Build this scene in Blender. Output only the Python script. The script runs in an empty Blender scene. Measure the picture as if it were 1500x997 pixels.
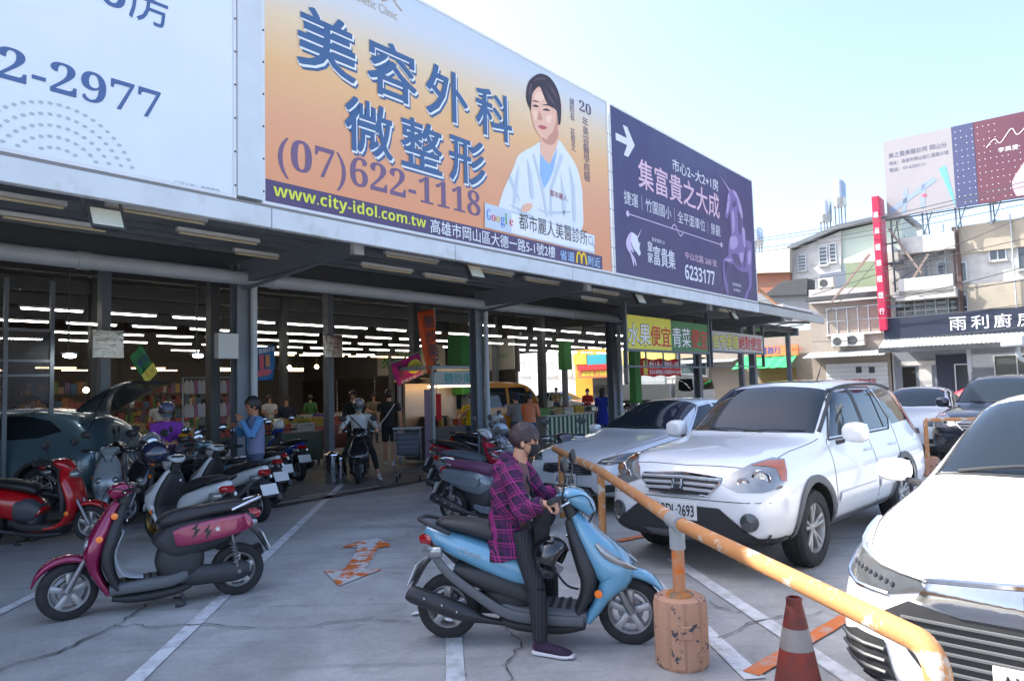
import bpy, bmesh, math, random
from mathutils import Vector, Matrix
from mathutils.bvhtree import BVHTree
random.seed(7)
SC = bpy.context.scene
COL = SC.collection
R = math.radians
V3 = Vector

# ---------------------------------------------------------------- camera
FPX, PITCH, ROLL, CAMH = 1050.0, R(3.8), R(1.55), 1.68
cam_d = bpy.data.cameras.new('camera'); cam = bpy.data.objects.new('camera', cam_d); COL.objects.link(cam)
_f = V3((0, math.cos(PITCH), math.sin(PITCH))); _u0 = V3((0, -math.sin(PITCH), math.cos(PITCH))); _r0 = V3((1, 0, 0))
_rt = math.cos(ROLL) * _r0 - math.sin(ROLL) * _u0; _up = math.cos(ROLL) * _u0 + math.sin(ROLL) * _r0
cam.matrix_world = Matrix(((_rt.x, _up.x, -_f.x, 0), (_rt.y, _up.y, -_f.y, 0), (_rt.z, _up.z, -_f.z, CAMH), (0, 0, 0, 1)))
cam_d.sensor_fit = 'HORIZONTAL'; cam_d.sensor_width = 36; cam_d.lens = 36 * FPX / 1500
cam_d.clip_start = 0.05; cam_d.clip_end = 3000
SC.camera = cam
# ---------------------------------------------------------------- sky, sun, exposure
SUN_AZ, SUN_EL = R(-72), R(47)          # azimuth from +Y towards +X
w = bpy.data.worlds.new('World'); SC.world = w; w.use_nodes = True
nt = w.node_tree; bg = nt.nodes['Background']; sky = nt.nodes.new('ShaderNodeTexSky')
sky.sky_type = 'NISHITA'; sky.sun_disc = False; sky.sun_elevation = SUN_EL; sky.sun_rotation = SUN_AZ
sky.air_density = .75; sky.dust_density = 3.0; sky.ozone_density = 1.0; sky.altitude = 10
nt.links.new(sky.outputs[0], bg.inputs[0]); bg.inputs[1].default_value = 0.15
sd = bpy.data.lights.new('sun', 'SUN'); sd.energy = 3.6; sd.angle = R(0.53); sd.color = (1, .95, .87)
sun = bpy.data.objects.new('sun', sd); COL.objects.link(sun)
_sv = V3((math.sin(SUN_AZ) * math.cos(SUN_EL), math.cos(SUN_AZ) * math.cos(SUN_EL), math.sin(SUN_EL)))
sun.rotation_euler = _sv.to_track_quat('Z', 'Y').to_euler(); sun.location = (0, 0, 30)
SC.view_settings.view_transform = 'Standard'; SC.view_settings.look = 'None'
SC.view_settings.exposure = 1.92; SC.view_settings.gamma = 1
SC.render.engine = 'CYCLES'; SC.cycles.use_denoising = True; SC.cycles.max_bounces = 7
SC.cycles.sample_clamp_indirect = 6

# ---------------------------------------------------------------- coordinates
CAMP = V3((0, 0, CAMH))
def ray(px, py): return (_f * FPX + _rt * (px - 750) - _up * (py - 498.5)).normalized()
def G(px, py, z=0.0):                       # pixel of a point known to be at height z
    d = ray(px, py); return CAMP + d * ((z - CAMH) / d.z)
PHI = R(39.4); TH = math.pi / 2 - PHI       # direction of the market front
U_ = V3((math.sin(PHI), math.cos(PHI), 0)); N_ = V3((math.cos(PHI), -math.sin(PHI), 0))
def F(u, v, z=0.0): return U_ * u - N_ * v + V3((0, 0, z))      # front frame -> world
def FP(px, py, v):                           # pixel of a point on the plane v = const -> (u, z)
    d = ray(px, py); t = (-v - CAMP.dot(N_)) / d.dot(N_); P = CAMP + d * t; return P.dot(U_), P.z
def FU(px, py, u):                           # pixel of a point on the plane u = const -> (v, z)
    d = ray(px, py); t = (u - CAMP.dot(U_)) / d.dot(U_); P = CAMP + d * t; return -P.dot(N_), P.z
def PD(px, py, y):                           # pixel of a point at known depth y
    d = ray(px, py); return CAMP + d * (y / d.y)

# ---------------------------------------------------------------- materials
def srgb(h):
    h = h.lstrip('#'); c = [int(h[i:i + 2], 16) / 255 for i in (0, 2, 4)]
    return tuple((x / 12.92 if x < .04045 else ((x + .055) / 1.055) ** 2.4) for x in c)
MATS = {}
def mat(name, col=(.5, .5, .5), rough=.5, metal=0, var=.12, vs=3.0, bump=0, bs=60, coat=0, emit=0, spec=.5, alpha=1, trans=0):
    if name in MATS: return MATS[name]
    if isinstance(col, str): col = srgb(col)
    m = bpy.data.materials.new(name); m.use_nodes = True; t = m.node_tree; b = t.nodes['Principled BSDF']; L = t.links
    b.inputs['Roughness'].default_value = rough; b.inputs['Metallic'].default_value = metal
    b.inputs['Specular IOR Level'].default_value = spec; b.inputs['Coat Weight'].default_value = coat
    b.inputs['Coat Roughness'].default_value = .04
    if trans: b.inputs['Transmission Weight'].default_value = trans
    if alpha < 1: b.inputs['Alpha'].default_value = alpha
    if emit:
        b.inputs['Emission Color'].default_value = (*col, 1); b.inputs['Emission Strength'].default_value = emit
    tc = t.nodes.new('ShaderNodeTexCoord'); nz = t.nodes.new('ShaderNodeTexNoise')
    nz.inputs['Scale'].default_value = vs; nz.inputs['Detail'].default_value = 5; nz.inputs['Roughness'].default_value = .62
    L.new(tc.outputs['Object'], nz.inputs['Vector'])
    if var:
        mx = t.nodes.new('ShaderNodeMix'); mx.data_type = 'RGBA'
        mx.inputs['A'].default_value = (*[max(0, c * (1 - var)) for c in col], 1)
        mx.inputs['B'].default_value = (*[min(1, c * (1 + var)) for c in col], 1)
        L.new(nz.outputs['Fac'], mx.inputs['Factor']); L.new(mx.outputs['Result'], b.inputs['Base Color'])
        mr = t.nodes.new('ShaderNodeMapRange'); mr.inputs['From Min'].default_value = .3; mr.inputs['From Max'].default_value = .7
        mr.inputs['To Min'].default_value = max(.02, rough * (1 - var)); mr.inputs['To Max'].default_value = min(1, rough * (1 + var) + .02)
        L.new(nz.outputs['Fac'], mr.inputs['Value']); L.new(mr.outputs['Result'], b.inputs['Roughness'])
    else: b.inputs['Base Color'].default_value = (*col, 1)
    if bump:
        n2 = t.nodes.new('ShaderNodeTexNoise'); n2.inputs['Scale'].default_value = bs; n2.inputs['Detail'].default_value = 4
        bp = t.nodes.new('ShaderNodeBump'); bp.inputs['Strength'].default_value = bump; bp.inputs['Distance'].default_value = .01
        L.new(tc.outputs['Object'], n2.inputs['Vector']); L.new(n2.outputs['Fac'], bp.inputs['Height']); L.new(bp.outputs['Normal'], b.inputs['Normal'])
    MATS[name] = m; return m
def nodes_of(m): return m.node_tree.nodes, m.node_tree.links, m.node_tree.nodes['Principled BSDF']
def worn(name, colA, colB, scale=6, thr=.5, soft=.08, rough=.7, bump=.15, detail=9):
    """paint colA flaking to colB, in patches with a shape of their own"""
    if name in MATS: return MATS[name]
    m = mat(name, colA, rough, var=0, bump=bump, bs=90); N, L, b = nodes_of(m)
    tc = N.new('ShaderNodeTexCoord'); nz = N.new('ShaderNodeTexNoise'); nz.inputs['Scale'].default_value = scale; nz.inputs['Detail'].default_value = detail; nz.inputs['Roughness'].default_value = .68
    mr = N.new('ShaderNodeMapRange'); mr.inputs['From Min'].default_value = thr - soft; mr.inputs['From Max'].default_value = thr + soft
    n3 = N.new('ShaderNodeTexNoise'); n3.inputs['Scale'].default_value = 2.3; n3.inputs['Detail'].default_value = 6
    mv = N.new('ShaderNodeMix'); mv.data_type = 'RGBA'; mv.inputs['A'].default_value = (*[c * .82 for c in (srgb(colA) if isinstance(colA, str) else colA)], 1)
    mv.inputs['B'].default_value = (*[min(1, c * 1.12) for c in (srgb(colA) if isinstance(colA, str) else colA)], 1)
    mx = N.new('ShaderNodeMix'); mx.data_type = 'RGBA'; mx.inputs['B'].default_value = (*(srgb(colB) if isinstance(colB, str) else colB), 1)
    L.new(tc.outputs['Object'], nz.inputs['Vector']); L.new(tc.outputs['Object'], n3.inputs['Vector']); L.new(n3.outputs['Fac'], mv.inputs['Factor'])
    L.new(nz.outputs['Fac'], mr.inputs['Value']); L.new(mr.outputs['Result'], mx.inputs['Factor']); L.new(mv.outputs['Result'], mx.inputs['A']); L.new(mx.outputs['Result'], b.inputs['Base Color'])
    return m

# ---------------------------------------------------------------- mesh builder
def crom(pts, k):
    """Catmull-Rom through tuples"""
    if k <= 1 or len(pts) < 3: return [tuple(p) for p in pts]
    out = []; n = len(pts)
    for i in range(n - 1):
        p0, p1, p2, p3 = pts[max(i - 1, 0)], pts[i], pts[i + 1], pts[min(i + 2, n - 1)]
        for j in range(k):
            t = j / k
            out.append(tuple(.5 * (2 * b + (c - a) * t + (2 * a - 5 * b + 4 * c - d) * t * t + (3 * b - a - 3 * c + d) * t ** 3) for a, b, c, d in zip(p0, p1, p2, p3)))
    out.append(tuple(pts[-1])); return out
class MB:
    def __init__(s): s.v = []; s.f = []; s.mi = []; s.m = 0
    def add(s, vs, fs, M=None):
        o = len(s.v); s.v += [(M @ V3(p)) if M else V3(p) for p in vs]; s.f += [[i + o for i in f] for f in fs]; s.mi += [s.m] * len(fs); return s
    def box(s, x0, x1, y0, y1, z0, z1, M=None):
        return s.add([(x, y, z) for x in (x0, x1) for y in (y0, y1) for z in (z0, z1)], [(0, 1, 3, 2), (4, 6, 7, 5), (0, 4, 5, 1), (2, 3, 7, 6), (0, 2, 6, 4), (1, 5, 7, 3)], M)
    def bar(s, a, b, w, h=None, up=(0, 0, 1)):
        a, b = V3(a), V3(b); d = b - a; l = d.length
        if l < 1e-6: return s
        d /= l; up = V3(up); x = d.cross(up)
        if x.length < 1e-4: x = d.cross(V3((1, 0, 0)))
        x.normalize(); y = x.cross(d); M = Matrix(((x.x, d.x, y.x, a.x), (x.y, d.y, y.y, a.y), (x.z, d.z, y.z, a.z), (0, 0, 0, 1)))
        h = h or w; return s.box(-w / 2, w / 2, 0, l, -h / 2, h / 2, M)
    def sweep(s, path, k=3, seg=12, up=(0, 1, 0), cap=True, closed=False):
        """path: (x,y,z, half-width along up, half-height, [exponent]); superellipse sections"""
        P = crom([tuple(p) + ((2.0,) if len(p) == 5 else ()) for p in path], k); up = V3(up); rings = []; n = len(P)
        for i, p in enumerate(P):
            a = V3(P[max(i - 1, 0)][:3]); b = V3(P[min(i + 1, n - 1)][:3]); t = (b - a)
            if t.length < 1e-7: t = V3((1, 0, 0))
            t.normalize(); w = (up - t * up.dot(t))
            if w.length < 1e-4: w = V3((1, 0, 0)) - t * t.x
            w.normalize(); h = t.cross(w); c = V3(p[:3]); e = 2.0 / max(p[5], .5); ring = []
            for j in range(seg):
                th = 2 * math.pi * (j + .5) / seg; cs, sn = math.cos(th), math.sin(th)
                ring.append(c + w * (p[3] * math.copysign(abs(cs) ** e, cs)) + h * (p[4] * math.copysign(abs(sn) ** e, sn)))
            rings.append(ring)
        vs = [q for r_ in rings for q in r_]; fs = []
        for i in range(n - 1):
            for j in range(seg): fs.append((i * seg + j, i * seg + (j + 1) % seg, (i + 1) * seg + (j + 1) % seg, (i + 1) * seg + j))
        if cap:
            fs.append(tuple(reversed(range(seg)))); fs.append(tuple((n - 1) * seg + j for j in range(seg)))
        return s.add(vs, fs)
    def tube(s, pts, r, k=1, seg=8):
        rr = r if isinstance(r, (list, tuple)) else [r] * len(pts)
        return s.sweep([(p[0], p[1], p[2], q, q) for p, q in zip(pts, rr)], k, seg, up=(.13, .91, .37))
    def lathe(s, prof, c=(0, 0, 0), axis='z', seg=24, M=None, cap=True):
        """prof: (r, h) pairs along the axis"""
        vs = []; n = len(prof)
        for r_, h in prof:
            for j in range(seg):
                a = 2 * math.pi * j / seg; x, y = r_ * math.cos(a), r_ * math.sin(a)
                vs.append({'z': (x, y, h), 'y': (x, h, y), 'x': (h, x, y)}[axis])
        vs = [V3(p) + V3(c) for p in vs]; fs = []
        for i in range(n - 1):
            for j in range(seg): fs.append((i * seg + j, i * seg + (j + 1) % seg, (i + 1) * seg + (j + 1) % seg, (i + 1) * seg + j))
        if cap and prof[0][0] > 1e-5: fs.append(tuple(reversed(range(seg))))
        if cap and prof[-1][0] > 1e-5: fs.append(tuple((n - 1) * seg + j for j in range(seg)))
        return s.add(vs, fs, M)
    def prism(s, poly, d0, d1, axis='y', M=None):
        """poly 2D; axis y: (x,z) extruded in y"""
        f = {'y': lambda p, d: (p[0], d, p[1]), 'z': lambda p, d: (p[0], p[1], d), 'x': lambda p, d: (d, p[0], p[1])}[axis]; n = len(poly)
        vs = [f(p, d0) for p in poly] + [f(p, d1) for p in poly]
        return s.add(vs, [tuple(range(n)), tuple(range(2 * n - 1, n - 1, -1))] + [(i, i + n, (i + 1) % n + n, (i + 1) % n) for i in range(n)], M)
    def flat(s, poly, y=0.0):
        n = len(poly); return s.add([(p[0], y, p[1]) for p in poly], [tuple(range(n))])
    def ball(s, c, r, seg=14, rings=9, M=None):
        rx, ry, rz = r if isinstance(r, (tuple, list)) else (r, r, r); vs = [(c[0], c[1], c[2] - rz)]; fs = []
        for i in range(1, rings):
            a = math.pi * i / rings - math.pi / 2
            for j in range(seg):
                b = 2 * math.pi * j / seg; vs.append((c[0] + rx * math.cos(a) * math.cos(b), c[1] + ry * math.cos(a) * math.sin(b), c[2] + rz * math.sin(a)))
        vs.append((c[0], c[1], c[2] + rz)); L = len(vs) - 1
        for j in range(seg):
            fs.append((0, 1 + (j + 1) % seg, 1 + j)); fs.append((L, L - seg + j, L - seg + (j + 1) % seg))
        for i in range(rings - 2):
            for j in range(seg): fs.append((1 + i * seg + j, 1 + i * seg + (j + 1) % seg, 1 + (i + 1) * seg + (j + 1) % seg, 1 + (i + 1) * seg + j))
        return s.add(vs, fs, M)
    def mesh(s, name, smooth=False, fix=True):
        me = bpy.data.meshes.new(name); me.from_pydata([tuple(p) for p in s.v], [], s.f)
        me.polygons.foreach_set('material_index', s.mi)
        if fix:
            b = bmesh.new(); b.from_mesh(me); bmesh.ops.delete(b, geom=[v for v in b.verts if not v.link_faces], context='VERTS'); bmesh.ops.recalc_face_normals(b, faces=b.faces); b.to_mesh(me); b.free()
        if smooth: me.polygons.foreach_set('use_smooth', [True] * len(me.polygons))
        me.update(); return me
    def build(s, name, m, parent=None, smooth=False, bevel=0, sub=0, loc=None, rot=None, seg=2, ang=None):
        me = s.mesh(name, smooth)
        for q in (m if isinstance(m, (list, tuple)) else [m]): me.materials.append(q)
        o = bpy.data.objects.new(name, me); COL.objects.link(o)
        if parent: o.parent = parent
        if loc is not None: o.location = loc
        if rot is not None: o.rotation_euler = rot
        if bevel:
            b = o.modifiers.new('b', 'BEVEL'); b.width = bevel; b.segments = seg; b.limit_method = 'ANGLE'; b.angle_limit = R(32)
        if sub:
            q = o.modifiers.new('s', 'SUBSURF'); q.levels = q.render_levels = sub
        if smooth and not sub:
            me.set_sharp_from_angle(angle=R(ang or 40))
        return o
def tag(o, label=None, cat=None, group=None, kind=None):
    if label: o['label'] = label
    if cat: o['category'] = cat
    if group: o['group'] = group
    if kind: o['kind'] = kind
    return o
def thing(name, label, cat, loc=(0, 0, 0), rz=0, group=None, scale=None):
    o = bpy.data.objects.new(name, None); COL.objects.link(o); o.location = loc; o.rotation_euler = (0, 0, rz); o.empty_display_size = .2
    if scale: o.scale = (scale,) * 3
    return tag(o, label, cat, group)
def copy_tree(o, parent=None):
    c = o.copy(); COL.objects.link(c); c.parent = parent
    for ch in o.children: copy_tree(ch, c)
    return c
def eval_mesh(o):
    bpy.context.view_layer.update()
    dg = bpy.context.evaluated_depsgraph_get(); return bpy.data.meshes.new_from_object(o.evaluated_get(dg))
# ---------------------------------------------------------------- lettering (flat print as mesh, front faces -y)
def text(s, x0, z0, x1, z1, m, parent, y=-.004, off=0.0, name='lettering', shear=0, fit=True, vert=False):
    c = bpy.data.curves.new('lettering', 'FONT'); c.body = '\n'.join(s) if vert else s; c.size = 1; c.resolution_u = 3; c.shear = shear
    if vert: c.align_x = 'CENTER'; c.space_line = .92
    o = bpy.data.objects.new('lettering_curve', c); COL.objects.link(o); me = eval_mesh(o)
    bpy.data.objects.remove(o); bpy.data.curves.remove(c)
    if not len(me.vertices): return None
    xs = [v.co.x for v in me.vertices]; ys = [v.co.y for v in me.vertices]; a, b, cc, d = min(xs), max(xs), min(ys), max(ys)
    sx = (x1 - x0) / max(b - a, 1e-6); sz = (z1 - z0) / max(d - cc, 1e-6)
    for v in me.vertices: v.co = ((v.co.x - a) * sx + x0, y, (v.co.y - cc) * sz + z0)
    if off:                                   # bolder strokes: the same print laid down again a little to each side
        vs = [v.co.copy() for v in me.vertices]; fs = [list(p.vertices) for p in me.polygons]; V_, F_ = [], []; dx, dz = off * .9 * sx, off * .9 * sz
        for k, (i, j) in enumerate(((0, 0), (1, 1), (-1, 1), (1, -1), (-1, -1), (1, 0), (-1, 0))):
            n = len(V_); V_ += [(v.x + i * dx, v.y - .0003 * k, v.z + j * dz) for v in vs]; F_ += [[q + n for q in f] for f in fs]
        me = bpy.data.meshes.new(name); me.from_pydata(V_, [], F_)
    me.materials.clear(); me.materials.append(m); me.name = name
    o = bpy.data.objects.new(name, me); COL.objects.link(o); o.parent = parent; return o
def flatpart(name, poly, m, parent, y=-.004):
    return MB().flat(poly, y).build(name, m, parent)
def smoothpoly(pts, k=5): return crom(list(pts) + [pts[0]], k)[:-1]
# ================================================================ ground and paint
def concrete(name, base, stain=.35):
    m = mat(name, base, .75, var=0); N, L, b = nodes_of(m); tc = N.new('ShaderNodeTexCoord')
    def nz(sc, det, ro=.6, dist=0):
        q = N.new('ShaderNodeTexNoise'); q.inputs['Scale'].default_value = sc; q.inputs['Detail'].default_value = det; q.inputs['Roughness'].default_value = ro; q.inputs['Distortion'].default_value = dist
        L.new(tc.outputs['Object'], q.inputs['Vector']); return q
    def mr(src, a, b_, c, d):
        q = N.new('ShaderNodeMapRange'); q.inputs['From Min'].default_value = a; q.inputs['From Max'].default_value = b_; q.inputs['To Min'].default_value = c; q.inputs['To Max'].default_value = d
        L.new(src, q.inputs['Value']); return q.outputs['Result']
    def mul(a, b_):
        q = N.new('ShaderNodeMath'); q.operation = 'MULTIPLY'; L.new(a, q.inputs[0]); L.new(b_, q.inputs[1]); return q.outputs[0]
    big, mid, fine, grit = nz(.45, 5, .62, .6), nz(2.6, 7, .66, .4), nz(24, 6, .7), nz(160, 2)
    f = mul(mul(mul(mr(big.outputs['Fac'], .3, .7, 1 - stain, 1 + stain * .6), mr(mid.outputs['Fac'], .3, .72, .82, 1.14)), mr(fine.outputs['Fac'], .3, .7, .88, 1.1)), mr(grit.outputs['Fac'], .3, .7, .9, 1.08))
    sp = nz(7, 3); f = mul(f, mr(sp.outputs['Fac'], .68, .74, 1, .62))
    st = nz(1.1, 6, .7, 1.2); f = mul(f, mr(st.outputs['Fac'], .58, .72, 1, .66))
    sc_ = N.new('ShaderNodeMapping'); sc_.inputs['Rotation'].default_value = (0, 0, .7); sc_.inputs['Scale'].default_value = (.35, 5, 1); L.new(tc.outputs['Object'], sc_.inputs['Vector']); tw = N.new('ShaderNodeTexNoise'); tw.inputs['Scale'].default_value = 1.3; tw.inputs['Detail'].default_value = 5; L.new(sc_.outputs[0], tw.inputs['Vector']); f = mul(f, mr(tw.outputs['Fac'], .56, .7, 1, .8))
    pk = nz(45, 2, .5); f = mul(f, mr(pk.outputs['Fac'], .70, .74, 1, .55)); lt = nz(31, 2, .5); f = mul(f, mr(lt.outputs['Fac'], .72, .76, 1, 1.35)); oil = nz(.9, 2, .5, .3); f = mul(f, mr(oil.outputs['Fac'], .66, .74, 1, .6))
    vm = N.new('ShaderNodeVectorMath'); vm.operation = 'SCALE'; vm.inputs[0].default_value = base; L.new(f, vm.inputs['Scale']); L.new(vm.outputs[0], b.inputs['Base Color'])
    L.new(mr(mid.outputs['Fac'], .3, .7, .55, .85), b.inputs['Roughness'])
    bp = N.new('ShaderNodeBump'); bp.inputs['Strength'].default_value = .35; bp.inputs['Distance'].default_value = .006; L.new(fine.outputs['Fac'], bp.inputs['Height']); L.new(bp.outputs['Normal'], b.inputs['Normal'])
    return m
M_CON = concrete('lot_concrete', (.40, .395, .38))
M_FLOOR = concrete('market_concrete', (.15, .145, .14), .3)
o = MB().add([(-300, -60, 0), (300, -60, 0), (300, 500, 0), (-300, 500, 0)], [(0, 1, 2, 3)]).build('ground', M_CON); tag(o, 'grey cracked concrete ground of the parking lot', 'ground', kind='structure')
GROUND = o
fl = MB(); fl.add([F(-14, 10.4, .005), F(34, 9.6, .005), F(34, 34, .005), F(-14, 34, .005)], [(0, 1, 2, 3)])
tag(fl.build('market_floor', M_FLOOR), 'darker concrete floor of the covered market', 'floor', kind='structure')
M_WHITE = worn('worn_white_paint', (.66, .67, .68), (.38, .38, .37), 7, .56, .12)
M_ORNG = worn('worn_orange_paint', '#d2743a', (.40, .36, .33), 6, .60, .10)
M_ARROW = worn('flaked_arrow_paint', '#cf661d', (.52, .52, .51), 4.5, .50, .03)
M_CRACK = mat('crack_dirt', (.075, .072, .07), .9, var=.4, vs=8)
def strip(name, a, b, wdt, m, z=.008, label=None):
    a, b = V3((a.x, a.y, 0)), V3((b.x, b.y, 0)); d = (b - a).normalized(); s = V3((-d.y, d.x, 0)) * wdt / 2; zz = V3((0, 0, z)); q = MB(); n = 14; L, Rr = [], []
    for i in range(n + 1):
        p = a.lerp(b, i / n); j = random.uniform(-.008, .008); L.append(p + s * (1 + j * 9) + zz); Rr.append(p - s * (1 + j * 7) + zz)
    q.add(L + Rr, [(i, i + 1, n + 2 + i, n + 1 + i) for i in range(n)])
    return tag(q.build(name, m), label or 'painted line on the concrete', 'marking', kind='structure')
def ext(p, q, t): return p + (q - p) * t
def line_px(a, b, wdt, m, nm='parking_line', t0=0, t1=1, **k):
    A, B = G(*a), G(*b); return strip(nm, ext(A, B, t0), ext(A, B, t1), wdt, m, **k)
line_px((198, 997), (478, 731), .11, M_WHITE, t0=-.25, t1=1.25)
line_px((0, 897), (56, 869), .10, M_WHITE, t0=-1.5, t1=3.2)
line_px((667, 985), (661, 840), .115, M_WHITE, t0=-.3, t1=1.15)
line_px((1025, 846), (1212, 972), .12, M_WHITE, t0=-.35, t1=1.3)
line_px((957, 852), (1072, 962), .12, M_WHITE, t0=-.2, t1=1.2)
line_px((1105, 985), (1245, 902), .105, M_ORNG, z=.012, t0=-.03, t1=1.25)
line_px((905, 793), (945, 785), .10, M_ORNG, z=.012, t0=0, t1=1.6)
line_px((440, 728), (556, 712), .06, M_WHITE, t0=0, t1=1)
z2 = lambda x, y: G(400 + x / 3.833, 640 + y / 3.833)
arrow = [(285, 752), (370, 838), (470, 800), (545, 770), (615, 745), (515, 744), (552, 690), (588, 626), (672, 612), (630, 590), (585, 570), (480, 588), (385, 620), (478, 622), (440, 690), (400, 745)]
q = MB(); q.add([V3((z2(*p).x, z2(*p).y, .009)) for p in arrow], [tuple(range(len(arrow)))]); tag(q.build('painted_arrow', M_ARROW), 'flaking orange and white two-headed arrow painted on the concrete', 'marking', kind='structure')
def crack(pts, w0=.012, w1=.006):
    P = [G(*p) for p in pts]; out = []
    for i in range(len(P) - 1):
        n = max(2, int((P[i + 1] - P[i]).length / .06))
        for j in range(n):
            p = P[i].lerp(P[i + 1], j / n); out.append(p + V3((random.uniform(-.022, .022), random.uniform(-.022, .022), 0)))
    out.append(P[-1]); L, Rr = [], []; n = len(out)
    for i, p in enumerate(out):
        d = out[min(i + 1, n - 1)] - out[max(i - 1, 0)]; d.z = 0; d.normalize(); s = V3((-d.y, d.x, 0)) * (w0 + (w1 - w0) * i / n) * random.uniform(.2, 1.15); L.append(p + s + V3((0, 0, .013))); Rr.append(p - s + V3((0, 0, .013)))
    q = MB(); q.add(L + Rr, [(i, i + 1, n + i + 1, n + i) for i in range(n - 1)]); o = q.build('crack', M_CRACK, GROUND); return o
z1 = lambda L: [(x / 2.793, 640 + y / 2.793) for x, y in L]
crack(z1([(0, 960), (110, 915), (250, 885), (360, 825), (465, 780), (520, 745), (600, 690), (720, 620)]), .014)
crack(z1([(465, 780), (580, 770), (630, 785), (760, 770), (820, 770), (960, 780), (1173, 790)]) + [(470, 915), (540, 908), (600, 912)], .008)
crack([(735, 915), (768, 945), (752, 962), (745, 975), (750, 1010)], .008)
zz3 = lambda L: [(900 + x / 3.146, 680 + y / 3.146) for x, y in L]
crack(zz3([(400, 630), (450, 635), (480, 660), (580, 690)]), .01); crack(zz3([(460, 800), (560, 780), (620, 740), (700, 718), (780, 705), (880, 710), (960, 680)]), .008)
crack([(560, 765), (640, 778), (700, 790)], .006); crack([(600, 842), (560, 838), (520, 845)], .005, .002)
# tar joint in front of the market floor
line_px((430, 737), (642, 700), .26, mat('tar', (.045, .045, .047), .8, var=.4, vs=6), 'tar_joint', t0=-.6, t1=1.5, label='dark tar strip along the edge of the market floor')
q = MB(); c = G(612, 898, .012); q.add([c + V3((x, y, z)) for x, y, z in ((-.05, -.02, 0), (0, -.035, .01), (.05, 0, 0), (.03, .04, .012), (-.03, .03, .006))], [(0, 1, 2, 3, 4)])
tag(q.build('paper_scrap', mat('paper', (.75, .75, .75))), 'small white scrap of paper lying on the concrete', 'litter')

# ================================================================ market roof, columns, canopy
M_STEEL = worn('grey_blue_steel', (.13, .15, .17), (.13, .10, .08), 5, .70, .10, .5, .08)
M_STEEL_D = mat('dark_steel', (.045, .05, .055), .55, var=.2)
M_PIPE = mat('pale_grey_pipe', (.34, .37, .39), .45, var=.2, vs=2.5)
M_FASC = worn('fascia_white_metal', (.58, .62, .65), (.36, .35, .33), 2.2, .66, .14, .4, .08)
M_ROOF = mat('roof_sheet', (.16, .17, .18), .5, var=.2, vs=1.5)
FV, CVV = 6.9, 10.0
mk = thing('market_hall', 'open market hall with dark steel roof, canopy and rows of columns', 'market building', F(0, 0), TH)
# corrugated canopy sheet (ribs run along the front)
def sheet(u0, u1, v0, v1, z0, z1, nm, m, step=.19, dz=.03, parent=mk):
    q = MB(); n = max(2, int((v1 - v0) / (step / 4))); a, b = [], []
    for i in range(n + 1):
        v = v0 + (v1 - v0) * i / n; z = z0 + (z1 - z0) * i / n + (dz if (i % 4) in (0, 1) else 0); a.append((u0, v, z)); b.append((u1, v, z))
    q.add(a + b, [(i, i + 1, n + 2 + i, n + 1 + i) for i in range(n)]); o = q.build(nm, m, parent)
    so = o.modifiers.new('t', 'SOLIDIFY'); so.thickness = .006; return o
sheet(-10, 24.2, 7.12, 10.6, 3.815, 4.0, 'canopy_roof', M_ROOF)
sheet(24.2, 26.4, 8.3, 10.6, 3.88, 4.0, 'canopy_roof', M_ROOF)
for bu in (24.6, 25.8): MB().bar((bu, 8.0, 3.62), (bu + .9, 10.2, 3.55), .16, .02).build('flat_brace', M_STEEL, mk)
# market roof: dark, higher, with trusses
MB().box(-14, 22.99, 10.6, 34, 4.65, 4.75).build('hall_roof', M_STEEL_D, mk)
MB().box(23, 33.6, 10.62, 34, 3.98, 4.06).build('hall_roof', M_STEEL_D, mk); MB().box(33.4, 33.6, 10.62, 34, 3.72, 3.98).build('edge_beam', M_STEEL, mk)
for v in [10.8 + i * 1.5 for i in range(15)]: MB().box(23, 33.8, v, v + .07, 3.83, 3.975).build('purlin', M_STEEL_D, mk)
for cu in (27.6, 33.2):
    for cv in (11.0, 19.5, 27): MB().box(cu - .09, cu + .09, cv - .09, cv + .09, 0, 3.83).build('inner_column', M_STEEL, mk)
MB().box(23.0, 23.1, 10.62, 34, 4.06, 4.75).build('step_wall', M_STEEL_D, mk); MB().box(-14, 23, 10.45, 10.6, 3.62, 4.75).build('header_wall', M_STEEL_D, mk)
for i in range(7):
    v = 7.2 + i * .47
    MB().box(-10, 24.1 + .5 * i, v, v + .05, 3.66 + .2 * (v - 6.8) / 3.8, 3.80 + .2 * (v - 6.8) / 3.8).build('purlin', M_STEEL, mk)
for cu in (-4.83, .45, 5.73, 11.0, 16.3, 21.5):
    c_ = thing('canopy_column', None, None); c_.parent = mk; c_.location = (cu, CVV, 0)
    q = MB(); q.box(-.11, .11, -.1, -.085, 0, 3.66); q.box(-.11, .11, .085, .1, 0, 3.66); q.box(-.006, .006, -.085, .085, 0, 3.66); q.build('column_web', M_STEEL, c_)
    MB().box(-.16, .16, -.16, .16, .006, .022).build('base_plate', M_STEEL, c_)
    if cu in (5.73, 11.0, 16.3): MB().tube([(.12, -.17, .02), (.12, -.17, 3.42)], .052, seg=12).build('downpipe', M_PIPE, c_, smooth=True)
    b = MB(); b.prism([(0, 3.36), (0, 3.70), (-2.75, 3.62), (-2.75, 3.44)], -.06, .06, 'x'); b.v = [V3((v.x, v.y, v.z)) for v in b.v]; b.build('cantilever_beam', M_STEEL, c_)
    MB().box(-.075, .075, -2.83, -2.75, 3.42, 3.68).build('beam_end_plate', M_PIPE, c_)
    MB().tube([(0, -.15, 3.28), (0, -2.55, 3.46)], .028, seg=8).build('brace_tube', M_STEEL, c_)
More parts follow.
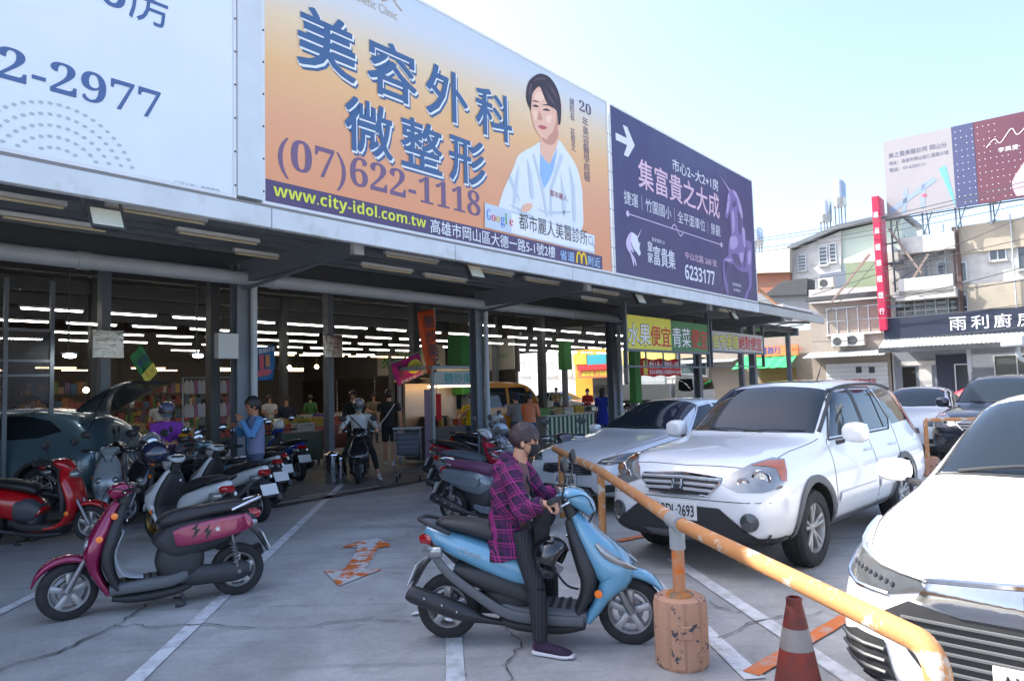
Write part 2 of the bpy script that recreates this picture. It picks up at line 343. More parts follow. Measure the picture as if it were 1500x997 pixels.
for i in range(10): MB().tube([(-10 + i * 2.7, 9.78, 3.42), (-10 + i * 2.7 + 2.66, 9.78, 3.42)], .105, seg=16).build('collector_pipe', M_PIPE, mk, smooth=True); MB().tube([(-7.3 + i * 2.7 - .1, 9.78, 3.42), (-7.3 + i * 2.7 + .06, 9.78, 3.42)], .116, seg=16).build('pipe_sleeve', M_PIPE, mk, smooth=True)
# fascia in lengths with a seam between them
for i in range(12):
    u0 = -10 + i * 2.86; MB().box(u0, u0 + 2.852, FV - .05, FV + .05, 3.48, 3.70).build('fascia_panel', M_FASC if u0 < 17.8 else mat('weathered_fascia', (.36, .37, .36), .5, var=.25, vs=3), mk, bevel=.012)
MB().box(-10, 24.3, FV - .012, FV + .06, 3.70, 3.735).build('fascia_cap', mat('fascia_cap', (.2, .19, .18), .6), mk)
# wire grille screen at the left of the hall
q = MB(); gv = 13.0; ga, gz0 = FP(-60, 575, gv); gb, gz1 = FP(76, 485, gv)
for px in (-60, 8, 76): gu = FP(px, 500, gv)[0]; MB().box(gu - .03, gu + .03, gv - .03, gv + .03, 0, 3.6).build('grille_post', M_STEEL, mk)
for z in (gz1, (gz0 + gz1) / 2, gz0 + .25, gz0 - .3): MB().box(ga, gb, gv - .02, gv + .02, z - .02, z + .02).build('grille_rail', M_STEEL, mk)
n = 44
for i in range(n):
    x = ga - 1.2 + (gb - ga + 1.2) * i / n
    for s in (1, -1): q.bar((max(ga, x) if s > 0 else min(gb, x + 1.2), gv, gz0 - .3), (min(gb, x + 1.2) if s > 0 else max(ga, x), gv, gz1), .008)
tag(q.build('diamond_wire', M_STEEL_D, mk), kind='stuff')
# inner columns, beams and walls of the hall
for cu in (-9, -3.6, 1.8, 7.2, 12.6, 18.0, 22.6):
    for cv in (13.6, 19.5, 26):
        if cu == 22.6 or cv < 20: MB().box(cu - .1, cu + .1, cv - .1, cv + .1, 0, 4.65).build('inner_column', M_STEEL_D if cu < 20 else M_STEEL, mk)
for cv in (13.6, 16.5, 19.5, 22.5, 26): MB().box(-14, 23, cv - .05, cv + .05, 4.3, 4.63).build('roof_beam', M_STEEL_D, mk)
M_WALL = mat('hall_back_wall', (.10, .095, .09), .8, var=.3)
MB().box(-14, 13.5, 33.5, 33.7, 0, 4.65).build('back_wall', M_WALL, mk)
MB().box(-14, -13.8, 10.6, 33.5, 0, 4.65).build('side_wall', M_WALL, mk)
# ---- fluorescent tubes
M_TUBE = mat('lit_tube', (1, .97, .9), emit=5.5, var=0); M_TUBEW = mat('lit_warm_tube', (1, .62, .28), emit=5, var=0)
M_FIT = mat('lamp_fitting', (.5, .5, .48), .5)
def lamp(u, v, z, ln, m, label, grp):
    t = thing('fluorescent_lamp', label, 'lamp', F(u, v, z), TH, grp)
    MB().box(0, ln, -.035, .035, .03, .07).build('fitting', M_FIT, t); MB().box(.03, ln - .03, -.013, .013, 0, .028).build('tube', m, t)
    MB().tube([(ln * .5, 0, .07), (ln * .5, 0, (4.6 if u < 22.4 else 3.97) - z)], .006, seg=5).build('hanger', M_STEEL_D, t)
for r_, (v, off, u0, u1) in enumerate(((15.5, .1, 1.5, 33), (18.0, .3, 1.5, 33), (20.5, .5, 3, 33), (23.2, .2, 6, 22), (13.0, .4, 13.6, 33), (26.5, .4, 12, 22))):
    n = int((u1 - u0) / 1.42)
    for i in range(n): lamp(u0 + off + i * 1.42, v, 3.4, 1.1, M_TUBE, 'lit white fluorescent tube hanging under the market roof', 'white tubes hanging under the market roof')
for i in range(12): lamp(2.2 + i * 1.5, 27 + (i % 2) * 2.2, 2.75, 1.25, M_TUBEW, 'warm orange tube lamp low over the back stalls', 'warm tubes over the back stalls')
for i in range(8): lamp(13 + i * 1.2, 24.6, 3.2, 1.0, M_TUBEW, 'warm tube lamp among white tubes on the fruit side of the hall', 'warm tubes on the fruit side')
# unlit battens under the canopy
M_OLDT = mat('old_yellow_tube', (.50, .42, .26), .4)
for (u, v) in ((1.6, 7.9), (2.9, 7.6), (2.3, 8.7), (3.9, 8.2), (5.0, 8.9), (6.6, 7.7), (6.9, 8.6), (8.4, 7.7), (8.3, 8.7), (9.9, 7.8), (12.2, 7.9), (13.0, 8.7), (15, 7.8), (18.2, 7.8)):
    t = thing('unlit_batten', 'unlit yellowed tube batten fixed under the canopy', 'lamp', F(u, v, 3.61), TH, 'unlit battens under the canopy')
    MB().box(0, 1.05, -.03, .03, 0, .045).build('housing', M_FIT, t); MB().tube([(.03, 0, -.018), (1.02, 0, -.018)], .016, seg=8).build('tube', M_OLDT, t)
# floodlights on the fascia
M_GLASSL = mat('flood_glass', (.62, .64, .55), .15, coat=.6)
for (px, py, s, dsc) in ((156, 318, 1.0, 'black floodlight hanging under the fascia at the far left'), (697, 397, 1.0, 'black floodlight under the fascia below the orange billboard'), (938, 437, 1.0, 'small floodlight under the fascia left of the fruit sign'), (1076, 462, .9, 'small floodlight at the right end of the fascia')):
    u, z = FP(px, py, 7.12); t = thing('floodlight', dsc, 'floodlight', F(u, 7.12, z), TH, 'floodlights under the fascia'); t.rotation_euler = (R(-28), 0, TH); t.scale = (s,) * 3
    q = MB(); q.add([(-.16, 0, -.13), (.16, 0, -.13), (.16, 0, .13), (-.16, 0, .13), (-.1, .09, -.09), (.1, .09, -.09), (.1, .09, .09), (-.1, .09, .09)], [(0, 1, 2, 3), (4, 7, 6, 5), (0, 4, 5, 1), (1, 5, 6, 2), (2, 6, 7, 3), (3, 7, 4, 0)]); q.build('housing', M_STEEL_D, t, bevel=.008)
    MB().box(-.135, .135, -.012, -.002, -.105, .09).build('glass', M_GLASSL, t, bevel=.006); MB().bar((-.17, .03, .0), (-.17, .03, .24), .012, .03).bar((.17, .03, 0), (.17, .03, .24), .012, .03).bar((-.17, .03, .24), (.17, .03, .24), .03, .012).build('bracket', M_STEEL_D, t)

# ================================================================ billboards
BT, BB = 6.98, 3.775
M_BW = mat('billboard_white', (.66, .72, .75), .45, var=.07, vs=1.4, bump=.5, bs=1.6); M_EDGE = mat('billboard_edge', (.62, .64, .66), .45, var=.12, vs=2)
def billboard(label, u0, u1, m, zt=BT):
    t = thing('billboard', label, 'billboard', F(u0, FV, BB), TH); W = u1 - u0; H = zt - BB
    MB().box(0, W, 0, .18, 0, H).build('panel', m, t)
    q = MB(); e = .035; q.box(-e, 0, -.012, .2, -e, H + e); q.box(W, W + e, -.012, .2, -e, H + e); q.box(0, W, -.012, .2, H, H + e); q.box(0, W, -.012, .2, -e, 0); q.build('edge_trim', M_EDGE, t)
    for i in range(int(H / .36)):
        for x in (-.02, W + .02): MB().ball((x, -.014, .1 + i * .36), .012, 6, 4).build('rivet', M_STEEL_D, t)
    return t, (lambda px, py: ((lambda a: (a[0] - u0, a[1] - BB))(FP(px, py, FV))))
# --- left: pale housing ad
t, b = billboard('pale blue billboard with phone number ending 2977', -6.5, 3.87, M_BW, 7.2)
INK = mat('navy_ink', '#46608f', .5, var=.06)
x0, z0 = b(0, 130); x1, z1_ = b(235, 180)
text('𝟐-𝟐𝟗𝟕𝟕', b(-4, 105)[0], b(140, 152)[1], x1, b(140, 107)[1], INK, t)
a = b(148, 20); text('𝟑房', b(150, 0)[0], b(243, 45)[1], b(246, 0)[0], b(243, 45)[1] + .52, INK, t)
GREY = mat('grey_print', '#8893a8', .5, var=.05); DOT = mat('pale_dot_print', '#a4b3b8', .5, var=.05)
text('行銷企劃｜鑫鎂開發', b(255, 275)[0], b(322, 287)[1], b(322, 280)[0], b(322, 287)[1] + .07, GREY, t)
q = MB(); cxd, czd = b(85, 262)
for k in range(1, 7):
    n = 6 + k * 4
    for i in range(n + 1):
        a = math.pi * i / n; rr = .12 + k * .092; ex, ez = cxd + rr * math.cos(a), czd - .05 + rr * math.sin(a) * 1.05
        if ez > .03: q.flat([(ex + .021 * math.cos(c) , ez + .015 * math.sin(c)) for c in [2 * math.pi * j / 8 for j in range(8)]], -.004)
tag(q.build('dot_pattern', DOT, t), kind='stuff')
# metal strip between the boards, with torn edges
MB().box(3.915, 4.2, FV - .02, FV + .15, BB, 7.2, Matrix.Rotation(TH, 4, 'Z')).build('seam_strip', worn('rusty_edge_metal', (.58, .64, .68), (.33, .24, .17), 7, .72, .04), None); tag(bpy.data.objects['seam_strip'], 'pale metal strip between the left and orange billboards', 'metal strip')
# --- middle: orange ad
M_OR = mat('orange_print', '#e59a4d', .45, var=.0, bump=.5, bs=1.7); N, L, bs_ = nodes_of(M_OR)
tc = N.new('ShaderNodeTexCoord'); sx = N.new('ShaderNodeSeparateXYZ'); cr = N.new('ShaderNodeValToRGB'); mrr = N.new('ShaderNodeMapRange'); mrr.inputs['From Max'].default_value = 3.2
ad = N.new('ShaderNodeMath'); ad.operation = 'MULTIPLY_ADD'; ad.inputs[1].default_value = .05
L.new(tc.outputs['Object'], sx.inputs[0]); L.new(sx.outputs['X'], ad.inputs[0]); L.new(sx.outputs['Z'], ad.inputs[2]); ad.inputs[1].default_value = -.06; L.new(ad.outputs[0], mrr.inputs['Value']); L.new(mrr.outputs['Result'], cr.inputs['Fac']); L.new(cr.outputs['Color'], bs_.inputs['Base Color'])
e = cr.color_ramp.elements; e[0].position = 0; e[0].color = (*srgb('#dc9468'), 1); e[1].position = 1; e[1].color = (*srgb('#b9cbdc'), 1)
for pp, hh in ((.3, '#dba078'), (.5, '#dfb27c'), (.68, '#dcc6a4'), (.82, '#c9cdd0')): k = e.new(pp); k.color = (*srgb(hh), 1)
t, b = billboard('orange clinic billboard with doctor portrait and large characters', 4.24, 11.36, M_OR)
DK = mat('slate_blue_ink', '#3f5f88', .5, var=.05); WH = mat('white_print', (.74, .78, .82), .5, var=.04); PUR = mat('plum_print', '#4f4468', .5, var=.05); YEL = mat('lime_yellow_print', '#d6dc4a', .5, var=.05); BLK = mat('black_print', (.03, .03, .035), .5, var=0)
def bigchar(ch, u0, z0, u1, z1):
    x0, x1, a, c = u0 - 4.24, u1 - 4.24, z0 - BB, z1 - BB
    text(ch, x0 + .045, a - .05, x1 + .045, c - .05, DK, t, -.004, .016); text(ch, x0 + .006, a - .020, x1 + .020, c - .010, WH, t, -.008, .024); text(ch, x0, a, x1, c, DK, t, -.012, .014)
for ch, u in zip('美容外科', (4.66, 5.68, 6.69, 7.70)): bigchar(ch, u, 5.47, u + .82, 6.19)
for ch, u in zip('微整形', (5.32, 6.22, 7.12)): bigchar(ch, u, 4.63, u + .74, 5.30)
text('(𝟎𝟕)𝟔𝟐𝟐-𝟏𝟏𝟏𝟖', 4.40 - 4.24, 4.08 - BB, 7.75 - 4.24, 4.56 - BB, mat('plum_number', '#6f5878', .5, var=.05), t)
MB().box(.0, 6.8, -.004, 0, .0, .25).build('plum_band', PUR, t)
text('𝘄𝘄𝘄.𝗰𝗶𝘁𝘆-𝗶𝗱𝗼𝗹.𝗰𝗼𝗺.𝘁𝘄', .10, .035, 2.40, .225, YEL, t, -.009)
text('高雄市岡山區大德一路5-1號2樓', 2.48, .03, 5.34, .225, WH, t, -.009, .006)
text('省道', 5.48, .03, 5.9, .2, mat('sky_print', '#9fc4e8'), t, -.009, .01); text('附近', 6.32, .03, 6.72, .2, mat('sky_print'), t, -.009, .01)
q = MB()
for s in (0, .15): q.sweep([(5.97 + s, 0, .03, .003, .026), (5.985 + s, 0, .16, .003, .024), (6.045 + s, 0, .225, .003, .02), (6.105 + s, 0, .16, .003, .024), (6.12 + s, 0, .03, .003, .026)], 5, 8)
q.build('arch_logo', mat('logo_yellow', '#f2c81e'), t, loc=(0, -.009, 0))
text('𝟐𝟎', 6.22, 2.80, 6.60, 3.0, PUR, t); text('年美容醫學經驗', 6.30, 1.55, 6.50, 2.72, PUR, t, vert=True); text('總院長 莊堅文', 5.92, 2.0, 6.06, 2.95, PUR, t, vert=True)
text('Aesthetic Clinic', 1.05, 2.78, 1.95, 2.90, mat('tan_print', '#a89a8a'), t); text('麗人', 1.25, 2.93, 2.05, 3.19, mat('tan_print'), t)
# portrait, printed flat: drawn from its outlines on the board
def pp(L, y, m, nm, k=4): flatpart(nm, smoothpoly([b(700 + x / 2.4933, yy / 2.4925) for x, yy in L], k), m, t, y)
COATW = mat('coat_print', (.70, .75, .79), .5, var=.04); SKINP = mat('skin_print', '#e3b49a', .5, var=.05); HAIRP = mat('hair_print', '#33262e', .5, var=.1); SHP = mat('coat_shade_print', (.52, .59, .66), .5, var=.04)
pp([(80, 735), (95, 690), (130, 610), (150, 565), (200, 535), (235, 515), (290, 510), (320, 545), (360, 610), (378, 680), (382, 740), (378, 840), (300, 850), (80, 800), (75, 760)], -.004, COATW, 'printed_coat')
pp([(228, 480), (285, 440), (296, 470), (292, 520), (270, 580), (250, 640), (236, 620), (226, 540)], -.006, SKINP, 'printed_neck', 2)
pp([(228, 560), (262, 600), (288, 540), (275, 620), (240, 690), (226, 650)], -.008, mat('shirt_print', '#8fb4dc'), 'printed_shirt', 2)
pp([(196, 300), (190, 380), (198, 440), (212, 480), (238, 505), (262, 505), (286, 470), (300, 420), (302, 370), (270, 320), (230, 300)], -.010, SKINP, 'printed_face')
pp([(192, 405), (176, 365), (178, 320), (192, 290), (225, 270), (262, 285), (290, 330), (302, 385), (300, 450), (291, 452), (285, 405), (255, 385), (238, 350), (224, 318), (206, 330), (196, 350)], -.012, HAIRP, 'printed_hair', 3)
for (ax, ay, w_) in ((208, 388, 13), (248, 402, 15)):
    pp([(ax - w_, ay), (ax, ay - 5), (ax + w_, ay + 3), (ax, ay + 4)], -.013, HAIRP, 'printed_eye', 2); pp([(ax - w_ - 3, ay - 16), (ax, ay - 21), (ax + w_ + 3, ay - 13), (ax, ay - 16)], -.013, HAIRP, 'printed_brow', 2)
pp([(222, 405), (216, 435), (226, 440), (234, 434)], -.013, mat('skin_shade_print', '#c68f78'), 'printed_nose', 2); pp([(216, 462), (232, 458), (252, 468), (234, 474)], -.013, mat('lip_print', '#b8535a'), 'printed_mouth', 2)
pp([(155, 770), (165, 748), (190, 742), (198, 755), (178, 775)], -.013, SKINP, 'printed_hand', 2)
pp([(205, 560), (240, 690), (255, 790), (248, 790), (232, 695), (200, 570)], -.009, SHP, 'printed_lapel', 1); pp([(300, 560), (262, 690), (262, 790), (268, 790), (270, 695), (310, 575)], -.009, SHP, 'printed_lapel', 1); pp([(118, 640), (150, 720), (150, 735), (112, 655)], -.009, SHP, 'printed_fold', 2)
a = b(700 + 262 / 2.4933, 720 / 2.4925); text('都市麗人', a[0], a[1] + .02, a[0] + .5, a[1] + .13, mat('red_print', '#8d2a3a'), t, -.012)
SKSH = mat('skin_shade_print'); HLT = mat('hair_light_print', '#57444c', .5, var=.15); SKL = mat('skin_light_print', '#efc8b0', .5, var=.05)
pp([(300, 372), (302, 420), (288, 468), (264, 504), (250, 505), (272, 480), (284, 440), (286, 400)], -.0115, SKSH, 'printed_face_shade', 3); pp([(232, 500), (262, 506), (288, 470), (292, 500), (270, 530), (240, 520)], -.0085, SKSH, 'printed_neck_shade', 3)
pp([(200, 410), (212, 405), (214, 430), (204, 438)], -.0118, SKL, 'printed_cheek', 3); pp([(206, 345), (228, 335), (240, 360), (222, 372), (206, 368)], -.0118, SKL, 'printed_forehead', 3); pp([(246, 425), (266, 420), (264, 445), (250, 448)], -.0118, SKL, 'printed_cheek', 3)
for hx_ in ([(196, 300), (226, 282), (250, 292), (224, 292)], [(250, 300), (276, 330), (292, 372), (270, 336)], [(240, 320), (262, 352), (284, 388), (258, 362)], [(184, 320), (196, 302), (190, 345), (184, 360)]): pp(hx_, -.0125, HLT, 'printed_hair_light', 2)
for cx_ in ([(150, 600), (136, 660), (128, 740), (138, 738), (146, 664)], [(330, 600), (352, 680), (356, 800), (346, 800), (342, 690)], [(180, 580), (196, 640), (204, 720), (192, 720), (184, 645)], [(300, 640), (316, 700), (318, 780), (308, 780), (306, 705)], [(110, 745), (150, 760), (200, 790), (196, 798), (145, 770)], [(210, 760), (260, 772), (330, 770), (330, 778), (258, 782)]): pp(cx_, -.0092, SHP, 'printed_fold', 3)
# search bar
flatpart('search_band', [b(709, 297), b(870, 345), b(870, 372), b(709, 333)], mat('pale_blue_print', (.52, .60, .70)), t, -.014); flatpart('search_field', [b(748, 312), b(869, 346), b(869, 369), b(748, 341)], mat('white_field_print', (.78, .81, .84)), t, -.016)
gx, gz = b(712, 322)
for ch, cc, i in zip('𝐆𝐨𝐨𝐠𝐥𝐞', ('#4a7fd0', '#d0524a', '#d8b24a', '#4a7fd0', '#4aa060', '#d0524a'), range(6)): text(ch, gx + i * .105, gz - (.06 if ch == '𝐠' else 0), gx + i * .105 + (.05 if ch == '𝐥' else .095), gz + (.17 if ch in '𝐆𝐥' else .1), mat('print' + cc, cc), t, -.018)
text('都市麗人美醫診所', 8.63 - 4.24, 4.15 - BB, 10.55 - 4.24, 4.42 - BB, BLK, t, -.020)
q = MB(); lx, lz = b(864, 354); q.sweep([(lx + .07 * math.cos(a), 0, lz + .02 + .07 * math.sin(a), .002, .009) for a in [2 * math.pi * i / 14 for i in range(15)]], 1, 6); q.bar((lx + .05, 0, lz - .03), (lx + .12, 0, lz - .1), .014, .004, (0, 1, 0)); q.build('magnifier_icon', GREY, t, loc=(0, -.02, 0))
# --- right: dark violet ad
M_VI = mat('violet_print', '#3a3560', .42, var=.25, vs=.5, bump=.5, bs=1.7)
t, b = billboard('dark violet housing billboard with arrow and unicorn', 11.5, 18.6, M_VI)
LIL = mat('lilac_print', '#c9b9d8', .5, var=.04); LW = mat('pale_print', (.68, .69, .76), .5, var=.04); PK = mat('pink_print', '#d8b8c8', .5, var=.04)
B2 = lambda u, z: (u - 11.5, z - BB)
q = MB(); ax, az = B2(11.68, 6.42); q.flat([(ax, az - .07), (ax + .42, az - .07), (ax + .28, az - .3), (ax + .45, az - .3), (ax + .72, az), (ax + .45, az + .3), (ax + .28, az + .3), (ax + .42, az + .07), (ax, az + .07)], -.004); q.build('arrow_print', LW, t)
def tv(s, u0, z0, u1, z1, m, off=0): text(s, u0 - 11.5, z0 - BB, u1 - 11.5, z1 - BB, m, t, -.005, off)
tv('市心2~大2+1房', 14.0, 6.27, 16.4, 6.55, LW, .008); tv('集富貴之大成', 12.5, 5.60, 16.4, 6.2, PK, .010); tv('捷運│竹圍國小│全平面車位│景觀', 11.9, 5.15, 16.4, 5.44, LW)
MB().bar((.55, -.005, 4.98 - BB), (4.9, -.005, 4.98 - BB), .018, .003, (0, 1, 0)).build('ornament_rule', LIL, t)
q = MB(); q.sweep([(2.35 + .55 * i / 20, 0, 4.98 - BB + .1 * math.sin(i / 20 * 2 * math.pi), .002, .013) for i in range(21)], 1, 6); q.ball((.52, 0, 4.98 - BB), (.06, .002, .06)); q.ball((4.93, 0, 4.98 - BB), (.06, .002, .06)); q.build('ornament_scroll', LIL, t, loc=(0, -.006, 0))
tv('皇', 12.75, 4.36, 12.97, 4.56, LW, .01); tv('家', 12.75, 4.12, 12.97, 4.33, LW, .01); tv('富貴集', 13.0, 4.1, 13.95, 4.5, LW, .008); tv('皇家富貴 25', 12.95, 4.58, 13.5, 4.66, LW); tv('中山北路 268 號', 14.45, 4.40, 16.1, 4.57, PK); tv('𝟔𝟐𝟑𝟑𝟏𝟕𝟕'.translate({0x1d7ce + i: 0x1d7ec + i for i in range(10)}), 14.4, 3.95, 15.95, 4.28, LW); tv('富貴建設', 17.0, 4.05, 17.55, 4.13, LW); tv('鼎鴻廣告', 17.05, 3.92, 17.5, 3.99, LW)
def vz(L, y, m, nm, k=3): flatpart(nm, smoothpoly([b(1030 + x / 4.27, 240 + yy / 4.27) for x, yy in L], k), m, t, y)
def vl(L, y, m, nm, k=3): flatpart(nm, smoothpoly([b(905 + x / 10.54, 325 + yy / 10.54) for x, yy in L], k), m, t, y)
H1 = mat('horse_print', '#77659a', .5, var=.35, vs=3.5); H2 = mat('horse_light_print', '#a392bd', .5, var=.3, vs=4); H3 = mat('horse_dark_print', '#54456f', .5, var=.3, vs=4)
vz([(185, 625), (165, 680), (140, 740), (120, 790), (100, 825), (95, 810), (115, 760), (140, 690), (155, 630)], -.004, H3, 'printed_foreleg'); vz([(270, 650), (300, 640), (302, 760), (285, 800), (272, 850), (258, 850), (262, 815), (285, 760), (282, 700)], -.004, H1, 'printed_hindleg')
vz([(175, 270), (212, 225), (235, 280), (245, 350), (250, 420), (258, 470), (298, 490), (303, 560), (302, 650), (270, 675), (230, 670), (195, 635), (165, 600), (155, 540), (160, 480), (172, 440), (168, 360), (168, 300)], -.005, H1, 'printed_horse'); vz([(158, 172), (170, 155), (178, 165), (190, 160), (205, 180), (212, 225), (205, 265), (185, 270), (170, 290), (158, 320), (150, 340), (138, 338), (132, 320), (140, 285), (145, 240), (150, 200)], -.006, H1, 'printed_head')
vz([(165, 565), (205, 590), (190, 620), (160, 622), (140, 600), (130, 615), (135, 680), (150, 740), (158, 800), (148, 815), (138, 790), (125, 720), (120, 640), (122, 600), (140, 585)], -.007, H1, 'printed_raised_leg'); vz([(160, 170), (168, 165), (95, 62)], -.008, H2, 'printed_horn', 1)
vz([(178, 165), (205, 180), (225, 230), (242, 290), (246, 340), (232, 330), (222, 280), (210, 220), (190, 190)], -.008, H2, 'printed_mane'); vz([(240, 400), (258, 410), (262, 520), (250, 500)], -.008, H2, 'printed_mane')
for L_ in ([(185, 230), (205, 235), (200, 265), (180, 268)], [(215, 290), (236, 330), (240, 420), (224, 440), (218, 360)], [(175, 560), (215, 570), (240, 640), (200, 630)], [(262, 540), (272, 520), (262, 640), (250, 640)], [(150, 225), (158, 222), (156, 232), (150, 232)], [(136, 322), (144, 318), (142, 330)]): vz(L_, -.009, H3, 'printed_shade')
for L_ in ([(152, 200), (162, 185), (164, 250), (150, 310), (144, 290)], [(165, 460), (198, 450), (215, 480), (208, 520), (180, 535), (164, 515)], [(225, 560), (250, 555), (246, 610), (228, 620)], [(176, 300), (190, 300), (196, 400), (182, 430)], [(128, 600), (160, 590), (180, 606), (150, 610)], [(275, 560), (296, 540), (296, 610), (280, 630)]): vz(L_, -.0085, H2, 'printed_highlight')
vl([(215, 160), (265, 190), (300, 230), (310, 290), (330, 330), (350, 320), (335, 350), (330, 420), (350, 470), (340, 515), (320, 520), (295, 480), (250, 430), (235, 400), (205, 320), (195, 230)], -.006, LW, 'printed_head_logo', 2); vl([(210, 150), (160, 200), (120, 310), (140, 420), (190, 500), (240, 690), (250, 640), (230, 560), (285, 690), (270, 590), (220, 500), (190, 430), (240, 480), (230, 420), (200, 330)], -.007, LIL, 'printed_mane_logo', 2); vl([(298, 235), (312, 242), (365, 95)], -.008, LW, 'printed_horn', 1)
# ================================================================ cars
M_TYRE = mat('tyre_rubber', (.022, .022, .023), .8, var=.25, vs=12, bump=.2, bs=80)
M_ALLOY = mat('alloy', (.42, .41, .40), .38, .45, var=.12, vs=9); M_BRAKE = mat('brake_dark', (.06, .055, .05), .6)
M_GLASS = mat('dark_car_glass', (.012, .018, .024), .03, var=0, spec=.5); M_BLKPL = mat('black_plastic', (.028, .029, .031), .55, var=.2, vs=9, bump=.05)
M_SEAM = mat('panel_gap', (.02, .02, .02), .8, var=0); M_CHROME = mat('chrome', (.72, .73, .75), .08, 1, var=.03); M_WELL = mat('wheel_well', (.012, .012, .012), .9)
M_LENS = mat('lamp_lens', (.30, .31, .31), .08, .5, var=.3, vs=14, coat=1); M_LENSD = mat('smoked_lens', (.07, .075, .08), .05, var=.3, vs=10, coat=1); M_AMBER = mat('amber_lens', '#a8592e', .12, var=.15, coat=1); M_REDL = mat('red_lens', '#a3121a', .12, var=.1, coat=1)
M_GREYPL = mat('grey_cladding', (.10, .105, .11), .55, var=.15, vs=8); M_PLATE = mat('plate_white', (.72, .73, .72), .4, var=.05); M_PLINK = mat('plate_ink', (.02, .02, .025), .5, var=0)
def body_loft(st, sub=2):
    vs, fs, n = [], [], 0; rows = []
    for (x, zb, zs, zt, wb, wm, ws, wt, ze) in st:
        h = zs - zb; half = [(0, zb), (wb * .6, zb), (wb, zb + .015), (wm, zb + .22 * h), (wm * 1.0, zb + .68 * h), (ws, zs), (ws + (wt - ws) * .5, zs + (ze - zs) * .5), (wt, ze), (wt * .62, zt - (zt - ze) * .18), (0, zt)]
        ring = half + [(-y, z) for y, z in reversed(half[1:-1])]; rows.append([(x, y, z) for y, z in ring])
    k = len(rows[0]); vs = [p for r_ in rows for p in r_]
    for i in range(len(rows) - 1):
        for j in range(k): fs.append((i * k + j, i * k + (j + 1) % k, (i + 1) * k + (j + 1) % k, (i + 1) * k + j))
    for base in (0, (len(rows) - 1) * k):
        for j in range(9):
            a, b_, c, d = base + j, base + j + 1, base + (k - j - 1) % k, base + (k - j) % k
            f = [a, b_, c, d]; f = list(dict.fromkeys(f))
            if len(f) > 2: fs.append(tuple(f))
    q = MB(); q.add(vs, fs); return q
def decal(bvh, poly, d, name, m, parent, off=.004, cut=.07, smooth=True):
    d = V3(d).normalized(); b = bmesh.new(); vv = [b.verts.new(p) for p in poly]; b.faces.new(vv); bmesh.ops.triangulate(b, faces=b.faces[:])
    for _ in range(6):
        e = [x for x in b.edges if x.calc_length() > cut]
        if not e: break
        bmesh.ops.subdivide_edges(b, edges=e, cuts=1); bmesh.ops.triangulate(b, faces=b.faces[:])
    for v in b.verts:
        h = bvh.ray_cast(v.co - d * 3, d)
        if h[0] is None: h = bvh.find_nearest(v.co)
        v.co = h[0] + h[1] * off
    me = bpy.data.meshes.new(name); bmesh.ops.recalc_face_normals(b, faces=b.faces[:])
    b.normal_update(); s = sum((f.normal.dot(-d) * f.calc_area() for f in b.faces))
    if s < 0: bmesh.ops.reverse_faces(b, faces=b.faces[:])
    b.to_mesh(me); b.free(); me.materials.append(m)
    if smooth: me.polygons.foreach_set('use_smooth', [True] * len(me.polygons))
    o = bpy.data.objects.new(name, me); COL.objects.link(o); o.parent = parent; return o
def onbody(bvh, p, d, off=0):
    d = V3(d).normalized(); h = bvh.ray_cast(V3(p) - d * 3, d)
    if h[0] is None: h = bvh.find_nearest(V3(p))
    return h[0] + h[1] * off
def seam(bvh, pts, d, parent, name='panel_seam', r=.004, m=None, off=0.0):
    P = []
    for i in range(len(pts) - 1):
        a, b_ = V3(pts[i]), V3(pts[i + 1]); n = max(1, int((b_ - a).length / .07)); P += [onbody(bvh, a.lerp(b_, j / n), d, off) for j in range(n)]
    P.append(onbody(bvh, pts[-1], d, off)); q = MB(); q.tube(P, r, seg=5); return q.build(name, m or M_SEAM, parent, smooth=True)
def wheel(name, parent, x, y, r, wdt, spokes=5, rim=.64, style=0, side=1, steer=0, both=False):
    t = bpy.data.objects.new(name, None); COL.objects.link(t); t.parent = parent; t.location = (x, y, r); t.empty_display_size = .1; t.rotation_euler = (0, 0, steer)
    h = wdt / 2; rr = r * rim
    q = MB(); q.lathe([(rr, -h * .8), (rr + .012, -h * .92), (r * .86, -h), (r * .955, -h * .86), (r * .985, -h * .62), (r, -h * .58), (r, -h * .3), (r * .985, -h * .27), (r * .985, -h * .2), (r, -h * .17), (r, h * .17), (r * .985, h * .2), (r * .985, h * .27), (r, h * .3), (r, h * .58), (r * .985, h * .62), (r * .955, h * .86), (r * .86, h), (rr + .012, h * .92), (rr, h * .8), (rr, -h * .8)], axis='y', seg=40, cap=False)
    q.build('tyre', M_TYRE, t, smooth=True)
    q = MB()
    for s in ((1, -1) if both else (side,)): _rim(q, s, h, rr, spokes, style)
    q.build('rim', M_ALLOY, t, smooth=True); s = side
    q = MB(); q.lathe([(.02, -s * .01), (rr * .6, -s * .01), (rr * .6, s * .004), (.02, s * .004)], axis='y', seg=24); q.build('brake_disc', M_BRAKE, t); return t
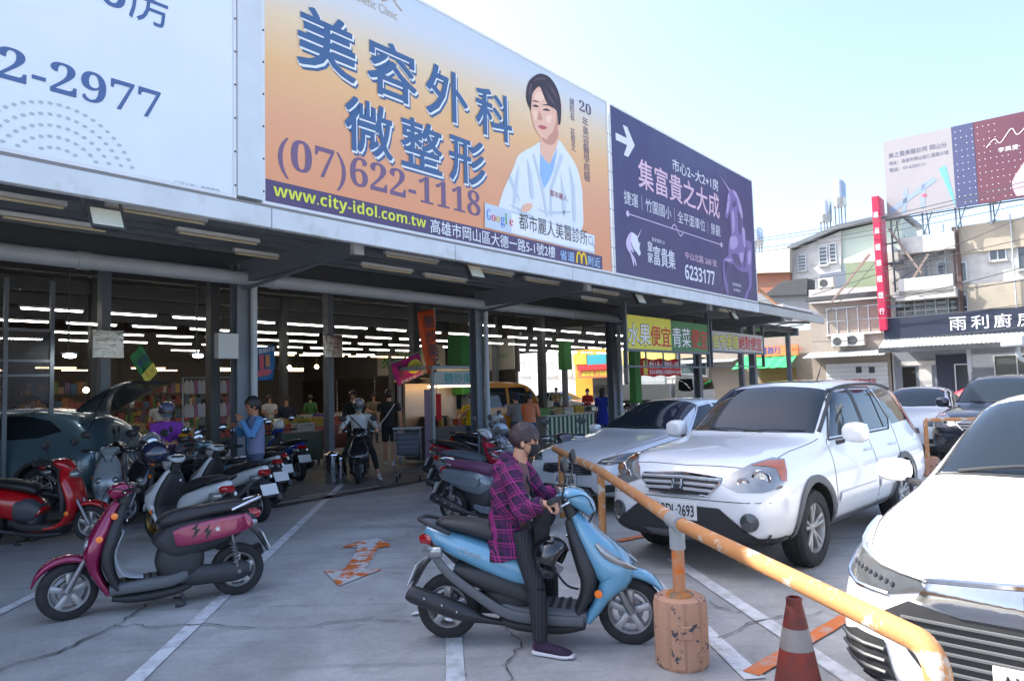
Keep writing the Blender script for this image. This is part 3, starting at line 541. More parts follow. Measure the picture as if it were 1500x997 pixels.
def _rim(q, s, h, rr, spokes, style):
    yo = s * h * .78
    q.lathe([(rr, yo), (rr * .965, yo + s * .006), (rr * (.93 if style else .86), yo - s * .012), (rr * (.9 if style else .84), -s * h * .7)], axis='y', seg=40, cap=False)
    hub = s * h * (.55 if style < 2 else .7)
    q.lathe([(0.0, hub + s * .012), (rr * .12, hub + s * .01), (rr * .2, hub), (rr * .22, hub - s * .03), (0.0, hub - s * .035)], axis='y', seg=20)
    for i in range(spokes):
        a = 2 * math.pi * i / spokes + .3
        for da in ((-.09, .09) if style == 1 else (0,)):
            c, sn = math.cos(a + da), math.sin(a + da); c2, s2 = math.cos(a + da * 1.9), math.sin(a + da * 1.9); wd = rr * (.075 if style == 1 else .17)
            q.sweep([(rr * .15 * c, hub - s * .006, rr * .15 * sn, wd, .014, 3), (rr * .55 * c2, hub + s * .004, rr * .55 * s2, wd * .9, .014, 3), (rr * .95 * c2, yo - s * .012, rr * .95 * s2, wd * 1.1, .012, 3)], 2, 8, up=(-sn, 0, c))
def mkcar(label, paint, st, ax, r, tr, loc, heading, archr=None, wst=1, wdt=.2, cat='car', group=None, spokes=5, nm='parked_car', well=True):
    t = thing(nm, label, cat, loc, heading, group); q = body_loft(st)
    o = q.build('body', [paint, M_WELL], t, smooth=True, sub=2); me = eval_mesh(o)
    b = bmesh.new(); b.from_mesh(me); bvh = BVHTree.FromBMesh(b); b.free()
    cut = MB()
    for x in ax:
        for s in (-1, 1): cut.lathe([(archr or r * 1.13, s * .48), (archr or r * 1.13, s * 1.4)], (x, 0, r * 1.02), 'y', 32)
    cm = cut.mesh('arch_cut'); cm.materials.append(M_WELL); co = bpy.data.objects.new('arch_cut', cm); COL.objects.link(co); co.parent = t
    o.data = me; o.modifiers.clear(); bo = o.modifiers.new('cut', 'BOOLEAN'); bo.object = co; bo.operation = 'DIFFERENCE'; bo.solver = 'EXACT'; bo.material_mode = 'TRANSFER'
    me2 = eval_mesh(o); o.modifiers.clear(); o.data = me2; me2.set_sharp_from_angle(angle=R(35)); bpy.data.objects.remove(co)
    for x in ax:
        for s in (-1, 1): wheel('wheel', t, x, s * tr, r, wdt, spokes, style=wst, side=s)
    return t, bvh
def mirror(t, x, y, z, s, m, sz=(.07, .11, .085)):
    q = MB(); q.sweep([(x + sz[0] * 1.0, y, z, sz[1] * .5, sz[2] * .5), (x + sz[0] * .8, y, z, sz[1] * .85, sz[2] * .8, 2.6), (x, y, z, sz[1], sz[2], 3), (x - sz[0] * .6, y, z, sz[1] * .98, sz[2] * .95, 3)], 3, 18); o = q.build('side_mirror', m, t, smooth=True)
    MB().box(x - sz[0] * .6 - .006, x - sz[0] * .6 + .004, y - sz[1] * .86, y + sz[1] * .86, z - sz[2] * .82, z + sz[2] * .82).build('mirror_glass', M_CHROME, o, bevel=.02)
    MB().sweep([(x + .02, y - s * sz[1] * .8, z - sz[2] * .8, .03, .02), (x + .03, y - s * (sz[1] + .05), z - sz[2] * 1.0, .035, .025)], 1, 8, up=(1, 0, 0)).build('mirror_foot', M_BLKPL, o, smooth=True)
def plate(t, bvh, z, s='BDL-2693', y0=0, w=.19, h=.08, tilt=0, x=None):
    p = onbody(bvh, (2, y0, z), (-1, 0, 0)) if x is None else V3((x, y0, z))
    o = MB().box(-.006, .006, -w, w, -h, h).build('number_plate', M_PLATE, t, bevel=.006, loc=(p.x + .03, y0, z), rot=(0, 0, tilt))
    e = bpy.data.objects.new('plate_text', None)
    q = text(s, -w * .86, -h * .62, w * .86, h * .62, M_PLINK, o, -.009, .01, 'plate_lettering'); q.rotation_euler = (0, 0, R(90)); return o
def mir(poly): return [(x, -y, z) for x, y, z in poly]
XF = (-1, 0, 0)
# ---------------------------------------------------------------- white compact off-roader
def suv(label, loc, heading, P=None, pstr='BDL·2693'):
    P = P or mat('white_car_paint', (.74, .75, .76), .28, var=.03, vs=1.2, coat=1)
    #     x,  zb,  zsh, ztop, wb, wm, wsh, wt, zedge
    st = [(2.27, .36, .60, .70, .50, .58, .54, .36, .68), (2.24, .31, .70, .82, .62, .72, .68, .46, .80), (2.12, .27, .82, .93, .72, .83, .77, .56, .915), (1.96, .25, .95, 1.015, .76, .885, .80, .60, 1.0), (1.6, .25, 1.0, 1.06, .78, .895, .81, .62, 1.048), (1.1, .25, 1.03, 1.105, .79, .895, .81, .66, 1.09),
          (.86, .25, 1.045, 1.135, .79, .895, .80, .70, 1.12), (.72, .25, 1.05, 1.22, .79, .895, .795, .70, 1.19), (.42, .25, 1.06, 1.45, .79, .895, .79, .655, 1.41), (.16, .25, 1.065, 1.615, .79, .895, .79, .62, 1.565), (-.02, .25, 1.065, 1.66, .79, .895, .79, .61, 1.605), (-.6, .25, 1.07, 1.69, .79, .895, .79, .605, 1.635),
          (-1.4, .25, 1.075, 1.685, .79, .895, .79, .60, 1.625), (-1.95, .26, 1.08, 1.645, .78, .89, .78, .585, 1.585), (-2.1, .28, 1.08, 1.56, .77, .88, .77, .575, 1.50), (-2.2, .30, 1.07, 1.28, .76, .87, .75, .57, 1.24), (-2.26, .34, .98, 1.06, .70, .82, .72, .50, 1.05), (-2.28, .38, .80, .86, .55, .66, .60, .42, .85)]
    t, bv = mkcar(label, P, st, (1.36, -1.27), .345, .765, loc, heading, .405, 1, .225)
    # glass
    decal(bv, [(.80, -.66, 1.16), (.84, -.3, 1.165), (.85, 0, 1.17), (.84, .3, 1.165), (.80, .66, 1.16), (.17, .57, 1.60), (.13, 0, 1.63), (.17, -.57, 1.60)], (-.75, 0, -.6), 'windshield', M_GLASS, t, .005)
    for s in (1, -1):
        f = (lambda p: p) if s > 0 else mir
        for pl, nm in (([(.66, .9, 1.115), (-.27, .9, 1.115), (-.29, .9, 1.555), (.10, .9, 1.545), (.24, .9, 1.47)], 'side_window'), ([(-.37, .9, 1.115), (-1.06, .9, 1.115), (-1.17, .9, 1.2), (-1.03, .9, 1.55), (-.39, .9, 1.56)], 'side_window'), ([(-1.28, .9, 1.14), (-1.92, .9, 1.16), (-1.99, .9, 1.25), (-1.82, .9, 1.53), (-1.13, .9, 1.555)], 'side_window')):
            decal(bv, f(pl), (0, -s, 0), nm, M_GLASS, t, .004)
        # dark window surround and visor
        seam(bv, f([(.72, .9, 1.09), (.24, .9, 1.50), (.08, .9, 1.575), (-.29, .9, 1.585), (-1.03, .9, 1.58), (-1.2, .9, 1.2), (-1.08, .9, 1.095), (.72, .9, 1.09)]), (0, -s, 0), t, 'window_surround', .012, M_BLKPL)
        decal(bv, f([(-.27, .9, 1.115), (-.37, .9, 1.115), (-.39, .9, 1.57), (-.29, .9, 1.57)]), (0, -s, 0), 'pillar_trim', M_BLKPL, t, .006)
        seam(bv, f([(-.93, .9, 1.12), (-.92, .9, 1.55)]), (0, -s, 0), t, 'window_divider', .009, M_BLKPL, .003)
        seam(bv, f([(.86, .9, .33), (.88, .9, .7), (.80, .9, 1.06), (.74, .9, 1.1)]), (0, -s, 0), t); seam(bv, f([(-.33, .9, .3), (-.34, .9, .8), (-.31, .9, 1.11)]), (0, -s, 0), t); seam(bv, f([(-.95, .9, .5), (-.98, .9, .62), (-1.16, .9, .80), (-1.23, .9, 1.1), (-1.2, .9, 1.25), (-1.06, .9, 1.58)]), (0, -s, 0), t)
        decal(bv, f([(.90, .9, .255), (.90, .9, .36), (-.80, .9, .36), (-.80, .9, .255)]), (0, -s, 0), 'sill_cladding', M_GREYPL, t, .012)
        decal(bv, f([(.84, .9, .52), (.80, .9, .60), (-.28, .9, .60), (-.28, .9, .52)]), (0, -s, 0), 'door_moulding', P, t, .014); decal(bv, f([(-.36, .9, .52), (-.36, .9, .60), (-.86, .9, .60), (-.84, .9, .52)]), (0, -s, 0), 'door_moulding', P, t, .014)
        for x0, rr in ((1.36, .405), (-1.27, .405)):
            ri = [(x0 + (rr - .002) * math.cos(a), .9 * s, .352 + (rr - .002) * math.sin(a)) for a in [math.pi * (-.06 + 1.12 * i / 22) for i in range(23)]]; ro = [(x0 + (rr + .065) * math.cos(a), .9 * s, .352 + (rr + .065) * math.sin(a)) for a in [math.pi * (-.06 + 1.12 * i / 22) for i in range(23)]]
            decal(bv, ri + ro[::-1], (0, -s, 0), 'arch_flare', M_GREYPL, t, .016, .12)
        for x in (-.17, -.98):
            p = onbody(bv, (x, .9 * s, .93), (0, -s, 0)); MB().sweep([(x + .09, p.y + s * .004, .935, .01, .012), (x + .06, p.y + s * .03, .94, .013, .018), (x - .06, p.y + s * .03, .94, .013, .018), (x - .09, p.y + s * .004, .935, .01, .012)], 3, 10, up=(0, 0, 1)).build('door_handle', P, t, smooth=True)
        mirror(t, .62, s * .99, 1.16, s, P, (.08, .12, .10))
        # lamps: big clear unit with amber top and two bowls
        hl = f([(2.2, .40, .80), (2.2, .55, .745), (2.1, .72, .745), (2.0, .845, .775), (1.95, .865, .88), (1.95, .845, .99), (2.0, .76, 1.005), (2.1, .62, .965), (2.2, .50, .89)])
        L0 = decal(bv, hl, (-.93, -s * .36, 0), 'headlight', M_LENS, t, .006, .04); decal(bv, f([(2.05, .60, .95), (1.98, .72, .985), (1.95, .84, .985), (1.95, .862, .90), (1.95, .86, .82), (2.0, .835, .83), (2.0, .80, .925), (2.0, .72, .945)]), (-.93, -s * .36, 0), 'amber_lens', M_AMBER, L0, .009, .04)
        for (yy, zz, rr) in ((.56, .82, .052), (.71, .855, .078)):
            p = onbody(bv, (2.1, s * yy, zz), (-.93, -s * .36, 0)); dd = V3((.93, s * .36, 0)).normalized(); M = Matrix.Translation(p + dd * .006) @ dd.to_track_quat('Z', 'Y').to_matrix().to_4x4()
            MB().lathe([(rr, 0), (rr * .94, .006), (rr * .8, .002), (rr * .5, -.002), (.0, .004)], seg=24, M=M).build('lamp_bowl', M_CHROME, L0, smooth=True)
        p = onbody(bv, (2.2, s * .66, .505), (-1, 0, 0)); dd = V3((.95, s * .3, 0)).normalized(); M = Matrix.Translation(p) @ dd.to_track_quat('Z', 'Y').to_matrix().to_4x4()
        MB().lathe([(.078, -.02), (.078, .012), (.062, .016), (.058, .004), (.03, .012), (0, .014)], seg=24, M=M).build('fog_lamp', M_LENSD, t, smooth=True)
        decal(bv, f([(-2.1, .72, 1.0), (-2.1, .86, .98), (-2.0, .84, 1.5), (-2.05, .70, 1.5)]), (.8, -s * .6, 0), 'tail_light', M_REDL, t, .008)
        seam(bv, [(.78, s * .69, 1.2), (.45, s * .64, 1.45), (.14, s * .585, 1.6)], (-.75, 0, -.6), t, 'pillar_trim', .02, M_BLKPL); q = MB(); q.tube([onbody(bv, (x, s * .575, 2), (0, 0, -1), o_) for x, o_ in ((.12, 0), (-.02, .018), (-.4, .03), (-1.2, .03), (-1.75, .018), (-1.85, 0))], .018, k=3, seg=8); q.build('roof_rail', M_BLKPL, t, smooth=True)
        seam(bv, [(1.98, s * .72, 1.2), (1.5, s * .70, 1.2), (.86, s * .72, 1.2)], (0, 0, -1), t)
        # wiper
        a = onbody(bv, (.84, -.1 * s + .05, 1.16), (-.75, 0, -.6), .012); b_ = onbody(bv, (.80, s * .52 + .05, 1.19), (-.75, 0, -.6), .014); MB().tube([a, a.lerp(b_, .5) + V3((.01, 0, .012)), b_], [.009, .007, .005]).build('wiper', M_BLKPL, t)
    # lower bumper, intake and grille
    decal(bv, [(2.2, -.86, .27), (2.2, -.86, .37), (2.2, -.62, .385), (2.2, -.46, .47), (2.2, -.40, .60), (2.2, 0, .605), (2.2, .40, .60), (2.2, .46, .47), (2.2, .62, .385), (2.2, .86, .37), (2.2, .86, .27), (2.2, 0, .25)], XF, 'lower_bumper', M_BLKPL, t, .012, .05)
    decal(bv, [(2.2, -.30, .33), (2.2, -.36, .37), (2.2, 0, .375), (2.2, .36, .37), (2.2, .30, .33), (2.2, 0, .31)], XF, 'skid_plate', M_GREYPL, t, .022, .05)
    g = decal(bv, [(2.2, -.30, .70), (2.2, -.395, .80), (2.2, -.40, .845), (2.2, 0, .87), (2.2, .40, .845), (2.2, .395, .80), (2.2, .30, .70), (2.2, 0, .685)], XF, 'grille', M_BLKPL, t, .008, .04)
    out = [(2.2, y, z) for y, z in ((-.30, .70), (-.395, .80), (-.40, .845), (0, .87), (.40, .845), (.395, .80), (.30, .70), (0, .685), (-.30, .70))]; seam(bv, out, XF, t, 'grille_frame', .011, M_CHROME, .01)
    for z in (.735, .78, .825):
        w_ = .30 + (z - .70) * .8; seam(bv, [(2.2, -w_, z), (2.2, 0, z + .008), (2.2, w_, z)], XF, t, 'grille_bar', .015, mat('satin_grille', (.62, .63, .64), .25, .4), .014)
    p = onbody(bv, (2.2, 0, .785), XF); e = MB().box(-.004, .004, -.062, .062, -.05, .05).build('emblem', M_BLKPL, t, bevel=.012, loc=(p.x + .03, 0, .785), rot=(0, R(-18), 0))
    MB().box(.004, .012, -.05, -.032, -.04, .04).box(.004, .012, .032, .05, -.04, .04).box(.004, .012, -.04, .04, -.008, .010).build('emblem_letter', M_CHROME, e, bevel=.003)
    seam(bv, [(2.2, -.80, .665), (2.2, -.5, .66), (2.2, .5, .66), (2.2, .80, .665)], XF, t)
    plate(t, bv, .555, pstr, x=2.25)
    seam(bv, [(2.05, -.74, 1.1), (2.08, -.5, 1.1), (2.1, 0, 1.1), (2.08, .5, 1.1), (2.05, .74, 1.1)], (0, 0, -1), t)
    MB().tube([(-.35, .28, 1.68), (-.52, .28, 1.86)], [.008, .003]).build('antenna', M_BLKPL, t)
    decal(bv, [(-.15, -.32, 1.8), (-.15, .32, 1.8), (-.75, .32, 1.8), (-.75, -.32, 1.8)], (0, 0, -1), 'sunroof', M_GLASS, t, .004)
    return t
# ---------------------------------------------------------------- sedan
def sedan(label, loc, heading, paint, dark=False, nm='parked_car', group=None, plates='AFD-7756', ref=False):
    st = [(2.36, .30, .50, .58, .48, .60, .55, .36, .57), (2.32, .25, .62, .70, .62, .74, .68, .46, .69), (2.18, .21, .72, .77, .72, .85, .77, .58, .765), (1.95, .20, .79, .83, .78, .90, .81, .62, .825), (1.5, .19, .85, .91, .80, .91, .82, .62, .90), (1.0, .19, .90, .97, .80, .91, .82, .66, .955),
          (.78, .19, .915, 1.0, .80, .91, .81, .69, .985), (.60, .19, .92, 1.09, .80, .91, .80, .68, 1.06), (.22, .19, .93, 1.30, .80, .91, .79, .61, 1.255), (-.08, .19, .935, 1.42, .80, .91, .79, .565, 1.365), (-.3, .19, .94, 1.455, .80, .91, .79, .55, 1.395), (-.9, .19, .95, 1.455, .80, .91, .79, .545, 1.39),
          (-1.3, .20, .955, 1.39, .80, .91, .785, .545, 1.33), (-1.75, .21, .965, 1.15, .79, .905, .775, .60, 1.115), (-1.95, .22, .965, 1.06, .78, .90, .77, .64, 1.045), (-2.2, .25, .95, 1.02, .74, .87, .75, .60, 1.01), (-2.36, .32, .85, .93, .64, .76, .68, .48, .92), (-2.40, .38, .70, .76, .52, .60, .56, .40, .755)]
    t, bv = mkcar(label, paint, st, (1.42, -1.36), .325, .79, loc, heading, .375, 0, .205, group=group, spokes=7, nm=nm)
    decal(bv, [(.72, -.66, 1.02), (.78, 0, 1.03), (.72, .66, 1.02), (-.10, .54, 1.37), (-.14, 0, 1.41), (-.10, -.54, 1.37)], (-.7, 0, -.7), 'windshield', M_GLASS, t, .005)
    decal(bv, [(-1.80, -.55, 1.12), (-1.85, 0, 1.12), (-1.80, .55, 1.12), (-1.22, .50, 1.38), (-1.18, 0, 1.41), (-1.22, -.50, 1.38)], (.6, 0, -.8), 'rear_window', M_GLASS, t, .005)
    for s in (1, -1):
        f = (lambda p: p) if s > 0 else mir
        decal(bv, f([(.42, .9, .985), (-.45, .9, .985), (-.47, .9, 1.355), (-.10, .9, 1.32)]), (0, -s, 0), 'side_window', M_GLASS, t, .004); decal(bv, f([(-.53, .9, .985), (-1.28, .9, .995), (-1.52, .9, 1.06), (-1.2, .9, 1.30), (-.9, .9, 1.355), (-.55, .9, 1.36)]), (0, -s, 0), 'side_window', M_GLASS, t, .004)
        seam(bv, f([(.50, .9, .97), (-.10, .9, 1.345), (-.5, .9, 1.38), (-.95, .9, 1.375), (-1.3, .9, 1.28), (-1.60, .9, 1.05), (-1.28, .9, .975), (.50, .9, .97)]), (0, -s, 0), t, 'window_surround', .01, M_CHROME if not dark else M_BLKPL)
        seam(bv, f([(.80, .9, .28), (.84, .9, .6), (.70, .9, .95)]), (0, -s, 0), t); seam(bv, f([(-.49, .9, .26), (-.5, .9, .97)]), (0, -s, 0), t); seam(bv, f([(-.95, .9, .4), (-1.2, .9, .7), (-1.5, .9, 1.0)]), (0, -s, 0), t)
        for x in (-.32, -1.18):
            p = onbody(bv, (x, .9 * s, .85), (0, -s, 0)); MB().sweep([(x + .1, p.y, .855, .008, .01), (x + .06, p.y + s * .03, .86, .012, .014), (x - .06, p.y + s * .03, .86, .012, .014), (x - .1, p.y, .855, .008, .01)], 3, 8, up=(0, 0, 1)).build('door_handle', M_CHROME, t, smooth=True)
        mirror(t, .52, s * .98, .99, s, paint, (.07, .10, .07))
        h = decal(bv, f([(2.25, .46, .64), (2.2, .62, .615), (2.0, .84, .665), (1.8, .90, .745), (1.72, .90, .80), (1.85, .80, .795), (2.1, .62, .735), (2.2, .5, .69)]), (-.8, -s * .45, -.35), 'headlight', M_LENSD, t, .006, .04); seam(bv, f([(2.2, .5, .65), (2.1, .68, .65), (1.95, .84, .70)]), (-.8, -s * .45, -.35), h, 'headlight_bar', .012, M_LENS, .008)
        decal(bv, f([(2.3, .56, .30), (2.3, .74, .32), (2.3, .78, .42), (2.3, .6, .40)]), XF, 'fog_pocket', M_BLKPL, t, .006, .05); decal(bv, f([(-2.3, .5, .86), (-2.2, .78, .85), (-2.1, .88, .9), (-2.1, .86, .97), (-2.3, .55, .93)]), (.8, -s * .5, 0), 'tail_light', M_REDL, t, .008)
        seam(bv, [(2.1, s * .64, 1.1), (1.5, s * .71, 1.1), (.80, s * .73, 1.1)], (0, 0, -1), t)
        a = onbody(bv, (.76, -.08 * s, 1.05), (-.7, 0, -.7), .012); b_ = onbody(bv, (.68, s * .55, 1.06), (-.7, 0, -.7), .012); MB().tube([a, b_], [.008, .005]).build('wiper', M_BLKPL, t)
        decal(bv, f([(.98, .9, .2), (.98, .9, .27), (-.94, .9, .27), (-.94, .9, .2)]), (0, -s, 0), 'sill_trim', paint, t, .014)
    decal(bv, [(2.3, -.44, .52), (2.3, -.42, .63), (2.3, 0, .655), (2.3, .42, .63), (2.3, .44, .52), (2.3, 0, .49)], XF, 'grille', M_BLKPL, t, .006, .05)
    for z in (.535, .565, .595, .625): seam(bv, [(2.3, -.42, z - .01), (2.3, 0, z), (2.3, .42, z - .01)], XF, t, 'grille_bar', .007, M_CHROME, .01)
    p = onbody(bv, (2.3, 0, .60), XF); MB().lathe([(.062, 0), (.06, .008), (.045, .006), (0, .008)], seg=20, M=Matrix.Translation(p + V3((.02, 0, 0))) @ Matrix.Rotation(R(90), 4, 'Y')).build('emblem', M_CHROME, t, smooth=True)
    decal(bv, [(2.3, -.5, .27), (2.3, -.42, .36), (2.3, .42, .36), (2.3, .5, .27)], XF, 'lower_intake', M_BLKPL, t, .006, .05); plate(t, bv, .44, plates)
    return t
# ---------------------------------------------------------------- white crossover, close to the camera
def crossover(label, loc, heading, P=None):
    P = P or mat('pearl_white_paint', (.78, .78, .78), .25, var=.02, vs=1.0, coat=1)
    st = [(2.14, .34, .56, .72, .50, .60, .54, .36, .70), (2.10, .27, .68, .84, .64, .74, .68, .46, .82), (1.98, .23, .80, .93, .74, .845, .76, .56, .915), (1.80, .22, .90, .98, .78, .88, .79, .58, .965), (1.4, .21, .97, 1.035, .79, .89, .80, .60, 1.02), (1.0, .21, 1.0, 1.075, .79, .89, .80, .64, 1.06),
          (.82, .21, 1.01, 1.10, .79, .89, .79, .68, 1.085), (.66, .21, 1.015, 1.19, .79, .89, .785, .675, 1.155), (.30, .21, 1.02, 1.40, .79, .89, .78, .61, 1.35), (.0, .21, 1.03, 1.53, .79, .89, .78, .575, 1.475), (-.2, .21, 1.03, 1.565, .79, .89, .78, .56, 1.505), (-.8, .21, 1.04, 1.575, .79, .89, .775, .55, 1.51),
          (-1.4, .22, 1.05, 1.52, .785, .89, .77, .53, 1.455), (-1.8, .24, 1.06, 1.40, .77, .875, .755, .52, 1.345), (-2.05, .28, 1.04, 1.16, .74, .85, .73, .54, 1.13), (-2.14, .34, .92, .98, .64, .76, .68, .46, .97), (-2.17, .4, .74, .80, .52, .60, .56, .4, .79)]
    t, bv = mkcar(label, P, st, (1.28, -1.33), .335, .765, loc, heading, .385, 1, .215, spokes=5)
    decal(bv, [(.76, -.65, 1.11), (.82, 0, 1.12), (.76, .65, 1.11), (.0, .535, 1.485), (-.05, 0, 1.53), (.0, -.535, 1.485)], (-.7, 0, -.7), 'windshield', M_GLASS, t, .005)
    seam(bv, [(.78, -.67, 1.1), (.84, 0, 1.11), (.78, .67, 1.1)], (-.7, 0, -.7), t, 'cowl_trim', .012, M_BLKPL); q = seam(bv, [(.0, -.55, 1.5), (-.05, 0, 1.545), (.0, .55, 1.5)], (-.7, 0, -.7), t)
    for s in (1, -1):
        f = (lambda p: p) if s > 0 else mir
        seam(bv, [(.80, s * .67, 1.1), (.35, s * .60, 1.33), (.0, s * .56, 1.48)], (-.7, 0, -.7), t, 'pillar_trim', .011, M_BLKPL)
        decal(bv, f([(.46, .9, 1.07), (-.38, .9, 1.07), (-.40, .9, 1.44), (-.08, .9, 1.42)]), (0, -s, 0), 'side_window', M_GLASS, t, .004); decal(bv, f([(-.46, .9, 1.07), (-1.2, .9, 1.10), (-1.55, .9, 1.2), (-1.3, .9, 1.36), (-.9, .9, 1.44), (-.48, .9, 1.45)]), (0, -s, 0), 'side_window', M_GLASS, t, .004)
        seam(bv, f([(.86, .9, .28), (.88, .9, .7), (.74, .9, 1.03)]), (0, -s, 0), t); seam(bv, f([(-.42, .9, .26), (-.43, .9, 1.05)]), (0, -s, 0), t)
        mirror(t, .50, s * .985, 1.08, s, P, (.07, .105, .075)); decal(bv, f([(.88, .9, .21), (.88, .9, .32), (-.93, .9, .32), (-.93, .9, .21)]), (0, -s, 0), 'sill_cladding', M_BLKPL, t, .012)
        p = onbody(bv, (-.28, .9 * s, .92), (0, -s, 0)); MB().sweep([(-.2, p.y, .925, .01, .012), (-.24, p.y + s * .03, .93, .013, .016), (-.36, p.y + s * .03, .93, .013, .016), (-.40, p.y, .925, .01, .012)], 3, 8, up=(0, 0, 1)).build('door_handle', P, t, smooth=True)
        for x0, rr in ((1.28, .385), (-1.33, .385)):
            A = [math.pi * (-.05 + 1.1 * i / 22) for i in range(23)]
            decal(bv, [(x0 + rr * math.cos(a), .9 * s, .342 + rr * math.sin(a)) for a in A] + [(x0 + (rr + .045) * math.cos(a), .9 * s, .342 + (rr + .045) * math.sin(a)) for a in A[::-1]], (0, -s, 0), 'arch_flare', M_BLKPL, t, .012, .12)
        D = (-.86, -s * .5, -.1)
        h = decal(bv, f([(2.1, .42, .74), (2.05, .56, .695), (1.95, .70, .70), (1.8, .86, .755), (1.66, .895, .86), (1.60, .89, .93), (1.75, .84, .895), (1.9, .73, .835), (2.0, .60, .80), (2.1, .46, .785)]), D, 'headlight', M_LENSD, t, .006, .035)
        seam(bv, f([(2.1, .42, .785), (2.0, .60, .805), (1.9, .73, .845), (1.75, .84, .905), (1.60, .89, .94)]), D, h, 'daylight_strip', .016, M_LENS, .008); seam(bv, f([(2.05, .56, .695), (1.95, .70, .70), (1.8, .86, .755), (1.66, .895, .86)]), D, h, 'chrome_lower_edge', .010, M_CHROME, .006)
        for i in range(9):
            y = .52 + i * .035; p = onbody(bv, (2.0, s * y, .735 + i * .008), D, .012); MB().ball(p, (.006, .008, .016), 8, 6).build('led_element', M_LENSD, h, smooth=True)
        decal(bv, f([(2.1, .56, .33), (2.05, .66, .31), (1.9, .84, .36), (1.9, .86, .46), (2.0, .70, .52), (2.1, .60, .50)]), (-.9, -s * .4, 0), 'fog_pocket', M_BLKPL, t, .006, .04)
        for z in (.37, .42, .47): seam(bv, f([(2.1, .60, z - .01), (1.95, .82, z)]), (-.9, -s * .4, 0), t, 'fog_slat', .009, M_GREYPL, .012)
        seam(bv, f([(1.95, .70, 1.2), (1.6, .755, 1.2), (1.2, .75, 1.2), (.84, .74, 1.2)]), (0, 0, -1), t); seam(bv, f([(2.05, .50, 1.1), (1.7, .50, 1.1), (1.0, .56, 1.1)]), (0, 0, -1), t, 'hood_crease', .006, P, -.003)
        a = onbody(bv, (.80, .05 if s > 0 else -.55, 1.12), (-.7, 0, -.7), .016); b_ = onbody(bv, (.70, .62 if s > 0 else .02, 1.14), (-.7, 0, -.7), .016); MB().tube([a, a.lerp(b_, .5) + V3((.01, 0, .014)), b_], [.012, .011, .007], k=3).build('wiper', M_BLKPL, t, smooth=True)
    decal(bv, [(2.1, -.47, .70), (2.1, -.42, .775), (2.1, 0, .80), (2.1, .42, .775), (2.1, .47, .70), (2.1, .3, .66), (2.1, -.3, .66)], XF, 'chrome_wing', mat('dark_chrome', (.42, .43, .45), .10, 1, var=.05), t, .014, .04)
    seam(bv, [(2.1, -.44, .785), (2.1, 0, .815), (2.1, .44, .785)], XF, t, 'chrome_strip', .014, M_CHROME, .012)
    g = decal(bv, [(2.1, -.50, .69), (2.1, -.30, .655), (2.1, .30, .655), (2.1, .50, .69), (2.1, .62, .62), (2.1, .50, .46), (2.1, .42, .36), (2.1, -.42, .36), (2.1, -.50, .46), (2.1, -.62, .62)], XF, 'grille', M_BLKPL, t, .007, .05)
    for i in range(7):
        z = .38 + i * .04; w_ = .40 + .022 * i; seam(bv, [(2.1, -w_, z), (2.1, 0, z), (2.1, w_, z)], XF, g, 'grille_slat', .008, M_GREYPL, .012)
    p = onbody(bv, (2.1, 0, .74), XF); e = MB().box(-.004, .004, -.07, .07, -.055, .055).build('emblem', M_BLKPL, t, bevel=.012, loc=(p.x + .03, 0, .735), rot=(0, R(-14), 0)); MB().box(.004, .014, -.055, -.035, -.045, .045).box(.004, .014, .035, .055, -.045, .045).box(.004, .014, -.045, .045, -.009, .011).build('emblem_letter', M_CHROME, e, bevel=.003)
    decal(bv, [(2.1, -.80, .24), (2.1, -.74, .31), (2.1, .74, .31), (2.1, .80, .24)], XF, 'lower_lip', M_BLKPL, t, .01, .05); plate(t, bv, .42, 'AYB-5390')
    return t
CARH = TH + math.pi      # noses point back along the market front
suv('white boxy off-roader behind the orange rail', V3((3.03, 8.16, 0)), math.pi / 2 - R(44) + math.pi)
crossover('white crossover close up at the right edge of the lot', V3((3.55, 4.46, 0)), math.pi / 2 - R(43.3) + math.pi)
M_SILV = mat('silver_paint', (.62, .65, .67), .28, .15, var=.03, coat=1)
sedan('silver sedan parked beside the white off-roader', V3((2.37, 11.43, 0)), math.pi / 2 - R(45.6) + math.pi, M_SILV)
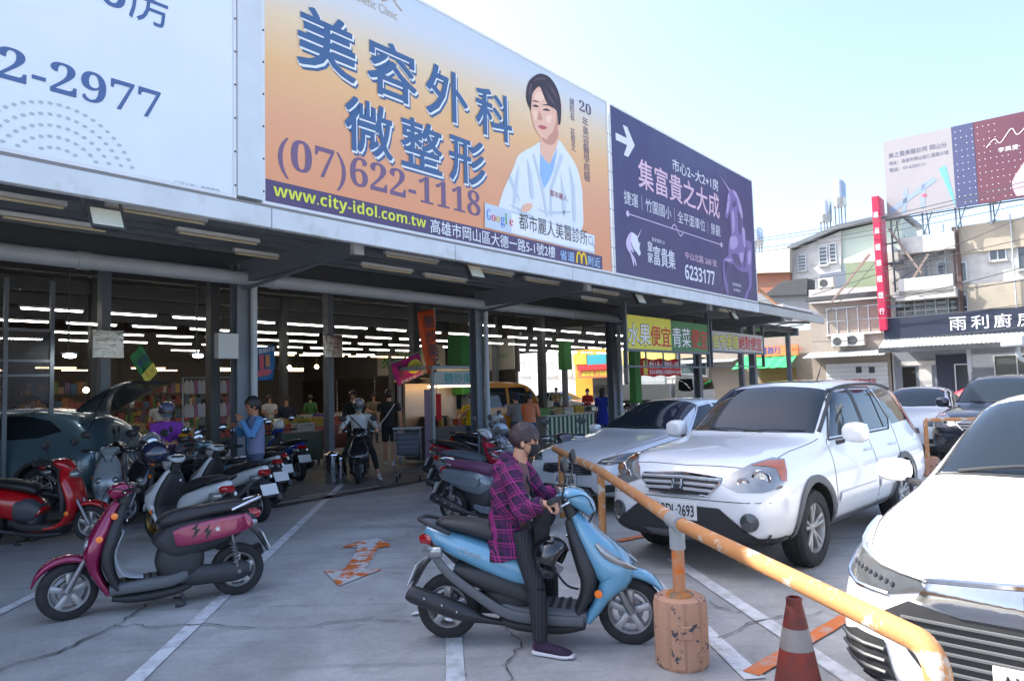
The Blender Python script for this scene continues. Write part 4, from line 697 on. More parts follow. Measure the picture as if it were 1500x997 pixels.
# ================================================================ scooters
M_SEATV = mat('black_vinyl', (.02, .02, .023), .42, var=.2, vs=9, bump=.12, bs=200); M_ENG = mat('engine_casting', (.055, .056, .06), .55, .4, var=.3, vs=12, bump=.1)
M_MUF = mat('muffler_black', (.025, .026, .028), .4, var=.25, vs=7); M_RUB = mat('grip_rubber', (.015, .015, .016), .7); M_FORK = mat('fork_grey', (.22, .22, .23), .35, .7, var=.15)
M_REFL = mat('orange_reflector', '#ff7a10', .25, var=.05, coat=.8); M_MIRG = mat('mirror_glass', (.35, .37, .4), .05, 1, var=0)
def scooter(label, rear, front, body, panel=None, seat=None, inner=None, trim=None, style='sport', steer=0, lean=0, nm='scooter', stand=True, mirrors=True, rimm=None, group=None, plateS=None, scale=None, nose=None):
    rear, front = V3((rear.x, rear.y, 0)), V3((front.x, front.y, 0)); d = front - rear; wb = 1.23; sc = scale or 1.0; mid = (rear + front) / 2
    t = thing(nm, label, 'scooter', mid, math.atan2(d.y, d.x), group, sc); t.rotation_euler = (lean, 0, t.rotation_euler.z)
    panel = panel or body; seat = seat or M_SEATV; inner = inner or M_BLKPL; trim = trim or M_GREYPL; nose = nose or body
    S = lambda pts, nm_, m, k=4, seg=18, bev=0: MB().sweep([(p[0], 0, p[1], p[2], p[3], p[4] if len(p) > 4 else 2.6) for p in pts], k, seg).build(nm_, m, t, smooth=True, ang=60)
    w_ = wb / 2
    fw = wheel('front_wheel', t, w_, 0, .212, .095, 5, .69, 0, -1, steer, True); rw = wheel('rear_wheel', t, -w_, 0, .212, .105, 5, .67, 0, -1, 0, True)
    for wv in (fw, rw):
        for ch in wv.children:
            if ch.name.startswith('rim'):
                if rimm: ch.data.materials[0] = rimm
            if ch.name.startswith('brake'): ch.scale = (.95, 3.6, .95); ch.data.materials[0] = M_FORK
    f = bpy.data.objects.new('fork', None); q = MB()
    for s in (-1, 1): q.tube([(w_ - .18, s * .068, .56), (w_ - .09, s * .07, .40), (w_ + .005, s * .07, .215)], [.02, .021, .026], seg=10)
    q.tube([(w_, -.085, .212), (w_, .085, .212)], .014); q.build('fork', M_FORK, t, smooth=True)
    retro = style == 'retro'; rnd = style == 'round'
    # front mudguard
    a0, a1 = (14, 150) if retro else (26, 142); n = 9; rr = .245
    fp = []
    for i in range(n):
        a = R(a0 + (a1 - a0) * i / (n - 1)); e = min(i, n - 1 - i); fp.append((w_ + rr * math.cos(a), rr * math.sin(a) + .212, (.045, .062, .072, .078)[min(e, 3)] * (1.15 if retro else 1), (.008, .018, .028, .032)[min(e, 3)], 2.4))
    S(fp, 'front_fender', nose, 3)
    # shield and nose cowl
    if retro:
        co = [(w_ - .33, .86, .09, .03), (w_ - .28, .78, .14, .045), (w_ - .22, .64, .18, .07), (w_ - .17, .50, .19, .075), (w_ - .17, .38, .17, .05), (w_ - .22, .26, .16, .035), (w_ - .28, .16, .14, .03)]
        inn = [(w_ - .37, .84, .085, .03), (w_ - .33, .72, .15, .045), (w_ - .29, .58, .195, .06), (w_ - .26, .44, .20, .05), (w_ - .29, .30, .19, .035), (w_ - .34, .19, .16, .03)]
    elif rnd:
        co = [(w_ - .31, .86, .11, .05), (w_ - .26, .74, .18, .06), (w_ - .20, .58, .20, .055), (w_ - .18, .42, .19, .045), (w_ - .24, .28, .18, .04), (w_ - .36, .20, .17, .04), (w_ - .6, .18, .16, .045), (w_ - .75, .20, .15, .04)]
        inn = [(w_ - .35, .82, .09, .04), (w_ - .31, .68, .15, .05), (w_ - .27, .5, .17, .05), (w_ - .28, .36, .16, .04)]
    else:
        co = [(w_ - .345, .83, .075, .03), (w_ - .31, .78, .11, .05), (w_ - .225, .64, .155, .09), (w_ - .13, .52, .19, .125), (w_ - .09, .455, .185, .12), (w_ - .16, .34, .17, .06), (w_ - .22, .24, .15, .045), (w_ - .28, .16, .13, .035)]
        inn = [(w_ - .38, .80, .08, .035), (w_ - .33, .66, .145, .06), (w_ - .27, .50, .18, .075), (w_ - .26, .40, .18, .06), (w_ - .30, .28, .165, .04), (w_ - .35, .19, .15, .035)]
    S(inn, 'leg_shield', inner); S(co, 'front_cowl', body)
    # floor and belly
    S([(w_ - .28, .19, .15, .045, 4), (.12, .20, .165, .05, 5), (-.1, .21, .165, .05, 5), (-.22, .25, .15, .05, 4)], 'footboard', trim if not rnd else M_BLKPL, 3)
    S([(w_ - .30, .125, .11, .03), (.15, .105, .12, .045), (-.12, .12, .12, .045), (-.25, .15, .1, .03)], 'belly_pan', M_BLKPL, 3)
    # rear body
    if retro:
        S([(-.75, .655, .075, .035), (-.66, .62, .125, .085, 3), (-.45, .56, .16, .135, 3.2), (-.2, .52, .17, .16, 3.4), (-.07, .47, .155, .14, 3), (-.03, .44, .12, .10)], 'rear_body', trim if trim is not M_GREYPL else M_BLKPL)
        for s in (1, -1): MB().sweep([(-.71, s * .125, .63, .01, .045, 3), (-.66, s * .152, .615, .012, .07, 4), (-.45, s * .178, .585, .013, .085, 5), (-.2, s * .186, .555, .013, .08, 5), (-.12, s * .18, .54, .01, .06, 4)], 4, 14).build('side_panel', panel, t, smooth=True, ang=60)
        S([(-.70, .735, .08, .025), (-.64, .745, .125, .045, 3), (-.4, .725, .14, .055, 3), (-.2, .70, .145, .065, 3), (-.07, .67, .13, .065, 2.6), (-.02, .63, .09, .045)], 'seat', seat)
    elif rnd:
        S([(-.74, .62, .07, .04), (-.66, .56, .14, .11), (-.45, .50, .185, .17), (-.2, .44, .18, .18), (-.05, .38, .15, .15), (.02, .32, .13, .1)], 'rear_body', body)
        S([(-.20, .42, .188, .14, 3), (-.1, .40, .18, .16, 3), (.03, .34, .145, .12)], 'centre_cover', trim)
        S([(-.70, .72, .09, .03), (-.55, .735, .145, .045), (-.3, .70, .16, .06), (-.1, .66, .15, .06), (.0, .60, .10, .04)], 'seat', seat)
    else:
        S([(-.76, .725, .045, .03), (-.68, .685, .09, .06), (-.52, .625, .135, .085), (-.32, .555, .165, .10), (-.14, .49, .17, .11), (-.02, .43, .14, .09), (.03, .40, .10, .06)], 'rear_body', panel)
        S([(-.55, .47, .12, .05), (-.35, .42, .155, .085), (-.12, .35, .162, .095), (.02, .28, .14, .06)], 'lower_cover', M_BLKPL)
        S([(-.68, .765, .06, .02), (-.62, .775, .11, .036), (-.42, .745, .135, .05), (-.24, .70, .145, .06), (-.1, .65, .13, .055), (-.02, .60, .09, .04)], 'seat', seat)
        for s in (1, -1): MB().sweep([(-.70, s * .10, .60, .012, .022, 3), (-.58, s * .15, .47, .014, .03, 3), (-.36, s * .17, .32, .014, .032, 3), (-.16, s * .175, .215, .014, .034, 3), (.1, s * .172, .185, .014, .034, 3), (w_ - .3, s * .155, .175, .014, .032, 3)], 4, 12).build('side_rail_trim', trim, t, smooth=True, ang=60)
    # under-seat panel and steering neck
    S([(-.22, .56, .13, .12, 3), (-.18, .42, .145, .18, 3.4), (-.16, .30, .15, .18, 3.4), (-.14, .20, .13, .12, 3)] if not rnd else [(-.12, .5, .12, .08), (-.05, .36, .14, .09), (-.03, .22, .13, .06)], 'under_seat_panel', M_BLKPL if not rnd else trim)
    S([(w_ - .34, .78, .06, .05), (w_ - .375, .86, .05, .045), (w_ - .40, .94, .055, .04)], 'steering_neck', M_BLKPL)
    # tail
    S([(-.80, .655, .05, .03, 3), (-.75, .665, .075, .042, 3), (-.71, .66, .085, .045, 3)], 'tail_light', M_REDL, 3, 14)
    for s in (1, -1): MB().sweep([(-.76, s * .09, .60, .016, .022), (-.69, s * .125, .59, .02, .04), (-.62, s * .14, .60, .012, .03)], 3, 10).build('rear_indicator', M_LENS, t, smooth=True)
    q = MB(); q.tube([(-.56, .13, .72), (-.70, .125, .775), (-.79, .07, .80), (-.80, 0, .80), (-.79, -.07, .80), (-.70, -.125, .775), (-.56, -.13, .72)], .014, 4, 10); q.build('grab_rail', M_CHROME if retro else M_BLKPL, t, smooth=True)
    MB().sweep([(-.70, 0, .56, .085, .012), (-.78, 0, .48, .09, .012), (-.86, 0, .34, .085, .006)], 3, 10).build('rear_mudflap', M_BLKPL, t, smooth=True)
    pl = MB().box(-.004, .004, -.13, .13, -.075, .075).build('number_plate', M_PLATE, t, bevel=.006, loc=(-.835, 0, .44), rot=(0, R(24), 0))
    if plateS: tx = text(plateS, -.11, -.045, .11, .045, M_PLINK, pl, -.006, .01, 'plate_lettering'); tx.rotation_euler = (0, 0, R(-90))
    # drive, muffler, shock
    MB().sweep([(-.70, .085, .215, .03, .05), (-.6, .09, .215, .05, .085), (-.4, .09, .215, .052, .08), (-.24, .085, .225, .05, .085), (-.12, .08, .24, .035, .05)], 4, 14).build('drive_case', M_ENG, t, smooth=True)
    MB().sweep([(-.3, 0, .25, .10, .07), (-.18, 0, .26, .11, .09), (-.05, 0, .24, .09, .06)], 3, 12).build('engine', M_ENG, t, smooth=True)
    q = MB(); q.sweep([(-.84, -.165, .335, .035, .035), (-.82, -.165, .328, .052, .056), (-.6, -.16, .255, .058, .062), (-.44, -.15, .20, .05, .052), (-.34, -.13, .165, .026, .026), (-.2, -.08, .13, .02, .02)], 4, 16); mu = q.build('muffler', M_MUF, t, smooth=True)
    for (x, z) in ((-.72, .315), (-.60, .275), (-.50, .235)): MB().ball((x, -.222, z), .009, 8, 5).build('muffler_bolt', M_CHROME, mu)
    for s in ((1,) if not retro else (1, -1)):
        q = MB(); q.tube([(-.60, s * .135, .25), (-.56, s * .13, .52)], .012, seg=8); q.tube([(-.60 + .04 * i / 40, s * .1345 + .026 * math.sin(i * 1.1), .29 + .18 * i / 40 + 0 * i) if i % 2 else (-.60 + .04 * i / 40 + .026 * math.cos(i * 1.1), s * .1345, .29 + .18 * i / 40) for i in range(40)], .007, seg=5); q.build('shock_absorber', M_FORK, t, smooth=True)
    if stand: MB().tube([(-.16, .09, .13), (-.2, .13, .012), (-.13, .15, .012)], .013, 2).tube([(-.16, -.09, .13), (-.2, -.13, .012), (-.13, -.15, .012)], .013, 2).tube([(-.2, -.13, .03), (-.2, .13, .03)], .01).build('centre_stand', M_BLKPL, t, smooth=True)
    for i in range(5): MB().box(-.02 + i * .055, .005 + i * .055, -.11, .11, .247, .256).build('mat_rib', M_RUB, t, bevel=.003)
    for s in (1, -1): MB().tube([(w_ - .40, s * .16, .95), (w_ - .27, s * .13, .97), (w_ - .22, s * .05, .86), (w_ - .26, s * .03, .76)], .005, 4, 6).build('control_cable', M_RUB, t, smooth=True)
    MB().lathe([(.016, 0), (.016, .008), (.008, .01), (0, .008)], seg=14, M=Matrix.Translation((w_ - .395, -.05, .70)) @ Matrix.Rotation(R(-90), 4, 'Y')).build('ignition_lock', M_CHROME, t, smooth=True); MB().tube([(-.615, .06, .212), (-.615, .14, .212)], .016, seg=10).build('axle_nut', M_FORK, t, smooth=True)
    # bars
    hb = bpy.data.objects.new('handlebar_pivot', None)
    hz = .95 if not rnd else .93; hx = w_ - .40
    if retro: hc = [(hx - .06, hz - .01, .06, .02), (hx, hz + .005, .12, .05, 3), (hx + .07, hz - .005, .125, .06, 3), (hx + .12, hz - .04, .09, .045)]
    else: hc = [(hx - .06, hz - .01, .06, .02), (hx + .01, hz + .015, .12, .045), (hx + .08, hz - .015, .125, .06), (hx + .14, hz - .065, .09, .05), (hx + .17, hz - .11, .05, .03)]
    S(hc, 'handlebar_cowl', nose if not rnd else body)
    if not retro and not rnd: MB().ball((hx + .145, 0, hz - .055), (.035, .085, .045), 18, 10).build('headlight', M_LENS, t, smooth=True)
    if retro:
        for s in (1, -1): MB().ball((w_ - .135, s * .10, .55), (.04, .05, .055), 14, 8).build('headlight', M_LENS, t, smooth=True)
    if rnd: MB().ball((w_ - .20, 0, .80), (.06, .10, .055), 18, 10).build('headlight', M_LENS, t, smooth=True)
    MB().ball((hx - .02, 0, hz + .035), (.05, .085, .02), 14, 8).build('instrument_panel', M_LENSD, t, smooth=True)
    q = MB(); q.tube([(hx - .07, .36, hz + .01), (hx - .03, .2, hz + .015), (hx, .08, hz), (hx, -.08, hz), (hx - .03, -.2, hz + .015), (hx - .07, -.36, hz + .01)], .013, 3, 10); q.build('handlebar', M_BLKPL, t, smooth=True)
    for s in (1, -1):
        MB().tube([(hx - .04, s * .23, hz + .013), (hx - .07, s * .36, hz + .01)], [.019, .02], seg=12).build('grip', M_RUB, t, smooth=True)
        MB().tube([(hx + .01, s * .17, hz + .0), (hx + .04, s * .24, hz - .005), (hx + .0, s * .345, hz - .015)], [.007, .008, .006], 3).build('brake_lever', M_CHROME, t, smooth=True)
        if mirrors:
            MB().tube([(hx - .01, s * .18, hz + .02), (hx + .02, s * .24, hz + .12), (hx + .02, s * .27, hz + .19)], .006, 3, 6).build('mirror_stalk', M_BLKPL, t, smooth=True)
            m_ = MB().ball((hx + .025, s * .29, hz + .235), (.022, .075, .055), 16, 10).build('mirror', M_BLKPL, t, smooth=True); MB().ball((hx + .008, s * .29, hz + .235), (.012, .066, .046), 16, 8).build('mirror_glass', M_MIRG, m_, smooth=True)
        for (x, y, z) in (((w_ - .21, .195, .60), (w_ - .31, .15, .76)) if retro else ((w_ - .195, .186, .36),)): MB().lathe([(.026, 0), (.024, .006), (0, .008)], seg=18, M=Matrix.Translation((x, s * (y + .002), z)) @ Matrix.Rotation(R(-90 * s), 4, 'X')).build('reflector', M_REFL, t, smooth=True)
        if style == 'sport': MB().sweep([(w_ - .20, s * .15, .665, .012, .016), (w_ - .13, s * .175, .60, .016, .03), (w_ - .03, s * .16, .54, .014, .024), (w_ + .05, s * .10, .50, .006, .008)], 3, 10).build('front_indicator', M_LENS, t, smooth=True)
    return t
def helmet(label, loc, rz, shell, visor=True, tilt=(0, 0), open_=True, sc=1.0):
    t = thing('helmet', label, 'helmet', loc, rz, scale=sc); t.rotation_euler = (tilt[0], tilt[1], rz)
    q = MB(); q.ball((0, 0, .10), (.135, .118, .125), 26, 16)
    keep = []
    for f in q.f:
        c = sum((q.v[i] for i in f), V3()) / len(f)
        if not (c.z < .03 or (c.x > .045 and c.z < .115)): keep.append(f)
    q.f = keep; q.mi = [0] * len(keep); o = q.build('shell', shell, t, smooth=True, ang=80); so = o.modifiers.new('s', 'SOLIDIFY'); so.thickness = .022; so.offset = -1
    q = MB(); q.ball((0, 0, .10), (.116, .10, .106), 20, 12); keep = [f for f in q.f if (sum((q.v[i] for i in f), V3()) / len(f)).z > .035 and not ((sum((q.v[i] for i in f), V3()) / len(f)).x > .04 and (sum((q.v[i] for i in f), V3()) / len(f)).z < .11)]; q.f = keep; q.mi = [0] * len(keep); q.build('lining', M_SEATV, t, smooth=True)
    MB().tube([(.135 * math.cos(a) * 1.0, .12 * math.sin(a), .112 if abs(a) < 1.25 else .112 - (abs(a) - 1.25) * .09) for a in [(-2.1 + 4.2 * i / 24) for i in range(25)]], .007, seg=6).build('rim_trim', M_BLKPL, t, smooth=True)
    if visor:
        q = MB(); q.ball((.012, 0, .085), (.142, .122, .118), 26, 16); keep = [f for f in q.f if (lambda c: c.x > .05 and -.0 < c.z < .135)(sum((q.v[i] for i in f), V3()) / len(f))]; q.f = keep; q.mi = [0] * len(keep); q.build('visor', mat('tinted_visor', (.05, .06, .07), .05, var=0, coat=1, alpha=.55), t, smooth=True, ang=80)
    return t
BLUE = mat('sky_blue_paint', '#659cb8', .25, var=.05, coat=1); MAG = mat('magenta_paint', '#8c1548', .25, .25, var=.08, coat=1); REDP = mat('red_scooter_paint', '#b3101a', .25, var=.06, coat=1)
WHP = mat('white_scooter_paint', (.55, .58, .60), .28, var=.05, coat=1); GRYP = mat('slate_scooter_paint', (.16, .19, .22), .28, .2, var=.08, coat=1); DBL = mat('deep_blue_paint', '#123a9c', .25, var=.08, coat=1); CRM = mat('cream_paint', (.55, .50, .36), .3, var=.05, coat=1); BLKP = mat('black_scooter_paint', (.02, .02, .024), .2, var=.1, coat=1); PKP = mat('pink_red_paint', '#b01c3c', .25, var=.06, coat=1); PALEB = mat('pale_blue_paint', '#86a9b8', .28, var=.05, coat=1); SILVS = mat('silver_scooter_paint', (.38, .42, .45), .28, .3, var=.06, coat=1)
GOLD = mat('gold_rim', '#9a7a3c', .35, .8, var=.1); PURS = mat('purple_seat_cover', '#5c3350', .5, var=.12, bump=.1, bs=150)
sb = scooter('sky blue scooter ridden by woman in plaid shirt', G(659, 932), G(925, 941), BLUE, stand=False, steer=R(-6), plateS='MKT-1825')
text('Cozzi', -.08, -.02, .08, .02, M_CHROME, sb, name='side_lettering', shear=.3).matrix_local = Matrix.Translation((-.42, -.165, .60)) @ Matrix.Rotation(R(16), 4, 'Y')
sm = scooter('magenta scooter with black seat in the left foreground', G(355, 868), G(90, 908), MAG, style='retro', inner=M_BLKPL, steer=R(18), lean=R(2), scale=1.0)
q = MB(); q.sweep([(.245, 0, .62, .10, .012), (.30, 0, .45, .12, .012), (.24, 0, .30, .13, .012), (.10, 0, .26, .13, .010)], 4, 12); q.build('inner_shield_panel', mat('pale_inner_plastic', (.42, .45, .48), .5), sm, smooth=True)
for s in (1, -1):
    q = MB(); q.flat([(-.30, .66), (-.24, .60), (-.27, .60), (-.25, .52), (-.31, .60), (-.28, .60)], 0); q.flat([(-.38, .63), (-.33, .57), (-.36, .57), (-.35, .51), (-.40, .58), (-.37, .58)], 0); q.build('bolt_sticker', M_BLKPL, sm, loc=(0, s * .2005, 0))
    st = [(-.44 + (.026 if i % 2 == 0 else .010) * math.cos(math.pi * i / 5), .585 + (.026 if i % 2 == 0 else .010) * math.sin(math.pi * i / 5)) for i in range(10)]; MB().flat(st, 0).build('star_sticker', M_PLATE, sm, loc=(0, s * .2015, 0))
sr = scooter('red scooter with dark centre cover behind the magenta one', G(-18, 797), G(132, 792), REDP, style='round', trim=mat('dark_grey_cover', (.06, .065, .075), .5))
def row(label, r, f, *a, **k): return scooter(label, G(*r), G(*f), *a, **k)
row('white scooter with gold wheels and long black seat', (376, 812), (188, 782), WHP, panel=WHP, rimm=GOLD, nose=WHP)
row('second white scooter, tail above the painted line', (414, 768), (262, 752), WHP, panel=WHP)
row('pale blue scooter with round headlight beside man in vest', (360, 752), (268, 738), PALEB, style='retro', panel=PALEB, trim=PALEB)
row('black scooter between the white and deep blue ones', (440, 728), (330, 712), BLKP)
row('deep blue sporty scooter nearest the market door', (467, 708), (372, 694), DBL, panel=DBL)
row('white scooter with blue stickers beyond the pale blue one', (432, 742), (300, 728), WHP, style='sport', panel=WHP, nose=DBL)
row('dark slate scooter parked behind the white ones', (330, 728), (235, 752), GRYP, style='sport')
row('black retro scooter squeezed between red and white scooters', (282, 742), (176, 768), BLKP, style='retro', panel=BLKP)
row('charcoal scooter in front of the raised tailgate', (92, 746), (196, 738), GRYP, style='sport', panel=BLKP)
row('cream scooter in front of woman in purple', (222, 708), (228, 742), CRM, style='round', trim=CRM)
row('grey blue scooter with top case behind the red one', (175, 742), (150, 770), SILVS, style='retro', panel=SILVS, trim=SILVS)
row('black scooter with rider waiting at the market door', (529, 694), (524, 712), BLKP, style='sport', stand=False, trim=M_BLKPL, scale=1.0)
row('slate scooter with purple seat cover behind plaid woman', (640, 762), (822, 778), GRYP, style='retro', panel=GRYP, trim=GRYP, seat=PURS, nose=GRYP)
row('slate scooter with wide grey seat, second row by the rail', (648, 735), (775, 738), GRYP, style='round', trim=GRYP, seat=mat('grey_blue_seat', (.07, .09, .11), .5, bump=.1, bs=150))
row('red and white scooter with helmet on its handlebar', (642, 712), (742, 716), PKP, nose=WHP, panel=PKP)
row('black scooter at the back of the right row', (668, 690), (765, 688), BLKP)
row('dark scooter nearest the silver sedan', (800, 716), (848, 742), BLKP, style='round', trim=BLKP)
# ================================================================ market contents
RW = 23.0
MB().box(RW - .1, RW, 18.5, 33.5, 2.35, 4.65).build('side_wall_upper', M_WALL, mk); MB().box(13.4, RW, 33.5, 33.7, 0, 4.65).build('back_wall', M_WALL, mk)
M_SHUT = mat('brown_shutter', (.05, .042, .035), .6, var=.3)
for i in range(5):
    v0 = 18.6 + i * 3; sh_ = MB(); sh_.box(RW - .16, RW - .1, v0, v0 + 2.9, 0.02, 2.35)
    for k in range(14): sh_.box(RW - .19, RW - .16, v0, v0 + 2.9, .05 + k * .165, .19 + k * .165)
    sh_.build('roller_shutter', M_SHUT, mk)
def wallframe(name, label, cat, px0, py0, px1, py1, v, th=.04, group=None):
    """a board facing the lot, its corners read off the photograph on the plane v"""
    (u0, z1), (u1, _), (_, z0) = FP(px0, py0, v), FP(px1, py0, v), FP(px0, py1, v); t = thing(name, label, cat, F(u0, v, z0), TH, group); return t, u1 - u0, z1 - z0
CREAM = mat('cream_board', (.42, .40, .34), .6, var=.1); GRNP = mat('leaf_green_print', '#3f8f3a', .5, var=.05); REDPR = mat('sign_red_print', '#c3202c', .5, var=.05); YLS = mat('sign_yellow', '#d8cf4a', .5, var=.05); GRS = mat('sign_green', '#3f7a48', .5, var=.06); OUTL = mat('dark_outline', (.03, .035, .06), .5, var=0); WPR = mat('white_letter', (.75, .77, .78), .5, var=.03); FRAME = mat('sign_frame', (.10, .12, .14), .5)
def ftext(s, x0, z0, x1, z1, m, t, y, om=OUTL, off=.008):
    if om: text(s, x0 - .01, z0 - .015, x1 + .015, z1 + .008, om, t, y, off + .016)
    text(s, x0, z0, x1, z1, m, t, y - .004, off)
# fruit / vegetable sign
u0, zt = FP(917, 460, 8.2); u1, _ = FP(1036, 474, 8.2); _, zb = FP(917, 510, 8.2); W_, H_ = u1 - u0, zt - zb; mid = W_ * .5
t = thing('hanging_sign', 'yellow and green hanging sign with fruit and vegetable lettering', 'sign', F(u0, 8.2, zb), TH)
MB().box(0, mid, 0, .05, 0, H_).build('yellow_half', YLS, t); MB().box(mid, W_, 0, .05, 0, H_ - .02).build('green_half', GRS, t)
q = MB(); q.box(-.06, 0, -.02, .07, -.06, H_ + .3); q.box(W_, W_ + .06, -.02, .07, -.4, H_ + .3); q.box(0, W_, -.02, .07, -.06, 0); q.box(0, W_, -.01, .06, -.42, -.38); q.box(-.06, -.02, -.02, .07, -.42, -.06)
for i in range(6): q.box(W_ * i / 5 - .015, W_ * i / 5 + .015, 0, .03, -.38, -.06)
q.build('sign_frame', FRAME, t)
cw = mid / 4.1
for i, ch in enumerate('水果便宜'): ftext(ch, .06 + i * cw, H_ * .12, .06 + (i + .92) * cw, H_ * .74, WPR if i < 2 else REDPR, t, -.004, OUTL if i < 2 else None)
for i, ch in enumerate('青菜便宜'): ftext(ch, mid + .06 + i * cw, H_ * .12, mid + .06 + (i + .92) * cw, H_ * .76, WPR if i < 2 else REDPR, t, -.004, OUTL if i < 2 else None)
u0, zt = FP(1042, 484, 8.4); u1, _ = FP(1117, 490, 8.4); _, zb = FP(1042, 513, 8.4); W_, H_ = u1 - u0, zt - zb
t = thing('hanging_sign', 'grey hanging sign with yellow and red promise lettering', 'sign', F(u0, 8.4, zb), TH); MB().box(0, W_, 0, .05, 0, H_).build('panel', mat('grey_sign_panel', (.42, .43, .42), .5, var=.06), t)
q = MB(); q.box(-.05, 0, -.02, .07, -.45, H_ + .3); q.box(W_, W_ + .05, -.02, .07, -.45, H_ + .3); q.box(0, W_, -.02, .07, -.05, 0); q.box(0, W_, -.01, .06, -.45, -.41); q.build('sign_frame', FRAME, t); cw = W_ / 8.3
for i, ch in enumerate('信守承諾絕對便宜'): ftext(ch, .04 + i * cw, H_ * .14, .04 + (i + .9) * cw, H_ * .86, YLS if i < 4 else REDPR, t, -.004, OUTL if i < 4 else None)
cu_, _ = FP(1104, 560, 8.9); q = MB(); q.box(-.1, .1, -.1, .1, 0, 3.6); tag(q.build('canopy_post', M_STEEL, None, loc=F(cu_, 8.9), rot=(0, 0, TH)), 'steel post under the right end of the grey promise sign', 'post')
# red recruiting banner
u0, zt = FP(938, 525, 8.9); u1, _ = FP(997, 524, 8.9); _, zb = FP(938, 551, 8.9); W_, H_ = u1 - u0, zt - zb
t = thing('banner', 'red recruiting banner with white and yellow lettering', 'banner', F(u0, 8.9, zb), TH); n = 24; q = MB(); vs = []
for j in range(5):
    for i in range(n + 1): x = W_ * i / n; vs.append((x, .025 * math.sin(i * .8) * (1 - .3 * j) + .01 * math.sin(i * 2.3 + j), H_ * j / 4 + (.02 * math.sin(i * .7) if j in (0, 4) else 0)))
q.add(vs, [(j * (n + 1) + i, j * (n + 1) + i + 1, (j + 1) * (n + 1) + i + 1, (j + 1) * (n + 1) + i) for j in range(4) for i in range(n)]); o = q.build('cloth', mat('banner_red', '#c01c24', .6, var=.06), t, smooth=True); so = o.modifiers.new('s', 'SOLIDIFY'); so.thickness = .003
text('誠', .05, H_ * .52, .28, H_ * .92, YLS, t, -.045, .02); text('徵', .05, H_ * .08, .28, H_ * .48, YLS, t, -.045, .02); text('會計人員・收銀幹部・水果PT', .36, H_ * .46, W_ - .08, H_ * .88, WPR, t, -.045, .008); text('意者水果興隆街-洽張經理0975-968549', .36, H_ * .12, W_ - .1, H_ * .36, WPR, t, -.045, .005)
q = MB()
for x in (.02, W_ - .02): q.tube([(x, 0, H_), (x, 0, H_ + .25)], .005)
q.build('banner_cord', M_STEEL_D, t)
# cream boards on the inner right wall
t = thing('signboard', 'cream board with large green characters on the inner wall', 'sign', F(RW - .25, 27.2, 2.45), -math.pi / 2 + TH + math.pi * 0); t.rotation_euler = (0, 0, TH - math.pi / 2); MB().box(0, 4.6, 0, .05, 0, 1.25).build('board', CREAM, t); text('來尚青', .35, .28, 3.2, 1.05, GRNP, t, -.005, .01)
t = thing('signboard', 'cream board with small green print beside the first one', 'sign', F(RW - .25, 22.4, 2.45), 0); t.rotation_euler = (0, 0, TH - math.pi / 2); MB().box(0, 3.8, 0, .05, 0, 1.3).build('board', CREAM, t); text('守護您的健康　當地嚴選　新鮮便宜', .3, .5, 3.5, .68, GRNP, t, -.005); text('來尚青市集', .5, .08, 2.4, .3, GRNP, t, -.005, .01); MB().lathe([(.16, 0), (.13, .004), (.12, 0)], seg=20, M=Matrix.Translation((2, -.004, 1.05)) @ Matrix.Rotation(R(90), 4, 'X')).build('round_emblem', mat('olive_print', '#9aa56a'), t)
# green hanging panels and columns
M_GRN = mat('green_panel', '#2f7a35', .6, var=.1)
for (px0, py0, px1, py1, v, lb) in ((676, 490, 709, 578, 12.2, 'green panel round the hall column beside the chestnut stall'), (826, 500, 837, 541, 14.2, 'narrow green panel hanging left of the grey column'), (929, 508, 938, 590, 11.5, 'green column behind the red banner')):
    t, w_, h_ = wallframe('green_panel', lb, 'panel', px0, py0, px1, py1, v); MB().box(0, w_, 0, w_ * .6, 0, h_).build('panel', M_GRN, t, bevel=.02); q = MB(); q.box(w_ * .35, w_ * .65, .1, .25, -t.location.z, 0) if h_ < 1.4 else q.box(w_ * .3, w_ * .7, .1, .3, -t.location.z, 0); q.build('support_post', M_STEEL, t)
# mirror-like tin panels on columns
M_TIN = mat('mirror_tin', (.30, .28, .25), .2, .95, var=.5, vs=3.5, bump=.8, bs=9); M_TING = mat('grey_tin_box', (.36, .36, .34), .45, .3, var=.1)
for (px0, py0, px1, py1, v, m_, lb) in ((136, 482, 182, 524, 13.3, M_TIN, 'shiny crumpled tin panel on the left inner column'), (320, 487, 350, 525, 9.7, M_TING, 'grey metal box fixed to the canopy column with downpipe'), (475, 490, 502, 523, 13.3, M_TIN, 'shiny tin panel on the column behind the waiting rider')):
    t, w_, h_ = wallframe('tin_panel', lb, 'panel', px0, py0, px1, py1, v); MB().box(0, w_, 0, .12 if m_ is M_TING else .03, 0, h_).build('sheet', m_, t, bevel=.008)
    q = MB(); q.box(w_ * .25, w_ * .75, .03 if m_ is M_TIN else .12, .2, h_ * .4, h_ * .6); q.build('bracket', M_STEEL_D, t)
    if m_ is M_TIN: MB().box(w_ * .35, w_ * .65, .1, .3, -t.location.z, 4.6 - t.location.z).build('hanging_column', M_STEEL, t)
